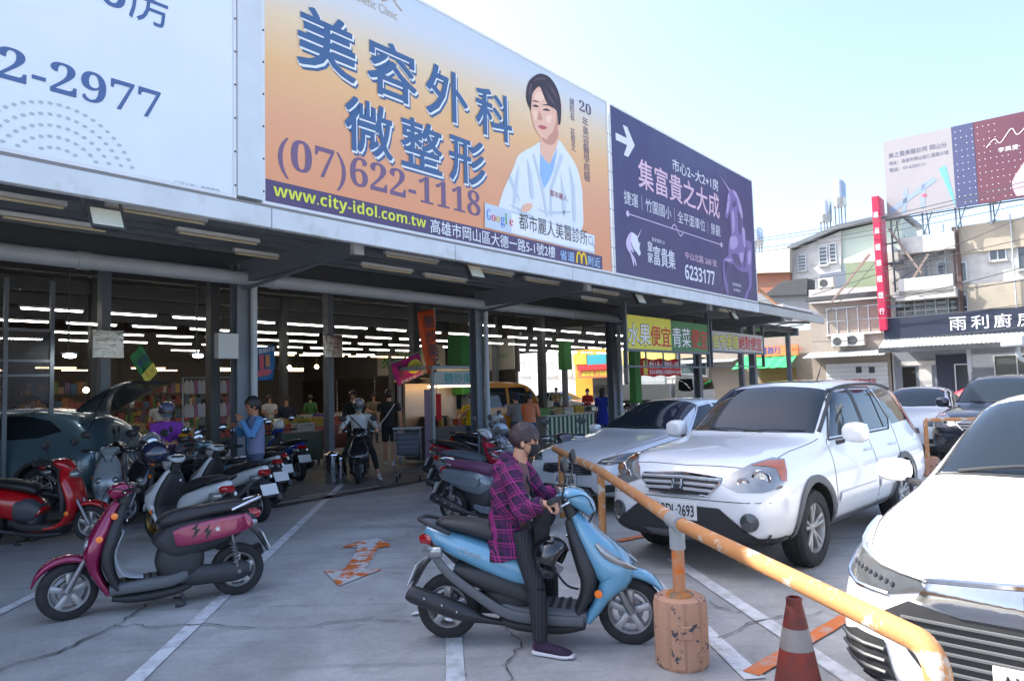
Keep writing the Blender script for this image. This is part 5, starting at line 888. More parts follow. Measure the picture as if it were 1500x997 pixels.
# flags and posters
def flag(name, label, corners, v, m, cat='flag', pole=None):
    P = [FP(x, y, v) for x, y in corners]; c0 = P[0]; t = thing(name, label, cat, F(c0[0], v, c0[1]), TH); loc = [V3((a - c0[0], 0, b_ - c0[1])) for a, b_ in P]; n = 10; q = MB(); vs = []
    for j in range(n + 1):
        for i in range(n + 1): p = loc[0].lerp(loc[1], i / n).lerp(loc[3].lerp(loc[2], i / n), j / n); p.y = .04 * math.sin(i * .9 + j * .5) * (j / n + .2); vs.append(p)
    q.add(vs, [(j * (n + 1) + i, j * (n + 1) + i + 1, (j + 1) * (n + 1) + i + 1, (j + 1) * (n + 1) + i) for j in range(n) for i in range(n)]); o = q.build('cloth', m, t, smooth=True); so = o.modifiers.new('s', 'SOLIDIFY'); so.thickness = .003
    ex, ez = (loc[1] - loc[0]), (loc[3] - loc[0]); Mx = Matrix(((ex.x, 0, -ez.x, loc[3].x), (0, 1, 0, -.06), (ex.z, 0, -ez.z, loc[3].z), (0, 0, 0, 1)))
    def tx(s, x0, z0, x1, z1, m_, off=.006, vert=False):
        k = text(s, x0, z0, x1, z1, m_, t, 0, off, vert=vert)
        for vv in k.data.vertices: vv.co = Mx @ vv.co
    if pole: a, b_ = [V3((FP(*p, v)[0] - c0[0], .03, FP(*p, v)[1] - c0[1])) for p in pole]; MB().tube([a, b_], .014, seg=8).build('flag_pole', M_PIPE, t, smooth=True)
    return t, tx
t, tx = flag('tall_flag', 'tall orange flag with dark characters above the chestnut stall', [(611, 457), (636, 453), (640, 545), (624, 548)], 11.6, mat('flag_orange', '#c9501e', .7, var=.1), pole=[(638, 450), (641, 600)]); [tx(c, .22, .72 - .24 * i, .78, .93 - .24 * i, OUTL, .008) for i, c in enumerate('糖炒栗子')]
t, tx = flag('pink_flag', 'magenta flag with yellow oval hung by the market entrance', [(573, 534), (614, 517), (621, 546), (582, 566)], 12.6, mat('flag_magenta', '#b3227c', .7, var=.15), pole=[(572, 532), (616, 515)]); tx('●', .42, .25, .92, .85, YLS); tx('炸物', .5, .38, .85, .7, mat('flag_brown', '#8a3a1e')); tx('香酥美味小吃', .1, .04, .9, .2, LIL); tx('超好吃', .12, .3, .3, .9, OUTL, vert=True)
t, tx = flag('poster', 'blue ice treat poster hung inside the market', [(361, 512), (402, 505), (402, 556), (362, 558)], 12.4, mat('poster_blue', '#27679f', .6, var=.3, vs=3), 'poster'); tx('水上喜技仔冰', .05, .8, .95, .96, WPR); tx('▮', .38, .3, .54, .75, mat('ice_pink', '#b8455a')); tx('▮', .6, .34, .75, .72, mat('ice_orange', '#b9743f')); tx('●', .2, .06, .8, .28, mat('ice_pink'))
t, tx = flag('small_flag', 'green and yellow flag hung left of the open tailgate', [(190, 522), (207, 504), (229, 546), (213, 563)], 12.2, mat('flag_green', '#3a7f4a', .7, var=.1)); tx('黃金', .1, .5, .9, .78, NAVYP := mat('navy_print', '#22306a')); tx('■', .0, .02, 1, .34, YLS); tx('玉米', .15, .06, .85, .3, REDPR)
# two hard white work lamps
for (px, py, lb) in ((102, 521, 'glaring white work lamp on the left inside the market'), (290, 521, 'glaring white work lamp right of the tin panel')):
    u, z = FP(px, py, 12.6); t = thing('work_lamp', lb, 'lamp', F(u, 12.6, z), TH); MB().ball((0, 0, 0), (.10, .05, .035), 14, 8).build('diffuser', mat('lamp_white_glow', (.9, .96, 1), emit=14, var=0), t, smooth=True); MB().bar((0, .05, .03), (0, .05, 3.9 - z), .02).build('drop_rod', M_STEEL_D, t); MB().box(-.12, .12, -.03, .09, .035, .06).build('hood', M_STEEL_D, t)
for (px, py, v, lb) in ((424, 538, 17, 'warm bare bulb over the left food stall'), (464, 537, 17, 'second warm bare bulb over the left food stall'), (126, 571, 16, 'small bright bulb above the stall behind the car')):
    u, z = FP(px, py, v); t = thing('bare_bulb', lb, 'lamp', F(u, v, z), TH); MB().ball((0, 0, 0), .055, 12, 8).build('bulb', mat('warm_bulb', (1, .72, .38), emit=12, var=0), t, smooth=True); MB().tube([(0, 0, .05), (0, 0, 4.6 - z)], .006, seg=5).build('cord', M_STEEL_D, t)
# stalls -------------------------------------------------------
M_CLOTHS = [mat('stall_cloth%d' % i, c, .8, var=.15) for i, c in enumerate(((.10, .13, .18), (.22, .2, .17), (.07, .10, .08), (.16, .05, .05), (.2, .21, .22)))]
CRC = [mat('crate%d' % i, c, .6, var=.1) for i, c in enumerate(((.03, .08, .32), (.45, .08, .05), (.10, .28, .08), (.35, .25, .12), (.5, .5, .48), (.45, .30, .04)))]
GDC = [mat('goods%d' % i, c, .6, var=.3, vs=12) for i, c in enumerate(('#8a5a2c', '#6f2a20', '#55662c', '#94783a', '#806450', '#4a5e34', '#90887c', '#5c4a60', '#3a5468', '#84443a'))]
def crate(label, P, rz, m, g, sc=1.0, grp='crates of goods on the market stalls', rnd=random):
    t = thing('crate', label, 'crate', P, rz, grp, sc); q = MB(); q.box(-.24, .24, -.16, .16, 0, .012)
    for s in (1, -1):
        for z in (.02, .085, .15): q.box(-.24, .24, s * .16 - .008, s * .16 + .008, z, z + .045); q.box(s * .24 - .008, s * .24 + .008, -.152, .152, z, z + .045)
        for s2 in (1, -1): q.box(s * .232 - .014, s * .232 + .014, s2 * .15 - .014, s2 * .15 + .014, .012, .205)
    q.build('slatted_box', m, t); q = MB()
    for i in range(5):
        for j in range(3): q.ball((-.18 + i * .09 + rnd.uniform(-.015, .015), -.1 + j * .1 + rnd.uniform(-.015, .015), .16 + rnd.uniform(0, .05)), (rnd.uniform(.04, .058), rnd.uniform(.04, .058), rnd.uniform(.035, .055)), 7, 5)
    tag(q.build('goods', g, t, smooth=True), kind='stuff'); return t
ST = ['bananas', 'peppers', 'greens', 'mangoes', 'buns', 'cucumbers', 'garlic', 'aubergines', 'packets', 'snacks']
def stall(label, u, v, ln, ci, ncr, seed, rz=TH):
    rnd = random.Random(seed); t = thing('market_stall', label, 'stall', F(u, v), rz); q = MB(); q.box(0, ln, -.45, .45, .76, .80); q.build('table_top', M_CLOTHS[4], t); q = MB(); nfold = int(ln * 9); vs = []
    for i in range(nfold + 1): x = ln * i / nfold; vs += [(x, -.47 + .018 * math.sin(i * 1.9), .80), (x, -.47 + .03 * math.sin(i * 1.9 + .4), .14)]
    q.add(vs, [(2 * i, 2 * i + 1, 2 * i + 3, 2 * i + 2) for i in range(nfold)]); so = q.build('stall_skirt', M_CLOTHS[ci], t, smooth=True).modifiers.new('s', 'SOLIDIFY'); so.thickness = .004
    for x in (.06, ln - .06):
        for y in (-.4, .4): MB().box(x - .02, x + .02, y - .02, y + .02, 0, .76).build('leg', M_STEEL_D, t)
    for k in range(ncr):
        x = .28 + k * (ln - .5) / max(1, ncr - 1); m_ = rnd.randrange(6); g = rnd.randrange(10)
        crate('%s crate, %s, on the %s' % (('first', 'second', 'third', 'fourth', 'fifth', 'sixth', 'seventh')[k], ST[g], label), F(u, v) + Matrix.Rotation(rz, 3, 'Z') @ V3((x, rnd.uniform(-.22, .1), .80)), rz + rnd.uniform(-.1, .1), CRC[m_], GDC[g], rnd.uniform(.85, 1.1), rnd=rnd)
    return t
for i, (u, v, ln, c, n, lb) in enumerate(((1.4, 14.0, 3.0, 0, 5, 'dark blue skirted stall behind the open tailgate'), (4.6, 15.6, 2.8, 1, 5, 'tan skirted stall left of the purple hoodie'), (7.7, 14.8, 2.6, 2, 4, 'green skirted stall behind the scooters'), (10.0, 17.2, 3.0, 3, 5, 'red skirted food stall under warm bulbs'), (4.0, 19.6, 3.2, 4, 5, 'grey skirted stall in the second aisle'), (8.2, 20.4, 3.2, 1, 5, 'tan skirted stall in the second aisle'), (0.2, 17.6, 3.0, 3, 5, 'red skirted stall at the far left'), (6.0, 24.4, 3.4, 2, 6, 'green skirted stall at the back'), (10.6, 24.0, 3.2, 0, 5, 'blue skirted stall at the back'), (14.0, 21, 3.0, 2, 5, 'green skirted stall right of the entrance'))): stall(lb, u, v, ln, c, n, 20 + i)
# shelves with packets at the back of the left aisles
for i, (u, v, ln) in enumerate(((1.0, 21.8, 4.4), (6.4, 22.6, 4.0), (11, 27, 4.2), (3.2, 27.4, 4.4))):
    rnd = random.Random(70 + i); t = thing('goods_rack', 'tall rack packed with coloured packets, number %s from the left at the back' % ('one', 'two', 'three', 'four')[i], 'rack', F(u, v), TH, 'racks at the back of the market'); q = MB()
    for x in (0, ln / 2, ln): q.box(x - .02, x + .02, -.2, -.16, 0, 2.1); q.box(x - .02, x + .02, .16, .2, 0, 2.1)
    q.build('uprights', M_STEEL_D, t)
    for k, z in enumerate((.5, .95, 1.4, 1.85)):
        s_ = MB().box(0, ln, -.2, .2, z - .02, z).build('shelf', M_STEEL_D, t); qs = MB(); x = .06
        while x < ln - .2:
            w_ = rnd.uniform(.09, .2); qs.m = rnd.randrange(10); qs.box(x, x + w_ - .012, -.19, .1, z + .001, z + rnd.uniform(.16, .36)); x += w_
        tag(qs.build('packets', GDC, s_), kind='stuff')
# clothes rail with pale garments
u0, z0 = FP(268, 553, 15.2); u1, _ = FP(338, 553, 15.2); t = thing('clothes_rail', 'rail hung with pale underwear at the clothes stall', 'clothes rail', F(u0, 15.2), TH); MB().tube([(0, 0, 0), (0, 0, z0), (u1 - u0, 0, z0), (u1 - u0, 0, 0)], .018, seg=8).build('rail', M_PIPE, t); rnd = random.Random(4)
for row_ in range(2):
    for i in range(11):
        x = .08 + i * (u1 - u0 - .16) / 10; z = z0 - .05 - row_ * .5; MB().sweep([(x, -.02, z, .012, .01), (x - .01, -.03, z - .08, .055, .03), (x, -.03, z - .2, .07, .035), (x + .005, -.03, z - .3, .06, .02)], 3, 10, up=(1, 0, 0)).build('garment', mat('garment%d' % (i % 4), ((.5, .45, .42), (.55, .5, .48), (.35, .16, .2), (.45, .42, .5))[i % 4], .85, var=.1), t, smooth=True)
# blue crates stacked by the open tailgate
for k in range(3): crate(('bottom', 'middle', 'top')[k] + ' blue crate of the stack beside the open tailgate', G(183, 700) + V3((0, 0, k * .21)), TH + .1 * k, CRC[0], GDC[8], 1.0, 'blue crates beside the tailgate')
t, w_, h_ = wallframe('price_sign', 'white price card with red numerals by the tailgate', 'sign', 182, 576, 197, 592, 13.4); MB().box(0, w_, 0, .01, 0, h_).build('card', WPR, t); text('90', .03, .04, w_ - .03, h_ * .5, REDPR, t, -.004, .015); MB().tube([(w_ / 2, .03, h_ * .5), (w_ / 2, .03, -t.location.z)], .012).build('stick', M_STEEL_D, t)
# ---- chestnut cart with lit counter
u0, _ = FP(634, 600, 11.6); u1, _ = FP(712, 600, 11.6); W_ = u1 - u0; t = thing('chestnut_stall', 'lit chestnut stall with pale header and turquoise lettering', 'stall', F(u0, 11.6), TH); zt = FP(640, 541, 11.6)[1]
for x in (0, W_):
    for y in (0, 1.1): MB().box(x - .035, x + .035, y - .035, y + .035, 0, zt).build('post', M_PIPE, t)
MB().box(-.08, W_ + .08, -.1, 1.2, zt, zt + .09).build('roof', M_PIPE, t, bevel=.03); MB().box(.0, W_, -.06, -.03, zt - .36, zt - .04).build('header_board', mat('header_pale', (.40, .45, .45), .6, var=.1), t); text('糖炒栗子', W_ * .18, zt - .31, W_ * .86, zt - .08, mat('turquoise_print', '#1c9a9a'), t, -.066, .006)
MB().box(.04, W_ - .04, 0, 1.0, .1, .85).build('counter', mat('counter_dark', (.06, .06, .065), .4), t, bevel=.01); MB().box(.04, W_ - .04, .95, 1.02, .85, zt - .3).build('back_panel', mat('steel_back', (.42, .36, .3), .35, .5, var=.2, bump=.2, bs=8), t); MB().box(.2, W_ - .2, .3, .36, zt - .40, zt - .36).build('lamp_strip', M_TUBEW, t); rnd = random.Random(9)
for i in range(16): o = MB().box(0, .09, 0, .1, 0, rnd.uniform(.1, .2)).build('packet', GDC[i % 10], t, bevel=.01, loc=(.10 + i * (W_ - .3) / 16, .12 + (i % 3) * .16, .852))
MB().lathe([(.0, .0), (.28, .0), (.33, .12), (.34, .22), (.30, .22), (.27, .05), (0, .04)], (W_ * .35, .6, .852), seg=24).build('roasting_pan', M_STEEL_D, t, smooth=True); MB().box(-.02, .0, -.03, .25, .1, 1.7).build('side_notice', mat('lilac_board', (.42, .32, .48), .6), t); MB().box(.05, .2, -.07, -.05, 1.0, 1.6).build('red_cloth', mat('cloth_red', '#b01c24', .8), t)
# ---- stainless pots
for k, (px, py, s_) in enumerate(((487, 708, 1.0), (499, 706, .85))): t = tag(MB().lathe([(0, 0), (.13, 0), (.135, .02), (.135, .52), (.145, .53), (.14, .55), (.05, .58), (.02, .60), (0, .60)], seg=24).build('stock_pot', M_CHROME, None, smooth=True, loc=G(px, py)), ('tall', 'shorter')[k] + ' stainless pot standing by the black scooter rider', 'pot'); t.scale = (s_,) * 3
# ---- shopping carts
M_WIRE = mat('cart_wire', (.2, .22, .23), .35, .7)
def cart(label, P, rz, basket=True):
    t = thing('shopping_cart', label, 'cart', P, rz, 'shopping carts'); q = MB()
    for s in (1, -1): q.tube([(.45, s * .2, .12), (-.35, s * .24, .12), (-.42, s * .24, .95), (-.5, s * .24, 1.0)], .012, seg=8)
    q.tube([(.45, -.2, .12), (.45, .2, .12)], .012); q.build('chassis', M_WIRE, t, smooth=True); MB().tube([(-.5, -.26, 1.0), (-.5, .26, 1.0)], .017, seg=8).build('handle', M_PIPE, t, smooth=True); q = MB()
    for i in range(9):
        f_ = i / 8
        for s in (1, -1): q.tube([(-.42 + .8 * f_, s * (.24 - .05 * f_), .92), (-.36 + .7 * f_, s * (.18 - .04 * f_), .48)], .004, seg=4)
    for j in range(6):
        z = .48 + .44 * j / 5; w_ = .18 + .06 * j / 5; q.tube([(-.36 - .06 * j / 5, -w_, z), (.34 + .04 * j / 5, -w_ + .05, z), (.34 + .04 * j / 5, w_ - .05, z), (-.36 - .06 * j / 5, w_, z), (-.36 - .06 * j / 5, -w_, z)], .004, seg=4)
    for i in range(7): q.tube([(-.36, -.17 + .34 * i / 6, .48), (.34, -.13 + .26 * i / 6, .48)], .004, seg=4)
    q.build('wire_basket', M_WIRE, t)
    for x in (.42, -.32):
        for s in (1, -1): MB().lathe([(.02, -.012), (.055, -.014), (.06, 0), (.055, .014), (.02, .012)], (x, s * .21, .06), 'y', 14).build('castor', M_TYRE, t, smooth=True)
    if basket: MB().box(-.38, -.2, -.2, .2, .5, .9).build('hand_basket', mat('slate_basket', (.05, .06, .08), .6), t, bevel=.03)
    return t
cart('shopping cart standing alone at the market entrance', G(600, 703), R(95))
for i in range(5): cart('shopping cart, number %s from the left in the row by the striped counter' % ('one', 'two', 'three', 'four', 'five')[i], G(806 + i * 15, 648 - i * 3), R(80), i == 0)
# ---- striped counters
M_GSTR = mat('stripe_green', '#1f5a3f', .7, var=.08); M_WSTR = mat('stripe_white', (.52, .54, .5), .7, var=.08)
def counter(label, px0, px1, v, zt, seed):
    (u0, _), (u1, _) = FP(px0, 600, v), FP(px1, 600, v); t = thing('striped_counter', label, 'counter', F(u0, v), TH); L_ = u1 - u0; MB().box(0, L_, .02, .9, 0, zt).build('body', M_CLOTHS[4], t); n = int(L_ / .11)
    for i in range(n): MB().box(L_ * i / n, L_ * (i + 1) / n, -.006 if i % 2 else 0, .018, .04, zt - .03).build('stripe', M_GSTR if i % 2 else M_WSTR, t)
    MB().box(-.03, L_ + .03, -.03, .95, zt, zt + .03).build('top', M_WSTR, t)
    for k in range(int(L_ / .6)): g = (2, 5, 1, 3, 5, 0)[k % 6]; crate('%s crate, %s, on the %s' % (('first', 'second', 'third', 'fourth', 'fifth', 'sixth', 'seventh', 'eighth', 'ninth', 'tenth', 'eleventh', 'twelfth')[k], ST[g], label), F(u0, v) + U_ * (.3 + k * .6) - N_ * .4 + V3((0, 0, zt + .03)), TH, CRC[(k + 2) % 6], GDC[g])
counter('green and white striped vegetable counter', 800, 870, 12.6, .82, 1); counter('short green and white striped counter behind the column', 897, 918, 12.9, .80, 2)
# ---- yellow van parked beside the hall
def van():
    P = mat('ochre_van_paint', '#b8780f', .35, var=.12, coat=.6); t = thing('delivery_van', 'ochre yellow delivery van with its rear door raised behind the chestnut stall', 'van', F(16.6, 14.9), TH - R(14)); q = body_loft([(1.9, .3, .7, 1.0, .6, .72, .68, .5, .98), (1.82, .26, .95, 1.2, .7, .80, .76, .6, 1.18), (1.6, .25, 1.05, 1.62, .72, .82, .78, .64, 1.58), (1.3, .25, 1.08, 1.85, .72, .82, .79, .66, 1.80), (.5, .25, 1.08, 1.92, .72, .82, .79, .67, 1.86), (-1.2, .25, 1.08, 1.92, .72, .82, .79, .67, 1.86), (-1.75, .26, 1.08, 1.86, .72, .82, .78, .66, 1.80), (-1.85, .3, 1.0, 1.6, .68, .78, .74, .6, 1.56), (-1.9, .36, .9, 1.2, .6, .7, .66, .5, 1.18)]); o = q.build('body', P, t, smooth=True, sub=2); me = eval_mesh(o); b = bmesh.new(); b.from_mesh(me); bv = BVHTree.FromBMesh(b); b.free()
    for s in (1, -1):
        f = (lambda p: p) if s > 0 else mir
        decal(bv, f([(1.35, .9, 1.12), (.5, .9, 1.12), (.5, .9, 1.7), (1.15, .9, 1.7)]), (0, -s, 0), 'side_window', M_GLASS, t); decal(bv, f([(.4, .9, 1.12), (-.5, .9, 1.12), (-.5, .9, 1.7), (.4, .9, 1.7)]), (0, -s, 0), 'side_window', M_GLASS, t); decal(bv, f([(-.6, .9, 1.12), (-1.6, .9, 1.12), (-1.55, .9, 1.7), (-.6, .9, 1.7)]), (0, -s, 0), 'side_window', M_GLASS, t); seam(bv, f([(.45, .9, .4), (.45, .9, 1.8)]), (0, -s, 0), t); seam(bv, f([(-.55, .9, .4), (-.55, .9, 1.8)]), (0, -s, 0), t)
        for x in (1.2, -1.2): wheel('wheel', t, x, s * .72, .29, .17, 5, style=0, side=s)
    decal(bv, [(1.7, -.6, 1.15), (1.7, .6, 1.15), (1.4, .55, 1.75), (1.4, -.55, 1.75)], (-.9, 0, -.3), 'windshield', M_GLASS, t); decal(bv, [(-1.9, -.5, 1.1), (-1.9, .5, 1.1), (-1.8, .5, 1.65), (-1.8, -.5, 1.65)], (1, 0, 0), 'rear_window', M_GLASS, t)
    MB().sweep([(-1.75, 0, 1.9, .68, .03, 5), (-2.4, 0, 2.02, .66, .03, 5), (-2.75, 0, 1.95, .6, .02, 5)], 3, 16).build('raised_tailgate', P, t, smooth=True)
# ================================================================ people
SKIN = mat('skin', '#c08f74', .55, var=.08, vs=18); SKIN2 = mat('tanned_skin', '#9c6a50', .55, var=.1, vs=18); HAIRB = mat('dark_hair', (.018, .013, .012), .45, var=.3, vs=30, bump=.5, bs=120); HAIRP2 = mat('plum_brown_hair', (.035, .018, .022), .42, var=.35, vs=30, bump=.6, bs=130); HAIRG = mat('grey_hair', (.13, .12, .12), .6, var=.3, vs=40, bump=.5)
def remesh(q, name, mats, vox, parent=None, smooth=4, attr=None):
    """fuse the shapes of q into one skin; each face keeps the material of the shape it came from"""
    me0 = q.mesh(name, fix=False); o = bpy.data.objects.new(name, me0); COL.objects.link(o)
    r = o.modifiers.new('r', 'REMESH'); r.mode = 'VOXEL'; r.voxel_size = vox; sm = o.modifiers.new('s', 'SMOOTH'); sm.factor = .5; sm.iterations = smooth
    me = eval_mesh(o); o.modifiers.clear()
    bvh = BVHTree.FromPolygons([tuple(v) for v in q.v], q.f)
    me.materials.clear()
    for m in mats: me.materials.append(m)
    for p in me.polygons:
        h = bvh.find_nearest(p.center)
        p.material_index = q.mi[h[2]] if h[2] is not None else 0; p.use_smooth = True
    me.name = name; o.data = me; o.parent = parent; return o
def limb(q, pts, k=3, seg=14, up=None):
    a, b = V3(pts[0][:3]), V3(pts[-1][:3]); d = (b - a).normalized(); u = V3((0, 1, 0)) if abs(d.y) < .8 else V3((1, 0, 0)); q.sweep([tuple(p[:3]) + ((p[3], p[4]) if len(p) > 4 else (p[3], p[3])) for p in pts], k, seg, up=up or u)
def hand(q, w, d, palm, side, curl=.5, sc=1.0):
    """w wrist, d pointing direction, palm normal (fingers curl towards it), side +1/-1 thumb side"""
    w, d, pn = V3(w), V3(d).normalized(), V3(palm).normalized(); pn = (pn - d * pn.dot(d)).normalized(); x = d.cross(pn) * side
    q.sweep([tuple(w - d * .02) + (.024 * sc, .020 * sc), tuple(w + d * .02 * sc) + (.032 * sc, .018 * sc), tuple(w + d * .055 * sc) + (.040 * sc, .015 * sc), tuple(w + d * .088 * sc) + (.038 * sc, .013 * sc)], 2, 12, up=tuple(x))
    for i, (off, ln) in enumerate(((.030, .068), (.011, .078), (-.009, .073), (-.028, .056))):
        p = w + d * (.082 - abs(i - 1.2) * .004) * sc + x * off * sc; a = 0; P = [(p, .0092)]
        for j, fr in enumerate((.45, .32, .23)):
            a += curl * (1.0, 1.25, .8)[j]; p = p + (d * math.cos(a) + pn * math.sin(a)) * ln * fr * sc; P.append((p, .0088 - .001 * j))
        q.sweep([tuple(v) + (r_ * sc, r_ * sc) for v, r_ in P], 2, 8, up=tuple(x))
    p = w + d * .022 * sc + x * .028 * sc; td = (d * .75 + x * .75 + pn * .35).normalized(); P = [(p, .013), (p + td * .03 * sc, .0115)]; td2 = (d * .8 + pn * (.4 + curl * .5) + x * .15).normalized(); P += [(P[-1][0] + td2 * .028 * sc, .0098), (P[-1][0] + td2 * .050 * sc, .008)]
    q.sweep([tuple(v) + (r_ * sc, r_ * sc) for v, r_ in P], 2, 8, up=tuple(pn))
def headframe(c, yaw, pitch): return Matrix.Translation(c) @ Matrix.Rotation(yaw, 4, 'Z') @ Matrix.Rotation(pitch, 4, 'Y')
def head(q, M, k=1.0):
    K = M @ Matrix.Scale(k, 4)
    q.ball((-.012, 0, .128), (.096, .074, .092), 20, 14, K); q.ball((.018, 0, .072), (.068, .058, .078), 18, 12, K); q.ball((.05, 0, .012), (.034, .034, .026), 14, 8, K); q.ball((.0, 0, .03), (.06, .05, .04), 14, 8, K)
    q.ball((.088, 0, .074), (.017, .013, .012), 10, 7, K); q.ball((.082, 0, .092), (.011, .008, .024), 10, 7, K); q.ball((.070, 0, .118), (.02, .05, .010), 14, 7, K); q.ball((.078, 0, .040), (.012, .022, .008), 12, 6, K); q.ball((.076, 0, .030), (.012, .019, .006), 12, 6, K)
    for s in (1, -1): q.ball((-.008, s * .074, .082), (.019, .011, .031), 10, 8, K); q.ball((.055, s * .035, .068), (.022, .02, .022), 10, 7, K)
def face(o, M, k=1.0):
    K = M @ Matrix.Scale(k, 4); eye = mat('eye_dark', (.02, .015, .012), .25, var=0)
    for s in (1, -1):
        MB().ball((.078, s * .031, .099), (.006, .012, .006), 10, 6, K).build('eye', eye, o); MB().ball((.082, s * .032, .117), (.006, .020, .0035), 10, 6, K).build('eyebrow', HAIRB, o)
def hair(o, M, m, k=1.0, back=.02, fringe=.13, side=.06, bulk=1.0, long=0):
    K = M @ Matrix.Scale(k, 4); q = MB(); rnd = random.Random(3); q.ball((-.016, 0, .128), (.112 * bulk, .090 * bulk, .110 * bulk), 40, 26)
    keep = []
    for f in q.f:
        c = sum((q.v[i] for i in f), V3()) / len(f); c.z += .012 * math.sin(c.y * 120) * (1 if c.x > 0 else .5)
        if c.x > .045: ok = c.z > fringe
        elif c.x > -.01: ok = c.z > side - .2 * c.x + (.0)
        else: ok = c.z > back
        if ok: keep.append(f)
    q.f = keep; q.mi = [0] * len(keep)
    for i, v in enumerate(q.v):
        n = (v - V3((-.016, 0, .128))); v += n.normalized() * (.006 * math.sin(v.y * 90 + v.z * 30) * math.sin(v.x * 70) + rnd.uniform(-.002, .002))
    if long: q.sweep([(-.08, 0, .12, .07, .04), (-.10, 0, .02, .085, .04), (-.10, 0, -long, .07, .03), (-.09, 0, -long - .03, .03, .01)], 4, 14)
    q.v = [K @ v for v in q.v]; h = q.build('hair', m, o, smooth=True, ang=70); so = h.modifiers.new('s', 'SOLIDIFY'); so.thickness = .02 * k; so.offset = -1; return h
def mask(o, M, m, k=1.0):
    K = M @ Matrix.Scale(k, 4); q = MB(); n = 12; rows = []
    for j, (z, bx, bw) in enumerate(((.092, .094, .062), (.070, .112, .066), (.045, .106, .066), (.018, .094, .060), (-.006, .066, .046))):
        rows.append([(bx * math.cos(a) ** .7 if abs(a) < 1.4 else .0, bw * math.sin(a) * 1.05, z) for a in [-1.2 + 2.4 * i / n for i in range(n + 1)]])
    vs = [p for r_ in rows for p in r_]; q.add(vs, [(j * (n + 1) + i, j * (n + 1) + i + 1, (j + 1) * (n + 1) + i + 1, (j + 1) * (n + 1) + i) for j in range(4) for i in range(n)])
    q.v = [K @ v for v in q.v]; h = q.build('face_mask', m, o, smooth=True, ang=80); so = h.modifiers.new('s', 'SOLIDIFY'); so.thickness = .006
    for s in (1, -1): MB().tube([K @ V3(p) for p in ((.05, s * .062, .085), (.0, s * .078, .105), (-.018, s * .08, .09))], .0022, 2, 5).tube([K @ V3(p) for p in ((.045, s * .06, .01), (.0, s * .072, .05), (-.018, s * .08, .085))], .0022, 2, 5).build('mask_loop', m, h)
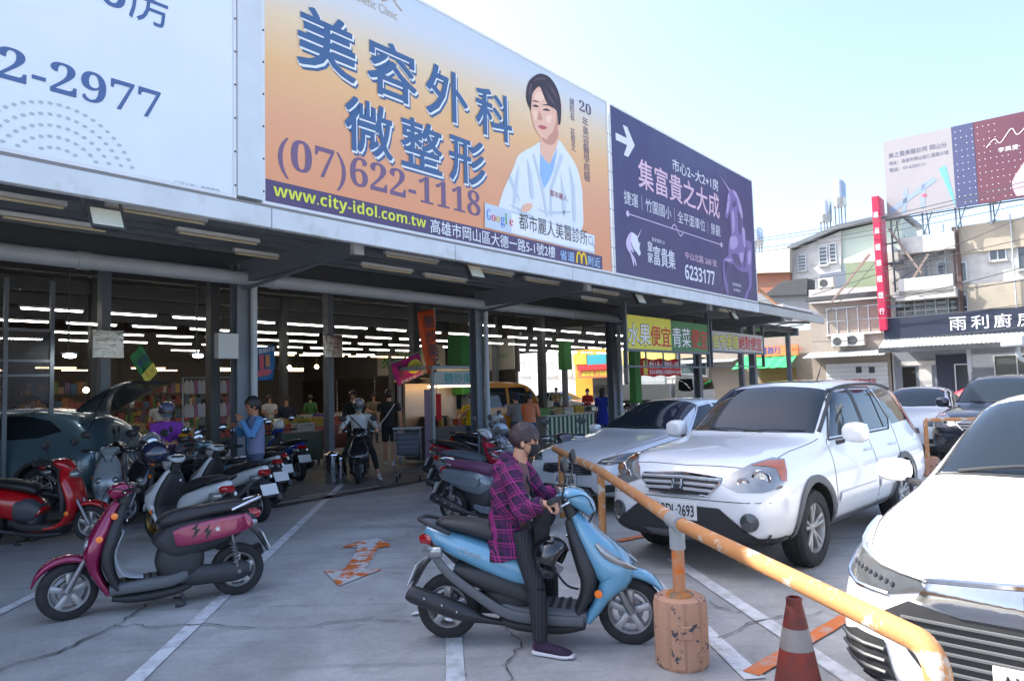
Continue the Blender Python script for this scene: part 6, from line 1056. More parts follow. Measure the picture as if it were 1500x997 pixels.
def person(label, loc, rz, J, mats, vox=.014, yaw=0, pitch=0, hairm=None, sleeve=1.0, trouser=1.0, maskm=None, grip=(.35, .35), b=1.0, fat=1.0, skirt=0, hairkw={}, sc=1.0, helm=None, palms=None):
    """J: joints in local metres (x forward, y left): head, neck, chest, pelvis, sh, el, wr, hip, kn, an, toe (pairs L,R). mats: skin, top, bottom, shoe"""
    q = MB(); g = {k: ([V3(p) for p in v] if isinstance(v[0], (tuple, list)) else V3(v)) for k, v in J.items()}
    pl, ch, nk = g['pelvis'], g['chest'], g['neck']; sh = g['sh']; side = (sh[0] - sh[1]).normalized(); up = tuple(side); w = (sh[0] - sh[1]).length / 2
    q.m = 1; ws = pl.lerp(ch, .5); q.sweep([tuple(pl + (pl - ch).normalized() * .02) + (.135 * fat, .10 * fat), tuple(pl.lerp(ws, .5)) + (.158 * fat, .112 * fat), tuple(ws) + (.143 * fat, .108 * fat), tuple(ch) + (.165 * fat, .118 * fat), tuple(ch.lerp(nk, .55)) + (.168 * fat, .105 * fat), tuple(ch.lerp(nk, .88)) + (.11, .075), tuple(nk) + (.06, .055)], 3, 20, up=up)
    q.m = 2; hp = g['hip']; q.sweep([tuple(pl + (pl - ch).normalized() * .10) + (.12 * fat, .10 * fat), tuple(pl + (pl - ch).normalized() * .05) + (.158 * fat, .125 * fat), tuple(pl) + (.16 * fat, .118 * fat)], 3, 18, up=up)
    M = headframe(g['head'], yaw, pitch); q.m = 0; head(q, M, b); limb(q, [tuple(nk - V3((0, 0, .03))) + (.058,), tuple(nk.lerp(g['head'], .5)) + (.052,), tuple(g['head'] + V3((0, 0, .05)) + M.to_3x3() @ V3((-.015, 0, 0))) + (.05,)])
    for i in (0, 1):
        s = 1 if i == 0 else -1; a, e, wv = sh[i], g['el'][i], g['wr'][i]
        q.m = 1; a_in = a.lerp(nk, .3); sl = sleeve; up_pts = [tuple(a_in - V3((0, 0, .035))) + (.062 * fat,), tuple(a) + (.062 * fat,), tuple(a.lerp(e, .5)) + (.053 * fat,)]
        if sl >= .5: up_pts.append(tuple(e) + (.047,)); limb(q, up_pts)
        else: up_pts[-1] = tuple(a.lerp(e, sl * 2)) + (.056 * fat,); limb(q, up_pts); q.m = 0; limb(q, [tuple(a.lerp(e, sl * 1.6)) + (.044,), tuple(e) + (.038,)])
        q.m = 1 if sl > .6 else 0; fe = e.lerp(wv, (sl - .5) * 2) if sl > .6 else wv; limb(q, [tuple(e) + ((.047,) if sl > .6 else (.038,)), tuple(e.lerp(fe, .35)) + ((.045,) if sl > .6 else (.039,)), tuple(fe) + ((.036,) if sl > .6 else (.026,))])
        q.m = 0; limb(q, [tuple(e.lerp(wv, .6)) + (.03,), tuple(wv) + (.025,)]); d = (wv - e).normalized(); pn = V3(palms[i]) if palms else V3((0, -s * .5, -.6)); hand(q, wv, d if not palms or len(palms) < 3 else V3(palms[2 + i]), pn, s if not palms else s, grip[i])
        h, k_, an, to = hp[i], g['kn'][i], g['an'][i], g['toe'][i]; q.m = 2
        if trouser >= .5:
            limb(q, [tuple(h + V3((0, 0, .03))) + (.085 * fat,), tuple(h.lerp(k_, .4)) + (.082 * fat,), tuple(k_) + (.06,)]); kk = k_.lerp(an, (trouser - .5) * 2); limb(q, [tuple(k_) + (.06,), tuple(k_.lerp(kk, .4)) + (.058,), tuple(kk) + (.046,)])
            if trouser < .95: q.m = 0; limb(q, [tuple(k_.lerp(an, .5)) + (.045,), tuple(an) + (.034,)])
        else:
            kk = h.lerp(k_, trouser * 2); limb(q, [tuple(h + V3((0, 0, .03))) + (.09 * fat,), tuple(kk) + (.084 * fat,)]); q.m = 0; limb(q, [tuple(h.lerp(k_, .3)) + (.066,), tuple(k_) + (.05,)]); limb(q, [tuple(k_) + (.05,), tuple(k_.lerp(an, .35)) + (.049,), tuple(an) + (.033,)])
        q.m = 3; fd = (to - an); fd.z = 0; fd.normalize(); heel = V3((an.x, an.y, to.z)) - fd * .045
        q.sweep([tuple(heel + V3((0, 0, .03))) + (.028, .03), tuple(heel + fd * .04 + V3((0, 0, .035))) + (.038, .042), tuple(heel + fd * .12 + V3((0, 0, .03))) + (.042, .036), tuple(heel + fd * .20 + V3((0, 0, .022))) + (.045, .026), tuple(heel + fd * .25 + V3((0, 0, .018))) + (.03, .018)], 3, 14, up=tuple(V3((-fd.y, fd.x, 0)))); limb(q, [tuple(an + V3((0, 0, .03))) + (.04,), tuple(heel + fd * .045 + V3((0, 0, .04))) + (.038,)])
    if skirt: q.m = 2; q.sweep([tuple(pl + V3((0, 0, .05))) + (.155, .115), tuple(pl - V3((0, 0, skirt * .5))) + (.20, .16), tuple(pl - V3((0, 0, skirt))) + (.23, .19)], 3, 20, up=up)
    o = remesh(q, 'person', mats, vox); o.location = loc; o.rotation_euler = (0, 0, rz); o.scale = (sc,) * 3; tag(o, label, 'person')
    face(o, M, b)
    if hairm: hair(o, M, hairm, b, **hairkw)
    if maskm: mask(o, M, maskm, b)
    o['hm'] = 0; del o['hm']; return o, M
def stand(h=1.62, arm='down', stride=.0, lean=0.0):
    k = h / 1.62; L = lambda *p: tuple(c * k for c in p)
    J = dict(pelvis=L(0, 0, .88), chest=L(lean * .5, 0, 1.16), neck=L(lean * .9, 0, 1.35), head=L(lean + .015, 0, 1.40), sh=[L(lean * .8, .175, 1.30), L(lean * .8, -.175, 1.30)], hip=[L(0, .085, .83), L(0, -.085, .83)], kn=[L(stride * .5 + .02, .09, .46), L(-stride * .3 + .02, -.09, .46)], an=[L(stride, .09, .08), L(-stride, -.09, .08)], toe=[L(stride + .16, .10, 0), L(-stride + .16, -.10, 0)])
    A = dict(down=([L(-.03, .23, 1.04), L(-.03, -.23, 1.04)], [L(.06, .24, .80), L(.06, -.24, .80)]), work=([L(.05, .22, 1.06), L(.05, -.22, 1.06)], [L(.27, .10, 1.04), L(.27, -.10, 1.04)]), face=([L(.12, .2, 1.08), L(.12, -.22, 1.10)], [L(.20, .07, 1.30), L(.24, -.08, 1.22)]), reach=([L(.05, .23, 1.05), L(.12, -.24, 1.10)], [L(.26, .18, 1.0), L(.36, -.2, 1.06)]))[arm]
    J['el'], J['wr'] = A; return J
def cloth(nm, c, **k): return mat(nm, c, .85, var=.16, vs=7, bump=.25, bs=45, **k)
BLKC = cloth('black_cloth', (.016, .016, .018)); WHC = cloth('white_cloth', (.55, .57, .58)); SHOEW = mat('white_shoe', (.6, .6, .58), .5); SHOED = mat('dark_shoe', (.03, .03, .035), .6); DENIM = cloth('denim', (.05, .07, .12)); GREYC = cloth('grey_cloth', (.18, .19, .2)); NAVYC = cloth('navy_cloth', (.02, .025, .06))
MASKB = mat('black_mask', (.012, .012, .014), .8); MASKW = mat('pale_blue_mask', (.45, .58, .65), .8)
# ---------------------------------------------------------------- woman on the blue scooter
def plaid(name):
    m = mat(name, (.012, .012, .04), .85, var=0, bump=.25, bs=90); N, L, bsdf = nodes_of(m); at = N.new('ShaderNodeAttribute'); at.attribute_name = 'cloth_uv'; sx = N.new('ShaderNodeSeparateXYZ'); L.new(at.outputs['Vector'], sx.inputs[0])
    def stripes(src, per, offs, wd):
        out = None
        for o_, w_ in zip(offs, wd):
            a = N.new('ShaderNodeMath'); a.operation = 'ADD'; a.inputs[1].default_value = 50 * per + o_ * per; L.new(src, a.inputs[0]); f = N.new('ShaderNodeMath'); f.operation = 'PINGPONG'; f.inputs[1].default_value = per / 2; L.new(a.outputs[0], f.inputs[0])
            c = N.new('ShaderNodeMapRange'); c.inputs['From Min'].default_value = w_; c.inputs['From Max'].default_value = w_ + .0025; c.inputs['To Min'].default_value = 1; c.inputs['To Max'].default_value = 0; L.new(f.outputs[0], c.inputs['Value'])
            if out is None: out = c.outputs[0]
            else:
                mx = N.new('ShaderNodeMath'); mx.operation = 'MAXIMUM'; L.new(out, mx.inputs[0]); L.new(c.outputs[0], mx.inputs[1]); out = mx.outputs[0]
        return out
    def col(a, b_, fac, base=None):
        mx = N.new('ShaderNodeMix'); mx.data_type = 'RGBA'; L.new(fac, mx.inputs['Factor']); mx.inputs['B'].default_value = (*b_, 1)
        if base is None: mx.inputs['A'].default_value = (*a, 1)
        else: L.new(base, mx.inputs['A'])
        return mx.outputs['Result']
    U, V = sx.outputs['X'], sx.outputs['Y']
    def scaled(f, k):
        q = N.new('ShaderNodeMath'); q.operation = 'MULTIPLY'; q.inputs[1].default_value = k; L.new(f, q.inputs[0]); return q.outputs[0]
    wideU, wideV = stripes(U, .085, (.5,), (.013,)), stripes(V, .085, (.5,), (.013,)); thU, thV = stripes(U, .085, (.0, .22), (.0042, .002)), stripes(V, .085, (.0, .22), (.0042, .002))
    c = col((.006, .006, .022), (.075, .008, .07), scaled(wideU, .5)); c = col(0, (.075, .008, .07), scaled(wideV, .5), c); c = col(0, (.32, .018, .16), scaled(thU, .7), c); c = col(0, (.32, .018, .16), scaled(thV, .7), c); L.new(c, bsdf.inputs['Base Color']); return m
def cloth_uv(o, segs):
    """segs: (a, b, side) bones; u runs along the bone, v across it"""
    at = o.data.attributes.new('cloth_uv', 'FLOAT_VECTOR', 'POINT')
    for i, v in enumerate(o.data.vertices):
        best = None
        for a, b, sd in segs:
            d = b - a; l = d.length; d = d / l; t = max(0, min(l, (v.co - a).dot(d))); r_ = (v.co - a - d * t).length
            if best is None or r_ < best[0]: best = (r_, (v.co - a).dot(d), (v.co - a).dot(sd))
        at.data[i].vector = (best[1], best[2], 0)
W = Matrix.Translation(sb.location) @ Matrix.Rotation(sb.rotation_euler.z, 4, 'Z'); wl = lambda *p: p
JW = dict(pelvis=(-.14, 0, .74), chest=(-.14, 0, 1.00), neck=(-.12, 0, 1.185), head=(-.065, 0, 1.225), sh=[(-.12, .165, 1.125), (-.13, -.165, 1.125)], el=[(.02, .25, .90), (-.045, -.265, .885)], wr=[(.135, .265, .955), (.10, -.275, .945)], hip=[(-.08, .10, .70), (-.08, -.10, .70)], kn=[(.06, .20, .38), (.03, -.215, .38)], an=[(.06, .24, .085), (.05, -.265, .085)], toe=[(.22, .27, .012), (.21, -.31, .012)])
PANT = mat('checked_trousers', (.016, .017, .022), .8, var=0, bump=.2, bs=80); N, L, bsdf = nodes_of(PANT); tc = N.new('ShaderNodeTexCoord'); wv = N.new('ShaderNodeTexWave'); wv.inputs['Scale'].default_value = 14; wv.bands_direction = 'X'; cr = N.new('ShaderNodeValToRGB'); cr.color_ramp.elements[0].position = .8; cr.color_ramp.elements[0].color = (.013, .014, .018, 1); cr.color_ramp.elements[1].position = .95; cr.color_ramp.elements[1].color = (.030, .032, .038, 1); L.new(tc.outputs['Object'], wv.inputs['Vector']); L.new(wv.outputs['Color'], cr.inputs['Fac']); L.new(cr.outputs['Color'], bsdf.inputs['Base Color'])
MAUVE = cloth('mauve_brown_tee', (.13, .07, .075)); SHOEP = worn('purple_knit_shoe', (.03, .012, .035), (.22, .02, .12), 14, .58, .05, .8)
pw, MW = person('woman in magenta plaid shirt and black mask astride the blue scooter', sb.location, sb.rotation_euler.z, JW, [SKIN, MAUVE, PANT, SHOEP], vox=.0065, yaw=R(0), pitch=R(10), hairm=HAIRP2, maskm=MASKB, grip=(.95, .95), b=.95, fat=.9, hairkw=dict(back=.012, fringe=.122, side=.098, bulk=.965), palms=[(.0, .0, -1), (0, 0, -1), (.8, .25, -.1), (.8, -.1, -.1)])
# open plaid shirt over the tee
q = MB(); q.sweep([(-.175, 0, .545, .215, .145, 2.6), (-.185, 0, .62, .20, .135, 2.5), (-.19, 0, .78, .178, .118, 2.4), (-.175, 0, .98, .178, .122, 2.4), (-.155, 0, 1.10, .172, .105), (-.14, 0, 1.165, .12, .075), (-.13, 0, 1.20, .075, .06)], 4, 26)
for i, s in ((0, 1), (1, -1)):
    sh, el, wr = V3(JW['sh'][i]), V3(JW['el'][i]), V3(JW['wr'][i]); ce = el.lerp(wr, .93)
    limb(q, [tuple(sh.lerp(V3(JW['neck']), .35) - V3((0, 0, .03))) + (.07,), tuple(sh) + (.074,), tuple(sh.lerp(el, .5)) + (.068,), tuple(el) + (.062,)], 4, 18); limb(q, [tuple(el + (sh - el) * .08) + (.064,), tuple(el) + (.064,), tuple(el.lerp(ce, .5)) + (.058,), tuple(ce) + (.05,)], 4, 18)
q.sweep([(-.12, .085, 1.185, .028, .02), (-.19, .06, 1.20, .05, .03), (-.215, 0, 1.185, .06, .035), (-.19, -.06, 1.20, .05, .03), (-.12, -.085, 1.185, .028, .02)], 4, 12, up=(0, 0, 1)); q.sweep([(-.20, 0, 1.20, .08, .02), (-.25, 0, 1.13, .10, .035), (-.255, 0, 1.06, .07, .03), (-.24, 0, 1.02, .02, .012)], 4, 14)
jk = remesh(q, 'plaid_shirt', [plaid('magenta_plaid')], .0085, pw, 3)
dead = []; rn = random.Random(5); Z = V3((0, 0, 1))
for v in jk.data.vertices:                      # folds, and a hem that hangs unevenly
    p = v.co; v.co = p + V3((.006 * math.sin(p.z * 38 + p.y * 20), .007 * math.sin(p.z * 31 + p.x * 26), .004 * math.sin(p.x * 40)))
    if p.z < .62: v.co.z += .012 * math.sin(p.y * 22)
bm = bmesh.new(); bm.from_mesh(jk.data); gone = [f for f in bm.faces if (lambda c: (c.x > -.10 + max(0, (c.z - .55)) * .07 and abs(c.y) < .105 and c.z < 1.17 and c.x > -.15) or c.z < .56 and abs(f.normal.z) > .75)(f.calc_center_median())]; bmesh.ops.delete(bm, geom=gone, context='FACES'); bm.to_mesh(jk.data); bm.free()
cloth_uv(jk, [(V3((-.17, 0, .5)), V3((-.14, 0, 1.18)), V3((.75, .66, 0)))] + [(V3(JW['sh'][i]), V3(JW['el'][i]), V3((.8, 0, .6))) for i in (0, 1)] + [(V3(JW['el'][i]), V3(JW['wr'][i]), V3((.3, 0, .95))) for i in (0, 1)])
so = jk.modifiers.new('s', 'SOLIDIFY'); so.thickness = .005
for s in (1, -1):
    an = V3(JW['an'][0 if s > 0 else 1]); to = V3(JW['toe'][0 if s > 0 else 1]); fd = (to - an); fd.z = 0; fd.normalize(); h0 = V3((an.x, an.y, 0)) - fd * .05
    MB().sweep([tuple(h0 + V3((0, 0, .016))) + (.028, .012, 3), tuple(h0 + fd * .03 + V3((0, 0, .017))) + (.042, .015, 3), tuple(h0 + fd * .13 + V3((0, 0, .017))) + (.045, .014, 3), tuple(h0 + fd * .22 + V3((0, 0, .017))) + (.05, .012, 3), tuple(h0 + fd * .275 + V3((0, 0, .02))) + (.025, .009, 3)], 4, 16, up=tuple(V3((-fd.y, fd.x, 0)))).build('shoe_sole', mat('white_sole', (.62, .6, .62), .6), pw, smooth=True)
MB().sweep([(.02, -.10, .66, .05, .03), (.055, -.10, .72, .085, .05, 3), (.055, -.10, .84, .085, .055, 3), (.05, -.10, .90, .07, .04, 3)], 4, 16).build('shoulder_bag', BLKC, pw, smooth=True); MB().tube([(.03, -.10, .90), (-.03, -.06, 1.05), (-.12, .02, 1.225), (-.22, .1, 1.1)], .009, 4, 6).build('bag_strap', BLKC, pw, smooth=True)
HB = mat('black_helmet_gloss', (.012, .012, .014), .12, var=.05, coat=1); HN = mat('navy_helmet_gloss', (.015, .02, .05), .1, var=.05, coat=1); HS = mat('silver_helmet', (.42, .46, .5), .2, .3, var=.05, coat=1); HW = mat('white_helmet', (.6, .6, .6), .2, var=.04, coat=1); HPK = mat('pinkish_silver_helmet', (.40, .33, .37), .15, .3, var=.1, coat=1)
hl = helmet('black helmet hanging from the hook of the blue scooter', W @ V3((.20, -.20, .55)), sb.rotation_euler.z + R(170), HB, tilt=(R(8), R(62)), sc=.95)
MB().tube([(.02, .09, .05), (.06, .06, -.02), (.10, .02, -.10), (.10, -.04, -.16)], .008, 3, 6).build('chin_strap', BLKC, hl, smooth=True)
# ---------------------------------------------------------------- rider waiting at the door
PR = G(526, 712); yawr = math.atan2(-1, -.05)
JR = dict(pelvis=(-.25, 0, .80), chest=(-.20, 0, 1.08), neck=(-.15, 0, 1.27), head=(-.12, 0, 1.31), sh=[(-.16, .19, 1.20), (-.16, -.19, 1.20)], el=[(.0, .32, 1.02), (.0, -.32, 1.02)], wr=[(.16, .34, .98), (.16, -.34, .98)], hip=[(-.2, .11, .76), (-.2, -.11, .76)], kn=[(.12, .27, .50), (.12, -.27, .50)], an=[(.10, .36, .085), (.10, -.36, .085)], toe=[(.27, .40, .01), (.27, -.40, .01)])
bsc = [o for o in COL.objects if o.get('label') == 'black scooter with rider waiting at the market door'][0]
pr, MR = person('rider in white shirt and helmet on the black scooter', bsc.location, bsc.rotation_euler.z, JR, [SKIN, WHC, BLKC, SHOEW], vox=.012, pitch=R(6), hairm=None, maskm=mat('green_mask', (.30, .42, .36), .8), grip=(.9, .9), sleeve=.85, trouser=.85)
hh = helmet('pink silver open helmet worn by the white shirted rider', (0, 0, 0), 0, HPK); hh.matrix_world = bsc.matrix_world; bpy.context.view_layer.update(); hh.matrix_world = Matrix.Translation(bsc.location) @ Matrix.Rotation(bsc.rotation_euler.z, 4, 'Z') @ MR @ Matrix.Translation((-.012, 0, .035)); MB().tube([(-.1, -.17, 1.22), (.0, 0, 1.05), (-.1, .16, .86)], .012, 3, 6).build('bag_strap', BLKC, pr, smooth=True)
# ---------------------------------------------------------------- people around the scooters and the stalls
def put(label, px, py, face_px, mats, h=1.6, arm='down', **k):
    p = G(px, py); a = G(*face_px) if face_px else None; rz = math.atan2(a.y - p.y, a.x - p.x) if a else 0; J = stand(h, arm, k.pop('stride', 0), k.pop('lean', 0)); o, M = person(label, p, rz, J, mats, **k); o['h'] = 0; del o['h']; return o, M, p, rz
PURC = cloth('purple_hoodie', '#8a3fae'); LBLUE = cloth('pale_blue_polo', '#4f7fae'); LAVC = cloth('lavender_sleeves', '#6a5a86'); PINKC = cloth('pink_tee', '#c07aa0'); YELC = cloth('yellow_tee', '#d6b410'); BLUD = cloth('royal_blue_overall', '#1b2f9a'); REDC = cloth('red_top', '#9c1f28'); KHAK = cloth('khaki_cloth', (.22, .17, .10)); LILC = cloth('lilac_top', '#9a86c0'); ORGS = cloth('orange_top', '#c8603a'); GRNC = cloth('green_top', '#3f6a3a')
o, M, p, rz = put('man in pale blue polo and vest looking down beside scooters', 374, 756, (250, 772), [SKIN2, LBLUE, DENIM, SHOED], 1.66, 'face', hairm=HAIRB, pitch=R(14), vox=.009, hairkw=dict(back=.04, fringe=.15, side=.09))
q = MB(); J = stand(1.66); q.sweep([(0, 0, .86, .17, .125), (0, 0, 1.05, .165, .122), (0, 0, 1.22, .178, .125), (0, 0, 1.34, .15, .10), (0, 0, 1.39, .08, .06)], 3, 20); ve = remesh(q, 'vest', [cloth('grey_lilac_vest', '#6f7390')], .012, o); bm = bmesh.new(); bm.from_mesh(ve.data); bmesh.ops.delete(bm, geom=[f for f in bm.faces if f.calc_center_median().x > .07 and abs(f.calc_center_median().y) < .07 or f.calc_center_median().z > 1.37], context='FACES'); bm.to_mesh(ve.data); bm.free()
o, M, p, rz = put('woman in purple hoodie with silver helmet among the scooters', 243, 742, (320, 800), [SKIN, PURC, DENIM, SHOED], 1.58, 'work', maskm=MASKW, pitch=R(12), vox=.011); hq = helmet('blue silver helmet worn by the woman in purple', (0, 0, 0), 0, mat('blue_silver_helmet', (.16, .17, .30), .15, .3, coat=1)); bpy.context.view_layer.update(); hq.matrix_world = Matrix.Translation(p) @ Matrix.Rotation(rz, 4, 'Z') @ M @ Matrix.Translation((-.012, 0, .03))
bgp = thing('shopping_bag', 'thin pale plastic bag held by the woman in purple', 'bag', p + Matrix.Rotation(rz, 3, 'Z') @ V3((.30, -.1, .78)), rz); MB().sweep([(0, 0, 0, .06, .05), (0, 0, .05, .10, .08), (0, 0, .16, .10, .07), (0, 0, .25, .04, .03), (0, 0, .28, .015, .012)], 4, 12).build('bag_body', mat('pale_plastic_bag', (.5, .42, .5), .3, alpha=.75), bgp, smooth=True)
o, M, p, rz = put('man walking into the market in black tee with sling bag', 772, 0, None, [SKIN, BLKC, BLKC, SHOEW], 1.76, 'down') if False else put('man in black tee and shorts walking into the market', 571, 682, (600, 640), [SKIN, BLKC, BLKC, SHOEW], 1.74, 'down', hairm=HAIRB, trouser=.42, sleeve=.3, stride=.12, vox=.012, hairkw=dict(back=.03))
MB().tube([(-.13, -.14, 1.40), (-.135, .03, 1.15), (-.09, .17, .98)], .013, 3, 6).build('sling_strap', WHC, o, smooth=True); MB().sweep([(-.06, .20, .82, .03, .05, 3), (-.06, .21, .90, .04, .09, 3), (-.06, .20, .98, .03, .07, 3)], 3, 12, up=(0, 1, 0)).build('sling_bag', mat('pale_bag', (.42, .38, .38), .6), o, smooth=True)
put('man in black cap and tee standing by the market entrance', 518, 676, (560, 690), [SKIN, BLKC, BLKC, SHOED], 1.74, 'work', hairm=HAIRB, vox=.014)
o, M, p, rz = put('woman in pink tee and shorts carrying a white bag', 605, 668, (595, 720), [SKIN, PINKC, BLKC, SHOEW], 1.6, 'down', hairm=HAIRB, trouser=.4, sleeve=.3, vox=.013, stride=.1); bgp = thing('shopping_bag', 'small white bag in the hand of the woman in pink', 'bag', p + Matrix.Rotation(rz, 3, 'Z') @ V3((.06, .24, .45)), rz); MB().sweep([(0, 0, 0, .05, .05), (0, 0, .06, .10, .08), (0, 0, .17, .08, .06), (0, 0, .28, .012, .012)], 4, 12).build('bag_body', WHC, bgp, smooth=True)
o, M, p, rz = put('vendor in yellow tee and mask raising a hand at the chestnut stall', 694, 680, (640, 700), [SKIN, YELC, DENIM, SHOED], 1.6, 'face', hairm=HAIRB, maskm=MASKW, sleeve=.3, vox=.012)
put('man in orange and white striped shirt behind the right scooters', 778, 672, (840, 660), [SKIN2, cloth('orange_white_tee', '#d08060'), DENIM, SHOED], 1.58, 'work', hairm=HAIRB, vox=.013, hairkw=dict(back=.05, side=.1)); put('person in dark bucket hat behind the right scooters', 758, 668, (700, 660), [SKIN, GREYC, DENIM, SHOED], 1.56, 'work', hairm=NAVYC, vox=.014)
put('woman in royal blue overall seen from behind by the carts', 884, 640, (920, 605), [SKIN, BLUD, BLUD, SHOED], 1.6, 'work', hairm=HAIRB, vox=.013, skirt=.45, hairkw=dict(long=.05, bulk=1.1)); put('woman in red top and mask behind the vegetable counter', 862, 622, (850, 660), [SKIN, REDC, DENIM, SHOED], 1.56, 'work', hairm=HAIRB, maskm=MASKW, vox=.015)
put('person in khaki behind the striped counter', 816, 615, (800, 650), [SKIN, KHAK, DENIM, SHOED], 1.65, 'work', hairm=HAIRB, maskm=MASKW, vox=.016); put('woman in lilac jacket and pink cap by the far column', 1038, 604, (1060, 610), [SKIN, LILC, DENIM, SHOED], 1.58, 'work', hairm=cloth('pink_cap', '#c06a94'), vox=.016); put('woman with dark hair and red jacket left of the off-roader', 1062, 603, (1030, 610), [SKIN, cloth('crimson_jacket', '#a01526'), DENIM, SHOED], 1.58, 'work', hairm=HAIRB, vox=.016, hairkw=dict(long=.12)); put('person in dark jacket beside the far column', 1018, 602, (1040, 606), [SKIN, NAVYC, DENIM, SHOED], 1.6, 'work', hairm=HAIRB, vox=.018)
put('shopper in white shirt inside the market on the left', 232, 668, (200, 690), [SKIN, WHC, GREYC, SHOED], 1.66, 'down', hairm=HAIRB, sleeve=.3, vox=.016); put('shopper in grey tee turned to the clothes stall', 300, 672, (320, 640), [SKIN, GREYC, DENIM, SHOED], 1.66, 'down', hairm=HAIRB, sleeve=.3, vox=.016); put('shopper in mauve top by the clothes stall', 324, 664, (350, 640), [SKIN, cloth('mauve_top', '#8a6070'), DENIM, SHOED], 1.62, 'down', hairm=HAIRB, sleeve=.3, vox=.016)
put('child in navy top beside the grey shopper', 316, 690, (340, 660), [SKIN, NAVYC, DENIM, SHOED], 1.22, 'down', hairm=HAIRB, sleeve=.3, vox=.015); put('stall keeper in dark red deep in the market at left', 24, 690, (60, 700), [SKIN, REDC, DENIM, SHOED], 1.6, 'work', hairm=HAIRB, vox=.018); put('shopper in green deep in the market aisle', 455, 640, (470, 600), [SKIN, GRNC, DENIM, SHOED], 1.62, 'down', hairm=HAIRB, vox=.018)
for i, (px, py, tx_, m_, lb) in enumerate(((70, 668, 90, REDC, 'shopper in red near the grille screen'), (140, 664, 120, GREYC, 'shopper in grey behind the tailgate'), (395, 652, 420, WHC, 'shopper in white beside the blue poster'), (420, 664, 380, NAVYC, 'shopper in navy beside the food stall'), (548, 648, 560, KHAK, 'shopper in khaki deep in the entrance aisle'), (660, 655, 700, ORGS, 'shopper in orange beside the chestnut stall'), (738, 640, 760, GREYC, 'shopper in grey beside the yellow van'), (950, 612, 930, REDC, 'shopper in red under the recruiting banner'), (985, 608, 960, DENIM, 'shopper in blue under the vegetable sign'))): put(lb, px, py, (tx_, py + 20), [SKIN, m_, DENIM, SHOED], 1.6 + .03 * (i % 3), ('work', 'down')[i % 2], hairm=HAIRB, sleeve=.3 if i % 3 else .95, vox=.018)
# loose helmets on scooters
def on_bar(sc_o, label, m, dx=-.02, dy=0, dz=1.0, rz=0, **k):
    Mx = Matrix.Translation(sc_o.location) @ Matrix.Rotation(sc_o.rotation_euler.z, 4, 'Z'); return helmet(label, Mx @ V3((dx, dy, dz)), sc_o.rotation_euler.z + rz, m, **k)
bl = lambda s: [o for o in COL.objects if s in str(o.get('label'))][0]
on_bar(bl('white scooter with gold wheels'), 'navy helmet with clear visor on the white scooter', HN, .20, .28, .93, R(30), sc=1.15); on_bar(bl('black retro scooter squeezed'), 'black helmet hung between red and white scooters', HB, .20, 0, .93); on_bar(bl('red and white scooter'), 'silver open helmet on the red and white scooter', HS, .22, .05, .95, R(20), sc=1.1); on_bar(bl('black scooter at the back'), 'pale helmet on the rearmost scooter of the right row', mat('pale_grey_helmet', (.5, .52, .48), .2, coat=1), .2, 0, .95); on_bar(bl('slate scooter with wide grey seat'), 'blue grey helmet just behind the plaid woman', mat('blue_grey_helmet', (.25, .31, .38), .2, coat=1), .22, .12, .95); on_bar(bl('deep blue sporty'), 'white helmet with red mark on the deep blue scooter', HW, .24, 0, .96); on_bar(bl('grey blue scooter with top case'), 'black round helmet on the grey blue scooter', HB, -.3, 0, .78, sc=1.15); on_bar(bl('dark slate scooter parked'), 'yellow and red patterned helmet behind the white scooters', worn('patterned_helmet', '#c9a21a', '#8a1f3a', 12, .5, .03, .3), .2, 0, .95)
van()
# ================================================================ rail, bases, cone
M_RAIL = worn('orange_rail_paint', '#b9804e', (.50, .46, .40), 9, .58, .03, .75, .25); M_SLV = mat('grey_rail_sleeve', (.28, .30, .31), .5, var=.15, vs=8); M_BASE = worn('flaked_salmon_paint', '#b58a70', (.05, .055, .07), 16, .605, .012, .8, .35, 5)
RZ = .84
ra, rb, rc_, re = [V3((p.x, p.y, RZ)) for p in (G(812, 657, RZ), G(880, 690, RZ), G(991, 764, RZ), G(1372, 950, RZ))]
t = thing('guard_rail', 'scuffed orange pipe guard rail running between scooters and cars', 'rail', (ra.x, ra.y, 0)); O = V3((ra.x, ra.y, 0)); dd = (re - rc_).normalized()
MB().tube([ra - O, rb - O, rc_ - O], .041, seg=18).sweep([tuple(p_) + (.041, .041) for p_ in [rc_ - O, re - O - dd * .3] + [re - O - dd * .09 + dd * .09 * math.sin(a_) + V3((0, 0, -.09 + .09 * math.cos(a_))) for a_ in [math.pi / 2 * i_ / 7 for i_ in range(8)]] + [re - O + V3((0, 0, -.3)), re - O + V3((0, 0, -.83))]], 1, 18, up=tuple(dd.cross(V3((0, 0, 1))))).build('top_pipe', M_RAIL, t, smooth=True)
for k, p in enumerate((ra.lerp(rb, .18), rb)): MB().tube([p - O - V3((0, 0, .02)), p - O - V3((0, 0, RZ - .01))], .037, seg=14).build('post', M_RAIL, t, smooth=True)
MB().tube([rc_ - O - V3((0, 0, .02)), rc_ - O - V3((0, 0, RZ - .3))], .038, seg=16).build('post', worn('salmon_post', '#b9805c', '#c9691f', 6, .62, .05, .6), t, smooth=True)
d2 = (rc_ - rb).normalized(); MB().tube([rc_ - O - d2 * .11, rc_ - O + d2 * .10], .051, seg=18).tube([rc_ - O - V3((0, 0, .02)), rc_ - O - V3((0, 0, .16))], .047, seg=18).build('tee_sleeve', M_SLV, t, smooth=True)
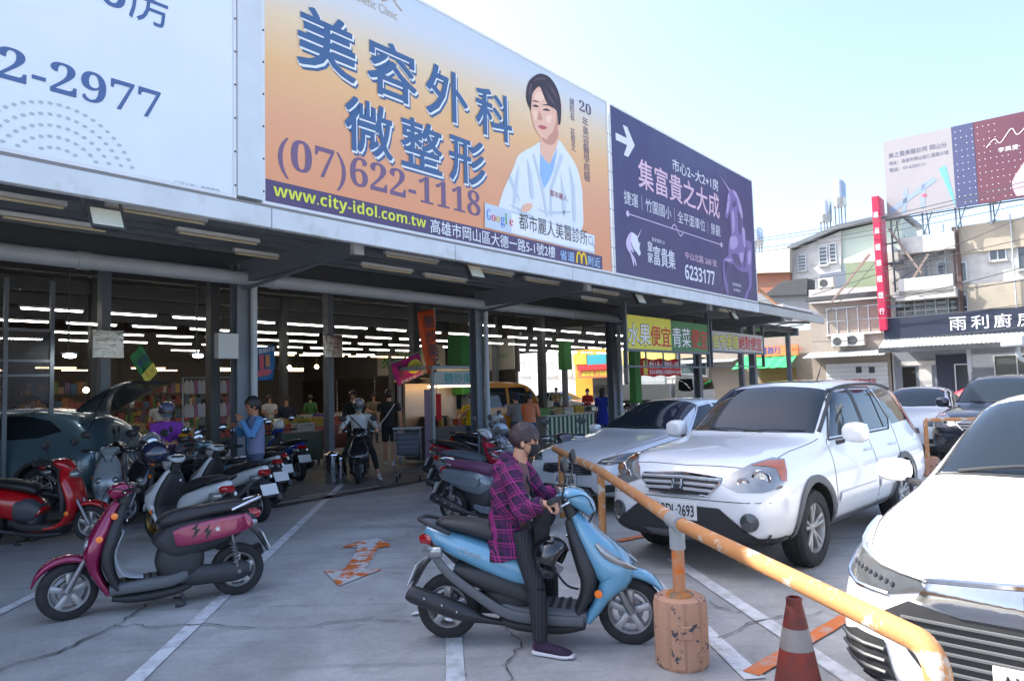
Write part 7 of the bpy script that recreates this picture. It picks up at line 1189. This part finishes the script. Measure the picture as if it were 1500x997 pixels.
def base(label, P, s=1.0):
    t = thing('concrete_base', label, 'post base', P, .3, scale=s); n = 60; q = MB(); prof = [(.148, 0), (.158, .02), (.160, .20), (.160, .36), (.150, .395), (.125, .41), (.118, .405), (0, .40)]; vs = []
    for r_, h in prof:
        for j in range(n):
            a = 2 * math.pi * j / n; fl_ = 1 - (.07 if (j % 6) < 1 and .01 < h < .38 else 0); vs.append((r_ * fl_ * math.cos(a), r_ * fl_ * math.sin(a), h))
    fs = [(i * n + j, i * n + (j + 1) % n, (i + 1) * n + (j + 1) % n, (i + 1) * n + j) for i in range(len(prof) - 1) for j in range(n)]; q.add(vs, fs + [tuple(reversed(range(n)))]); q.build('drum', M_BASE, t, smooth=True, ang=25)
    MB().lathe([(0, .402), (.085, .405), (.07, .425), (.045, .43), (0, .43)], seg=24).build('collar', worn('orange_collar', '#b9701f', (.2, .13, .07), 14, .52, .05, .6), t, smooth=True); MB().box(-.045, .045, -.012, .004, .19, .27, Matrix.Rotation(R(-20), 4, 'Z') @ Matrix.Translation((0, -.155, 0))).build('lifting_slot', M_BASE, t, bevel=.01); return t
base('flaking salmon concrete drum holding the middle rail post', V3((rc_.x, rc_.y, 0))); base('salmon concrete drum under the rail post by the silver sedan', V3((rb.x, rb.y, 0)), .5)
M_CONE = worn('faded_red_cone', '#7d2818', (.07, .025, .022), 6, .54, .14, .7); Pc = G(1163, 875, .68); t = thing('traffic_cone', 'dirty red traffic cone with grey reflective band', 'cone', (Pc.x, Pc.y, 0))
MB().lathe([(.155, .02), (.15, .05), (.0745, .455)], seg=36).build('lower_cone', M_CONE, t, smooth=True); MB().lathe([(.0745, .456), (.0755, .457), (.0575, .55), (.057, .551)], seg=36).build('reflective_band', mat('grey_band', (.20, .18, .175), .5, var=.3, vs=9), t, smooth=True); MB().lathe([(.0565, .552), (.035, .66), (.036, .68), (.026, .685), (.022, .66), (.03, .6)], seg=36).build('upper_cone', M_CONE, t, smooth=True); MB().box(-.19, .19, -.19, .19, .005, .03).build('foot', M_CONE, t, bevel=.02)
# far rail by the white sedan
pa = V3((6.98, 12.25, .95)); t = thing('guard_rail', 'short orange rail in front of the far white sedan', 'rail', (pa.x, pa.y, 0)); MB().tube([(0, 0, .02), (0, 0, .93), (.02, 0, .95), (1.0, .02, .95), (1.0, .02, .02)], .035, seg=12).build('pipe', M_RAIL, t, smooth=True); base('low salmon drum at the foot of the far rail', V3((7.05, 12.3, 0)), .8)
# ================================================================ other cars
WHF = mat('far_white_paint', (.70, .73, .75), .3, var=.03, coat=1); DKB = mat('dark_blue_black_paint', (.018, .022, .035), .22, var=.05, coat=1); REDC_ = mat('bright_red_paint', '#b3142c', .3, var=.05, coat=1)
hd = lambda ph: math.pi / 2 - R(ph) + math.pi
sedan('white sedan seen between the off-roader and the crossover', V3((9.6, 17.1, 0)), hd(40), WHF, plates='APT-6521'); suv('dark blue off-roader behind the white crossover', V3((9.85, 14.4, 0)), hd(44), DKB, 'ATM-3087'); sedan('red hatchback parked along the shops', V3((18.2, 26.0, 0)), hd(-42), REDC_, dark=True, plates='RBC-2210')
sedan('white sedan far left under the hall on the street side', F(31, 22), hd(-50), WHF, plates='AWM-7702'); sedan('pale car parked by the green awning', F(33.5, 10.5), hd(-50), WHF, plates='BAJ-1180')
# car with open tailgate at the left
STL = mat('steel_blue_paint', '#566e7a', .28, .3, var=.04, coat=1); lc = crossover('steel blue car with raised tailgate at the left edge', PD(45, 657, 11.0) * 1, 0, STL); lc.location = V3((-8.55, 12.0, 0)); lc.rotation_euler.z = R(176)
MB().sweep([(-1.70, 0, 1.50, .56, .03, 4), (-1.95, 0, 1.66, .62, .035, 4), (-2.35, 0, 1.86, .64, .04, 4), (-2.62, 0, 1.93, .60, .03, 4)], 4, 18).build('raised_tailgate', BLKP, lc, smooth=True); MB().tube([(-1.85, .55, 1.15), (-2.2, .58, 1.76)], .014).build('gas_strut', M_CHROME, lc)
# ================================================================ street beyond the market: shop row facing the lot
SU0 = 36.0; SR = -PHI
def S(px, py, uu=SU0): v, z = FU(px, py, uu); return -v, z
def shop(name, label, uu=SU0, cat='building'): return thing(name, label, cat, F(uu, 0), SR)      # local x = towards the right, y = away, z up
def blk(t, name, px0, py0, px1, py1, m, y0=0.0, y1=.1, uu=SU0, bevel=0, ground=False):
    x0, z1 = S(px0, py0, uu); x1, z0 = S(px1, py1, uu); z0 = 0.0 if ground else z0; return MB().box(min(x0, x1), max(x0, x1), y0, y1, min(z0, z1), max(z0, z1)).build(name, m, t, bevel=bevel)
M_BEIGE = mat('beige_tiles', (.36, .32, .25), .8, var=.3, vs=2.2, bump=.2); M_OLDW = worn('old_white_wall', (.50, .50, .48), (.30, .29, .27), 1.6, .60, .16, .8, .2); M_GW = mat('shop_grey', (.16, .18, .21), .6, var=.1); M_WINF = mat('window_aluminium', (.5, .52, .52), .4, .4); M_WING = mat('window_glass', (.05, .06, .07), .06, var=.1, coat=.8); M_NAVY = mat('navy_signboard', '#20283a', .5, var=.06); M_CORR = mat('corrugated_grey', (.33, .37, .38), .5, var=.15); M_BRN = mat('brown_tiles', (.27, .235, .20), .8, var=.35, vs=2.5, bump=.2)
def window(t, x0, z0, x1, z1, y, nx=2, nz=1, bars=False):
    f = bpy.data.objects.new('window', None); COL.objects.link(f); f.parent = t; f.location = (x0, y, z0); W_, H_ = x1 - x0, z1 - z0; q = MB(); e = .045
    q.box(0, W_, -.03, .05, 0, e); q.box(0, W_, -.03, .05, H_ - e, H_); q.box(0, e, -.03, .05, e, H_ - e); q.box(W_ - e, W_, -.03, .05, e, H_ - e)
    for i in range(1, nx): q.box(W_ * i / nx - .02, W_ * i / nx + .02, -.028, .045, e, H_ - e)
    for i in range(1, nz): q.box(e, W_ - e, -.026, .04, H_ * i / nz - .02, H_ * i / nz + .02)
    q.build('frame', M_WINF, f)
    for i in range(nx): MB().box(W_ * i / nx + .02, W_ * (i + 1) / nx - .02, .005, .015, .03, H_ - .03).build('pane', M_WING, f)
    MB().box(-.05, W_ + .05, -.1, 0, -.06, 0).build('sill', M_OLDW, f)
    if bars:
        for i in range(int(W_ / .18)): MB().box(.09 + i * .18, .105 + i * .18, -.08, -.065, 0, H_).build('bar', M_WINF, f)
    return f
def wpx(t, px0, py0, px1, py1, uu=SU0, y=0, **k): x0, z1 = S(px0, py0, uu); x1, z0 = S(px1, py1, uu); return window(t, x0, min(z0, z1), x1, max(z0, z1), y, **k)
def awning(t, name, x0, x1, z0, z1, y0, y1, m, step=.16):
    q = MB(); n = int((x1 - x0) / (step / 2)); a, b = [], []
    for i in range(n + 1): x = x0 + (x1 - x0) * i / n; d_ = .035 if i % 2 else 0; a.append((x, y0, z0 + d_)); b.append((x, y1, z1 + d_))
    q.add(a + b, [(i, i + 1, n + 2 + i, n + 1 + i) for i in range(n)]); so = q.build(name, m, t).modifiers.new('s', 'SOLIDIFY'); so.thickness = .01
# -- right: kitchen showroom under beige flats
t = shop('corner_building', 'beige three storey building with dark kitchen shop sign'); xa = S(1303, 470)[0]
MB().box(xa, 6.0, .02, 9, 0, 7.4).build('wall', M_OLDW, t); xb = S(1395, 340)[0]; MB().box(xb, 6.0, -.12, .02, 6.9, 8.1).build('parapet_band', M_BEIGE, t); MB().box(xb + .4, 6.0, -.10, .02, 4.45, 5.55).build('spandrel_band', M_BEIGE, t); MB().box(xb, xb + .25, -.2, 0, 3.6, 8.1).build('brown_pier', mat('brown_pier', (.12, .07, .06), .7), t)
wpx(t, 1447, 353, 1475, 380, nx=2); wpx(t, 1488, 350, 1530, 392, nx=3); wpx(t, 1440, 428, 1530, 470, nx=4); wpx(t, 1372, 384, 1388, 412, nx=1, y=-.02); wpx(t, 1404, 384, 1418, 412, nx=1, y=-.02); wpx(t, 1310, 440, 1420, 468, nx=7, nz=2)
blk(t, 'balcony_wall', 1322, 412, 1402, 430, M_OLDW, -.9, -.75); blk(t, 'balcony_slab', 1318, 430, 1405, 436, M_OLDW, -.9, .02); blk(t, 'eave_slab', 1322, 352, 1402, 366, M_OLDW, -.6, .02)
MB().box(xa - .05, 6.0, -1.0, -.85, S(1400, 492)[1], S(1400, 460)[1]).build('navy_fascia', M_NAVY, t); za, zb_ = S(1400, 488)[1], S(1400, 466)[1]; x = S(1400, 470)[0]
for i, ch in enumerate('雨利廚房'): text(ch, x - .1 + i * .78, za + .08, x + .5 + i * .78, zb_ - .02, WPR, t, -1.006, .006)
awning(t, 'tin_awning', xa - .1, 6.0, S(1400, 507)[1], S(1400, 493)[1], -2.0, -.9, M_CORR); MB().box(xa - .1, 6, -2.0, -1.95, S(1400, 514)[1], S(1400, 507)[1]).build('awning_fascia', M_STEEL_D, t)
MB().box(xa + .1, 6, -.06, .02, 0, 2.9).build('shop_front', M_GW, t); blk(t, 'door_opening', 1322, 538, 1345, 600, M_WELL, -.08, -.06, ground=True); blk(t, 'white_door', 1346, 532, 1369, 600, M_OLDW, -.1, -.06, ground=True); blk(t, 'navy_panel', 1371, 520, 1425, 600, M_NAVY, -.09, -.06, ground=True); blk(t, 'white_lintel', 1320, 530, 1371, 534, M_OLDW, -.16, -.06); wpx(t, 1398, 533, 1424, 590, y=-.1, nx=1); wpx(t, 1455, 520, 1530, 590, y=-.1, nx=2); MB().tube([(S(1427, 540)[0], -1.2, 0), (S(1427, 540)[0], -1.2, 3.3)], .04).build('service_pipe', M_PIPE, t); blk(t, 'meter_box', 1422, 512, 1430, 545, M_PIPE, -1.3, -1.1)
for i in range(0, 10, 3): MB().tube([(xb - .3 + i * .8, -.2, 3.9), (xb - .3 + i * .8, -.2, 8.3)], .03).build('facade_pipe', M_PIPE, t)
MB().lathe([(.45, 0), (.5, .05), (.5, .5), (.2, .62), (0, .63)], (S(1450, 330)[0], 2, 7.9), seg=20).build('water_tank', M_CHROME, t, smooth=True)
# -- billboard on the roof of the corner building
t = thing('roof_billboard', 'pale and maroon billboard on steel legs above the corner building', 'billboard', F(SU0 - .6, 0), SR); x0, zt = S(1293, 208, 35.4); x1 = S(1393, 188, 35.4)[0]; zb_ = S(1310, 318, 35.4)[1]; MB().box(x0, x1, 0, .12, zb_, zt).build('pale_panel', mat('pale_map_print', '#908e92', .6, var=.06, vs=.8), t); MB().box(x1, 5.5, 0, .12, zb_, zt).build('maroon_panel', mat('maroon_print', '#5c3444', .6, var=.3, vs=.35), t)
MB().box(x1, x1 + .8, -.006, 0, zb_, zt).build('navy_print', mat('navy_board_print', '#3f4568', .6, var=.1), t); NV = mat('slate_letter', '#4f5470', .6); text('美之醫美醫診所 岡山分', x0 + .2, zt - .82, x1 - .2, zt - .58, NV, t, -.006); text('地址：高雄市岡山區仁壽路31號', x0 + .2, zt - 1.14, x1 - .15, zt - .96, NV, t, -.006); text('電話：07-6250111', x0 + .2, zt - 1.45, x0 + 1.6, zt - 1.27, NV, t, -.006)
W_ = x1 - x0; MP = mat('map_blue_print', '#7f91ab', .6, var=.1); 
for a in ([(.1, .35), (1.9, 1.5), (2.0, 1.3), (.2, .2)], [(.6, .1), (.75, .1), (.9, 1.2), (.7, 1.1)], [(1.3, .2), (1.5, .2), (1.6, 1.3), (1.45, 1.3)]): flatpart('map_road', [(x0 + p[0], zb_ + p[1]) for p in a], MP, t, -.006)
flatpart('map_river', [(x1 - .55, zb_ + 1.8), (x1 - .3, zb_ + 1.9), (x1 - .03, zb_ + .3), (x1 - .03, zb_ + .02)], mat('map_river_print', '#5fa6bc', .6), t, -.007); q = MB(); q.ball((0, 0, 0), (.09, .004, .09)); q.build('map_mark', mat('map_mark_red', '#c85a6a', .6), t, loc=(x0 + 1.5, -.008, zb_ + .75))
q = MB()
for i in range(16):
    for j in range(12):
        if (i + j * 3) % 7 != 0 and not (i > 7 and j > 7): q.box(x1 + .12 + i * .2, x1 + .155 + i * .2, -.008, -.006, zb_ + .15 + j * .28, zb_ + .175 + j * .28)
tag(q.build('pale_dashes', WPR, t), kind='stuff'); text('李英愛', x1 + 1.6, zb_ + 2.0, x1 + 2.3, zb_ + 2.2, WPR, t, -.008); q = MB(); q.sweep([(x1 + 1.2, 0, zb_ + 2.3, .002, .012), (x1 + 1.5, 0, zb_ + 2.6, .002, .012), (x1 + 1.7, 0, zb_ + 2.4, .002, .012), (x1 + 2.1, 0, zb_ + 2.9, .002, .012), (x1 + 2.3, 0, zb_ + 2.6, .002, .012), (x1 + 2.7, 0, zb_ + 3.0, .002, .012)], 6, 6); q.build('signature', WPR, t, loc=(0, -.008, 0)); flatpart('printed_arm', smoothpoly([(x1 + 2.1, zb_ + .1), (x1 + 2.0, zb_ + .7), (x1 + 2.5, zb_ + 1.5), (x1 + 3.0, zb_ + 2.4), (x1 + 3.4, zb_ + 2.2), (x1 + 2.6, zb_ + .9), (x1 + 2.5, zb_ + .1)], 3), mat('pink_sleeve_print', '#c9a4b8', .6), t, -.009); flatpart('printed_dress', smoothpoly([(x1 + 2.7, zb_ + .1), (x1 + 2.75, zb_ + .8), (x1 + 3.2, zb_ + 1.7), (x1 + 4, zb_ + 1.6), (x1 + 4, zb_ + .1)], 2), mat('red_dress_print', '#b0243c', .6), t, -.010)
q = MB(); zr = 7.9
for i in range(8):
    x = x0 + .1 + i * 1.25
    if x < 5.4: q.bar((x, .18, zr - (2.4 if x < xb else 0)), (x, .18, zt - .1), .07); q.bar((x, .2, zr), (x + .6, .2, zb_ + .6), .04); q.bar((x, .2, zr + .2), (x, 1.8, zr), .05); q.bar((x, .2, zt - 1), (x, 1.8, zr), .05)
q.bar((x0, .2, zb_ - .05), (5.4, .2, zb_ - .05), .06); q.bar((x0 - .2, .2, zr - .2), (xb, .2, zr - .2), .06); q.bar((x0, .2, zr - 1.2), (xb, 1.2, zr - .1), .06); q.bar((x0, .2, zr - 2.0), (xb, .6, zr - .6), .05)
for i in range(9): q.bar((x0 + .05, .25 , 4.4 + i * .42), (xb, .25, 4.4 + i * .42), .035)
for i in range(6): q.bar((x0 + .1 + i * .48, .25, 4.2), (x0 + .1 + i * .48, .25, 8.0), .025)
q.build('steel_frame', M_STEEL, t)
# -- tall red sign
t = thing('vertical_sign', 'tall crimson vertical shop sign projecting from the row of houses', 'sign', F(SU0 - 1.2, 0), SR); x0, zt = S(1276, 288, 34.8); x1 = S(1300, 300, 34.8)[0]; zb_ = S(1290, 484, 34.8)[1]; MB().box(x0, x0 + .3, 0, .95, zb_, zt).build('sign_box', mat('crimson_sign', '#a81840', .5, var=.08), t, bevel=.02); MB().box(x0 + .3, x0 + .33, .02, .93, zb_ + .05, zt - .05).build('sign_face', mat('crimson_face', '#b83a55', .5, var=.15), t); CR = mat('crimson_sign')
for i, ch in enumerate('專業鐘錶眼鏡行'): text(ch, x0 + .05, zt - 1.0 - i * .72, x0 + .25, zt - .72 - i * .72, WPR, t, -.005, .01)
MB().box(x0 + .33, x0 + .5, .3, .38, zt - 1, zt - .9).box(x0 + .33, x0 + .9, .3, .38, zb_ + 1, zb_ + 1.1).box(x0 + .33, x0 + .9, .9, 1.3, zb_ + 3, zb_ + 3.1).build('bracket', M_STEEL, t)
# -- garage house left of it
t = shop('garage_house', 'brown two storey house with white roller garage and tin awning'); x0 = S(1188, 500)[0]; x1 = xa - .06; MB().box(x0, x1, .0, 8, 0, S(1250, 440)[1]).build('wall', M_BRN, t); wpx(t, 1210, 452, 1290, 486, nx=5, nz=2); MB().box(x0, x1, -.5, 0, S(1250, 437)[1], S(1250, 431)[1]).build('eave', M_STEEL_D, t); awning(t, 'tin_awning', x0 - .1, x1, S(1250, 523)[1], S(1250, 514)[1], -1.3, 0, M_CORR)
xg0, zg = S(1210, 533); xg1 = S(1300, 533)[0]
for k in range(12): MB().box(xg0, xg1, -.05 - .01 * (k % 2), 0, k * zg / 12, (k + 1) * zg / 12 - .012).build('shutter_slat', mat('white_shutter', (.55, .57, .58), .5, var=.06), t)
text('店前如貨請勿停車', xg0 + .6, zg * .58, xg1 - .5, zg * .70, mat('faded_red_print', '#b0545a', .6), t, -.07, .01)
for px in (1254, 1273): blk(t, 'vent', px, 537, px + 9, 546, M_STEEL_D, -.08, -.05)
def aircon(label, px, py, uu, s=1.0):
    x, z = S(px, py, uu); a = thing('air_conditioner', label, 'air conditioner', F(uu, -x, z) , SR, scale=s); MB().box(-.4, .4, -.3, 0, -.27, .27).build('case', M_OLDW, a, bevel=.02); MB().lathe([(.2, 0), (.21, .01), (.17, .012), (.05, .008), (0, .01)], seg=20, M=Matrix.Translation((-.12, -.302, 0)) @ Matrix.Rotation(R(90), 4, 'X')).build('fan_grille', M_STEEL_D, a); MB().bar((-.3, 0, -.3), (-.3, -.3, -.3), .03).bar((.3, 0, -.3), (.3, -.3, -.3), .03).build('bracket', M_STEEL_D, a)
aircon('white air conditioner on the garage house wall', 1255, 498, 36.0); aircon('second air conditioner half hidden by the canopy end', 1232, 500, 35.9, .9); aircon('small air conditioner on the upper terrace wall', 1212, 415, 37.2, .9)
# -- upper roofs behind: white shed, green cladding, grey wall
t = shop('roof_shed', 'white sloping roof house with louvred windows above the terraces', 41.0); u4 = 41.0
def quad(t, nm, pts, m, y0, y1, uu): MB().prism([S(px, py, uu) for px, py in pts], y0, y1, 'y').build(nm, m, t)
quad(t, 'white_wall', [(1160, 440), (1160, 368), (1232, 338), (1232, 440)], M_OLDW, 0, 4, u4); quad(t, 'green_wall', [(1232, 440), (1232, 338), (1320, 318), (1320, 440)], mat('pale_green_cladding', (.36, .43, .38), .6, var=.1), .1, 4, u4); quad(t, 'roof_edge', [(1156, 368), (1230, 336), (1325, 314), (1325, 309), (1230, 330), (1156, 362)], M_STEEL, -.4, 5, u4)
for a in ((1168, 374, 1182, 396), (1199, 362, 1213, 388), (1214, 357, 1226, 384)): wpx(t, *a, uu=u4, y=-.02, nx=1, nz=5)
quad(t, 'cream_lean_to', [(1095, 402), (1095, 374), (1162, 366), (1162, 400)], mat('cream_cladding', (.46, .44, .38), .6, var=.1), -.6, -.1, u4); quad(t, 'brick_wall', [(1095, 440), (1095, 400), (1160, 398), (1160, 440)], mat('old_red_brick', (.26, .11, .07), .85, var=.35, vs=4, bump=.3), -.3, 3, u4)
for i, (px, py, h) in enumerate(((1110, 358, 1.2), (1210, 322, 1.3), (1231, 300, 1.5))):
    x, z = S(px, py + 14, 42); w_ = thing('water_tank', 'steel water tank, %s on the roofs behind' % ('leftmost', 'middle one', 'rightmost')[i], 'water tank', F(42, -x, z - .3), SR, 'roof water tanks'); MB().lathe([(.33, 0), (.36, .06), (.36, h * .3), (.375, h * .32), (.36, h * .34), (.36, h * .85), (.2, h), (0, h + .02)], (0, 0, .7), seg=20).build('drum', mat('dull_tank_steel', (.5, .54, .56), .3, .7, var=.1), w_, smooth=True)
    q = MB()
    for a in range(4): q.bar((.26 * math.cos(a * 1.57), .26 * math.sin(a * 1.57), -1.5), (.26 * math.cos(a * 1.57), .26 * math.sin(a * 1.57), .72), .05)
    q.build('stand', M_STEEL, w_)
t = shop('terrace_house', 'weathered grey terrace walls and green tin sheds above the garage', 38.5); u5 = 38.5
quad(t, 'grey_wall', [(1090, 470), (1090, 432), (1190, 424), (1190, 470)], mat('weathered_grey_wall', (.22, .24, .26), .85, var=.3, vs=2), 0, 3, u5); quad(t, 'terrace_parapet', [(1190, 446), (1190, 426), (1302, 420), (1302, 440)], mat('stained_parapet', (.36, .35, .36), .85, var=.25, vs=3), -.6, -.4, u5); quad(t, 'green_shed', [(1236, 430), (1236, 384), (1285, 380), (1285, 430)], mat('sage_tin', (.17, .22, .14), .6, var=.1), .4, 3, u5); quad(t, 'blue_grey_shed', [(1196, 430), (1196, 400), (1236, 394), (1236, 430)], mat('blue_grey_tin', (.12, .15, .2), .6, var=.15), .6, 3, u5); quad(t, 'stair_wall', [(1232, 384), (1232, 378), (1285, 356), (1302, 356), (1302, 384)], M_OLDW, .5, 3, u5); quad(t, 'dark_awning', [(1120, 434), (1150, 412), (1185, 408), (1185, 432)], M_STEEL_D, -.3, 1, u5)  # the shed left of the green one is plain blue grey tin
# -- lower shops seen under the canopy
t = shop('noodle_shop', 'brown shuttered shop with green awning and orange signboard', 37.0); u6 = 37.0; x0 = S(1112, 500, u6)[0]; x1 = S(1188, 500, u6)[0]; MB().box(x0 - 3, x1, 0, 6, 0, 4.2).build('wall', M_BRN, t); q = MB(); ax0, ax1 = S(1088, 530, u6)[0], S(1170, 530, u6)[0]; awning(t, 'green_awning', ax0, ax1, S(1120, 540, u6)[1], S(1120, 524, u6)[1] + .1, -1.5, -.05, mat('green_canvas', '#1fae5a', .6, var=.1), .5); xg1 = S(1166, 540, u6)[0]
for k in range(9): MB().box(x0, xg1, -.05 - .01 * (k % 2), 0, k * .26, k * .26 + .25).build('shutter_slat', mat('ochre_shutter', (.22, .15, .06), .6), t)
blk(t, 'signboard', 1110, 508, 1172, 520, mat('orange_signboard', '#cf7a4a', .6, var=.08), -.3, -.15, u6); sx_, sz_ = S(1118, 516, u6); text('電器行', sx_, sz_ - .1, sx_ + 1.0, sz_ + .25, mat('blue_letter', '#2a4a9a'), t, -.306, .01); text('TEL 622-5676', sx_ + 1.3, sz_, sx_ + 2.1, sz_ + .12, REDPR, t, -.306)
t = shop('teal_shop', 'teal shop with corrugated awning beside the green awning', 37.5); u7 = 37.5; x0, x1 = S(1000, 540, u7)[0], S(1086, 540, u7)[0]; MB().box(x0, x1, 0, 6, 0, 4.0).build('wall', mat('teal_wall', (.035, .075, .09), .7, var=.15), t); awning(t, 'tin_awning', x0, x1, 2.75, 3.0, -1.3, 0, M_CORR); wpx(t, 1062, 546, 1074, 562, uu=u7, nx=1); blk(t, 'pale_post', 1040, 535, 1047, 600, M_OLDW, -.6, -.4, u7, ground=True); MB().box(x0, x1, -.2, 0, 3.1, 4.0).build('signboard', mat('tan_sign', (.38, .3, .2), .6), t)
t = shop('snack_shop', 'yellow fronted snack shop with teal sign and red banners', 38.0); u8 = 38.0; x0, x1 = S(842, 530, u8)[0], S(905, 530, u8)[0]; MB().box(x0, x1, 0, 6, 0, 5.4).build('wall', mat('shop_yellow', '#b98a1c', .6, var=.15), t); blk(t, 'teal_sign', 862, 520, 905, 533, mat('teal_sign', '#1f8f9c', .6), -.2, 0, u8); blk(t, 'yellow_sign', 842, 520, 862, 533, mat('bright_yellow_sign', '#d8b43a', .6), -.22, 0, u8); blk(t, 'red_banner', 852, 535, 905, 540, mat('banner_red', '#c01c24'), -.5, -.45, u8); blk(t, 'orange_banner', 852, 542, 905, 552, mat('orange_banner', '#c8683a', .6), -.4, -.36, u8); bx_, bz_ = S(858, 551, u8); text('鹹酥雞 炸物專賣', bx_, bz_, bx_ + 2.2, bz_ + .3, YLS, t, -.41, .01); blk(t, 'doorway', 868, 553, 895, 600, M_WELL, -.02, 0, u8, ground=True)
t = shop('corner_shop', 'pale shuttered shop front behind the white truck', 38.0); x0, x1 = S(908, 530, u8)[0], S(998, 530, u8)[0]; MB().box(x0, x1, 0, 6, 0, 4.6).build('wall', M_OLDW, t); MB().box(x0 + .3, x1 - .3, -.2, 0, 2.9, 3.8).build('signboard', mat('pale_yellow_sign', '#c9b860', .6), t)
for k in range(10): MB().box(x0 + .4, x0 + 3.0, -.04 - .01 * (k % 2), 0, k * .26, k * .26 + .25).build('shutter_slat', M_CORR, t)
wpx(t, 965, 553, 995, 590, uu=u8, nx=3)
t = shop('far_house', 'plain grey house far behind the fruit stalls', 44.0); x0, x1 = S(700, 530, 44)[0], S(842, 530, 44)[0]; MB().box(x0 - 10, x1, 0, 8, 0, 6.5).build('wall', M_OLDW, t); [wpx(t, px, 530, px + 16, 550, uu=44, nx=2) for px in (760, 800, 822)]
# -- white truck
t = thing('box_truck', 'white truck parked on the street behind the red banner', 'truck', F(33, 17.4), TH - R(90)); q = body_loft([(2.6, .4, .9, 1.5, .7, .85, .82, .6, 1.45), (2.5, .38, 1.2, 1.9, .8, .9, .88, .7, 1.85), (2.2, .38, 1.25, 2.15, .8, .92, .9, .75, 2.1), (1.2, .38, 1.25, 2.2, .8, .92, .9, .78, 2.15), (1.15, .4, 1.2, 2.15, .8, .9, .88, .76, 2.1)]); o = q.build('cab', WHF, t, smooth=True, sub=2); b = bmesh.new(); b.from_mesh(eval_mesh(o)); bv = BVHTree.FromBMesh(b); b.free(); decal(bv, [(2.5, -.7, 1.35), (2.5, .7, 1.35), (2.3, .65, 1.95), (2.3, -.65, 1.95)], (-1, 0, -.2), 'windshield', M_GLASS, t)
for s in (1, -1): decal(bv, [(2.2, s, 1.3), (1.4, s, 1.3), (1.4, s, 1.9), (2.1, s, 1.9)], (0, -s, 0), 'side_window', M_GLASS, t); [wheel('wheel', t, x, s * .78, .36, .2, 5, side=s) for x in (1.8, -1.5)]
MB().box(-2.6, 1.05, -.95, .95, .75, .9).build('load_bed', M_STEEL_D, t); MB().box(-2.6, 1.0, -.95, .95, .9, 1.7).build('cargo_box', WHF, t, bevel=.03)
# -- roadside camera housing at the right edge, on its pole
P0 = PD(1490, 500, 9.0); t = thing('camera_housing', 'grey box camera on a bracket at the right edge', 'camera', P0, 0); MB().box(-.12, .2, -.25, .15, -.06, .07).build('housing', M_PIPE, t, bevel=.02); MB().tube([(.0, 0, -.06), (.0, 0, -.16), (.08, 0, -.24), (.4, 0, -.24)], .03, 3).build('bracket_arm', M_PIPE, t, smooth=True); MB().tube([(.4, 0, -P0.z), (.4, 0, .5)], .06).build('pole', M_PIPE, t, smooth=True)
# -- overhead wires
def wire(a, b, sag, label): 
    n = 14; d_ = b - a; q = MB(); q.tube([d_ * (i / n) - V3((0, 0, sag * 4 * (i / n) * (1 - i / n))) for i in range(n + 1)], .016, seg=5); tag(q.build('overhead_wire', M_STEEL_D, None, loc=a), label, 'wire', 'overhead wires')
for i, (ya, yb, dpa, dpb) in enumerate(((352, 255, 33, 25), (356, 262, 33, 25), (366, 275, 34, 26), (440, 405, 32, 25), (420, 340, 35, 27), (475, 380, 31, 25))): wire(PD(1090, ya, dpa), PD(1540, yb, dpb), .25, 'dark overhead wire over the shop row, %s counted from the top' % ('first', 'second', 'third', 'fourth', 'fifth', 'sixth')[i])
for i, (a, b_, da, db) in enumerate((((1190, 432), (1540, 300), 33, 27), ((1180, 470), (1540, 440), 34, 26), ((1300, 300), (1560, 262), 35, 30), ((1260, 440), (1540, 400), 33, 27), ((1300, 392), (1560, 360), 34, 28), ((1090, 372), (1540, 290), 36, 27), ((1215, 455), (1300, 360), 34, 34.5), ((1190, 500), (1560, 470), 33, 26))): wire(PD(*a, da), PD(*b_, db), .18, 'thin service wire low over the shop row, %s counted from the top' % ('first', 'second', 'third', 'fourth', 'fifth', 'sixth', 'seventh', 'eighth')[i])
for k, (px0, py0, px1, py1) in enumerate(((1218, 442, 1274, 372), (1330, 420, 1360, 372), (1302, 335, 1350, 400))):
    a, b_ = S(px0, py0, 35.2), S(px1, py1, 35.2); tag(MB().bar((a[0], 0, a[1]), (b_[0], 0, b_[1]), .09).build('diagonal_strut', mat('strut_rust', (.22, .17, .15), .7, var=.3), None, loc=F(35.2, 0), rot=(0, 0, SR)), 'diagonal steel strut %s' % ('left of the crimson sign', 'above the old balcony', 'under the pale roof billboard')[k], 'strut')
# -- struts on the canopy roof behind the violet billboard, white sheet on the roof
for k, (a, b_, m_) in enumerate((((1101, 415), (1145, 452), mat('rusty_strut', (.32, .16, .08), .8, var=.3)), ((1101, 400), (1120, 448), mat('wooden_strut', (.36, .27, .2), .8, var=.2)))):
    ua, za = FP(*a, 8.6); ub, zb_ = FP(*b_, 8.6); o = MB().bar((0, 0, 0), (ub - ua, 0, zb_ - za), .07).build('billboard_strut', m_, None, loc=F(ua, 8.6 + k * .3, za), rot=(0, 0, TH)); tag(o, ('rusty', 'wooden')[k] + ' strut bracing the violet billboard from behind', 'strut')
(ua, za), (ub, zb_) = FP(1148, 462, 8.0), FP(1198, 451, 8.0); tag(MB().box(0, ub - ua, 0, 1.2, 0, .22).build('roof_sheet_stack', mat('white_sheet', (.6, .6, .6), .5), None, loc=F(ua, 8.0, 3.98), rot=(0, 0, TH), bevel=.01), 'white sheet lying on the right end of the canopy roof', 'sheet')
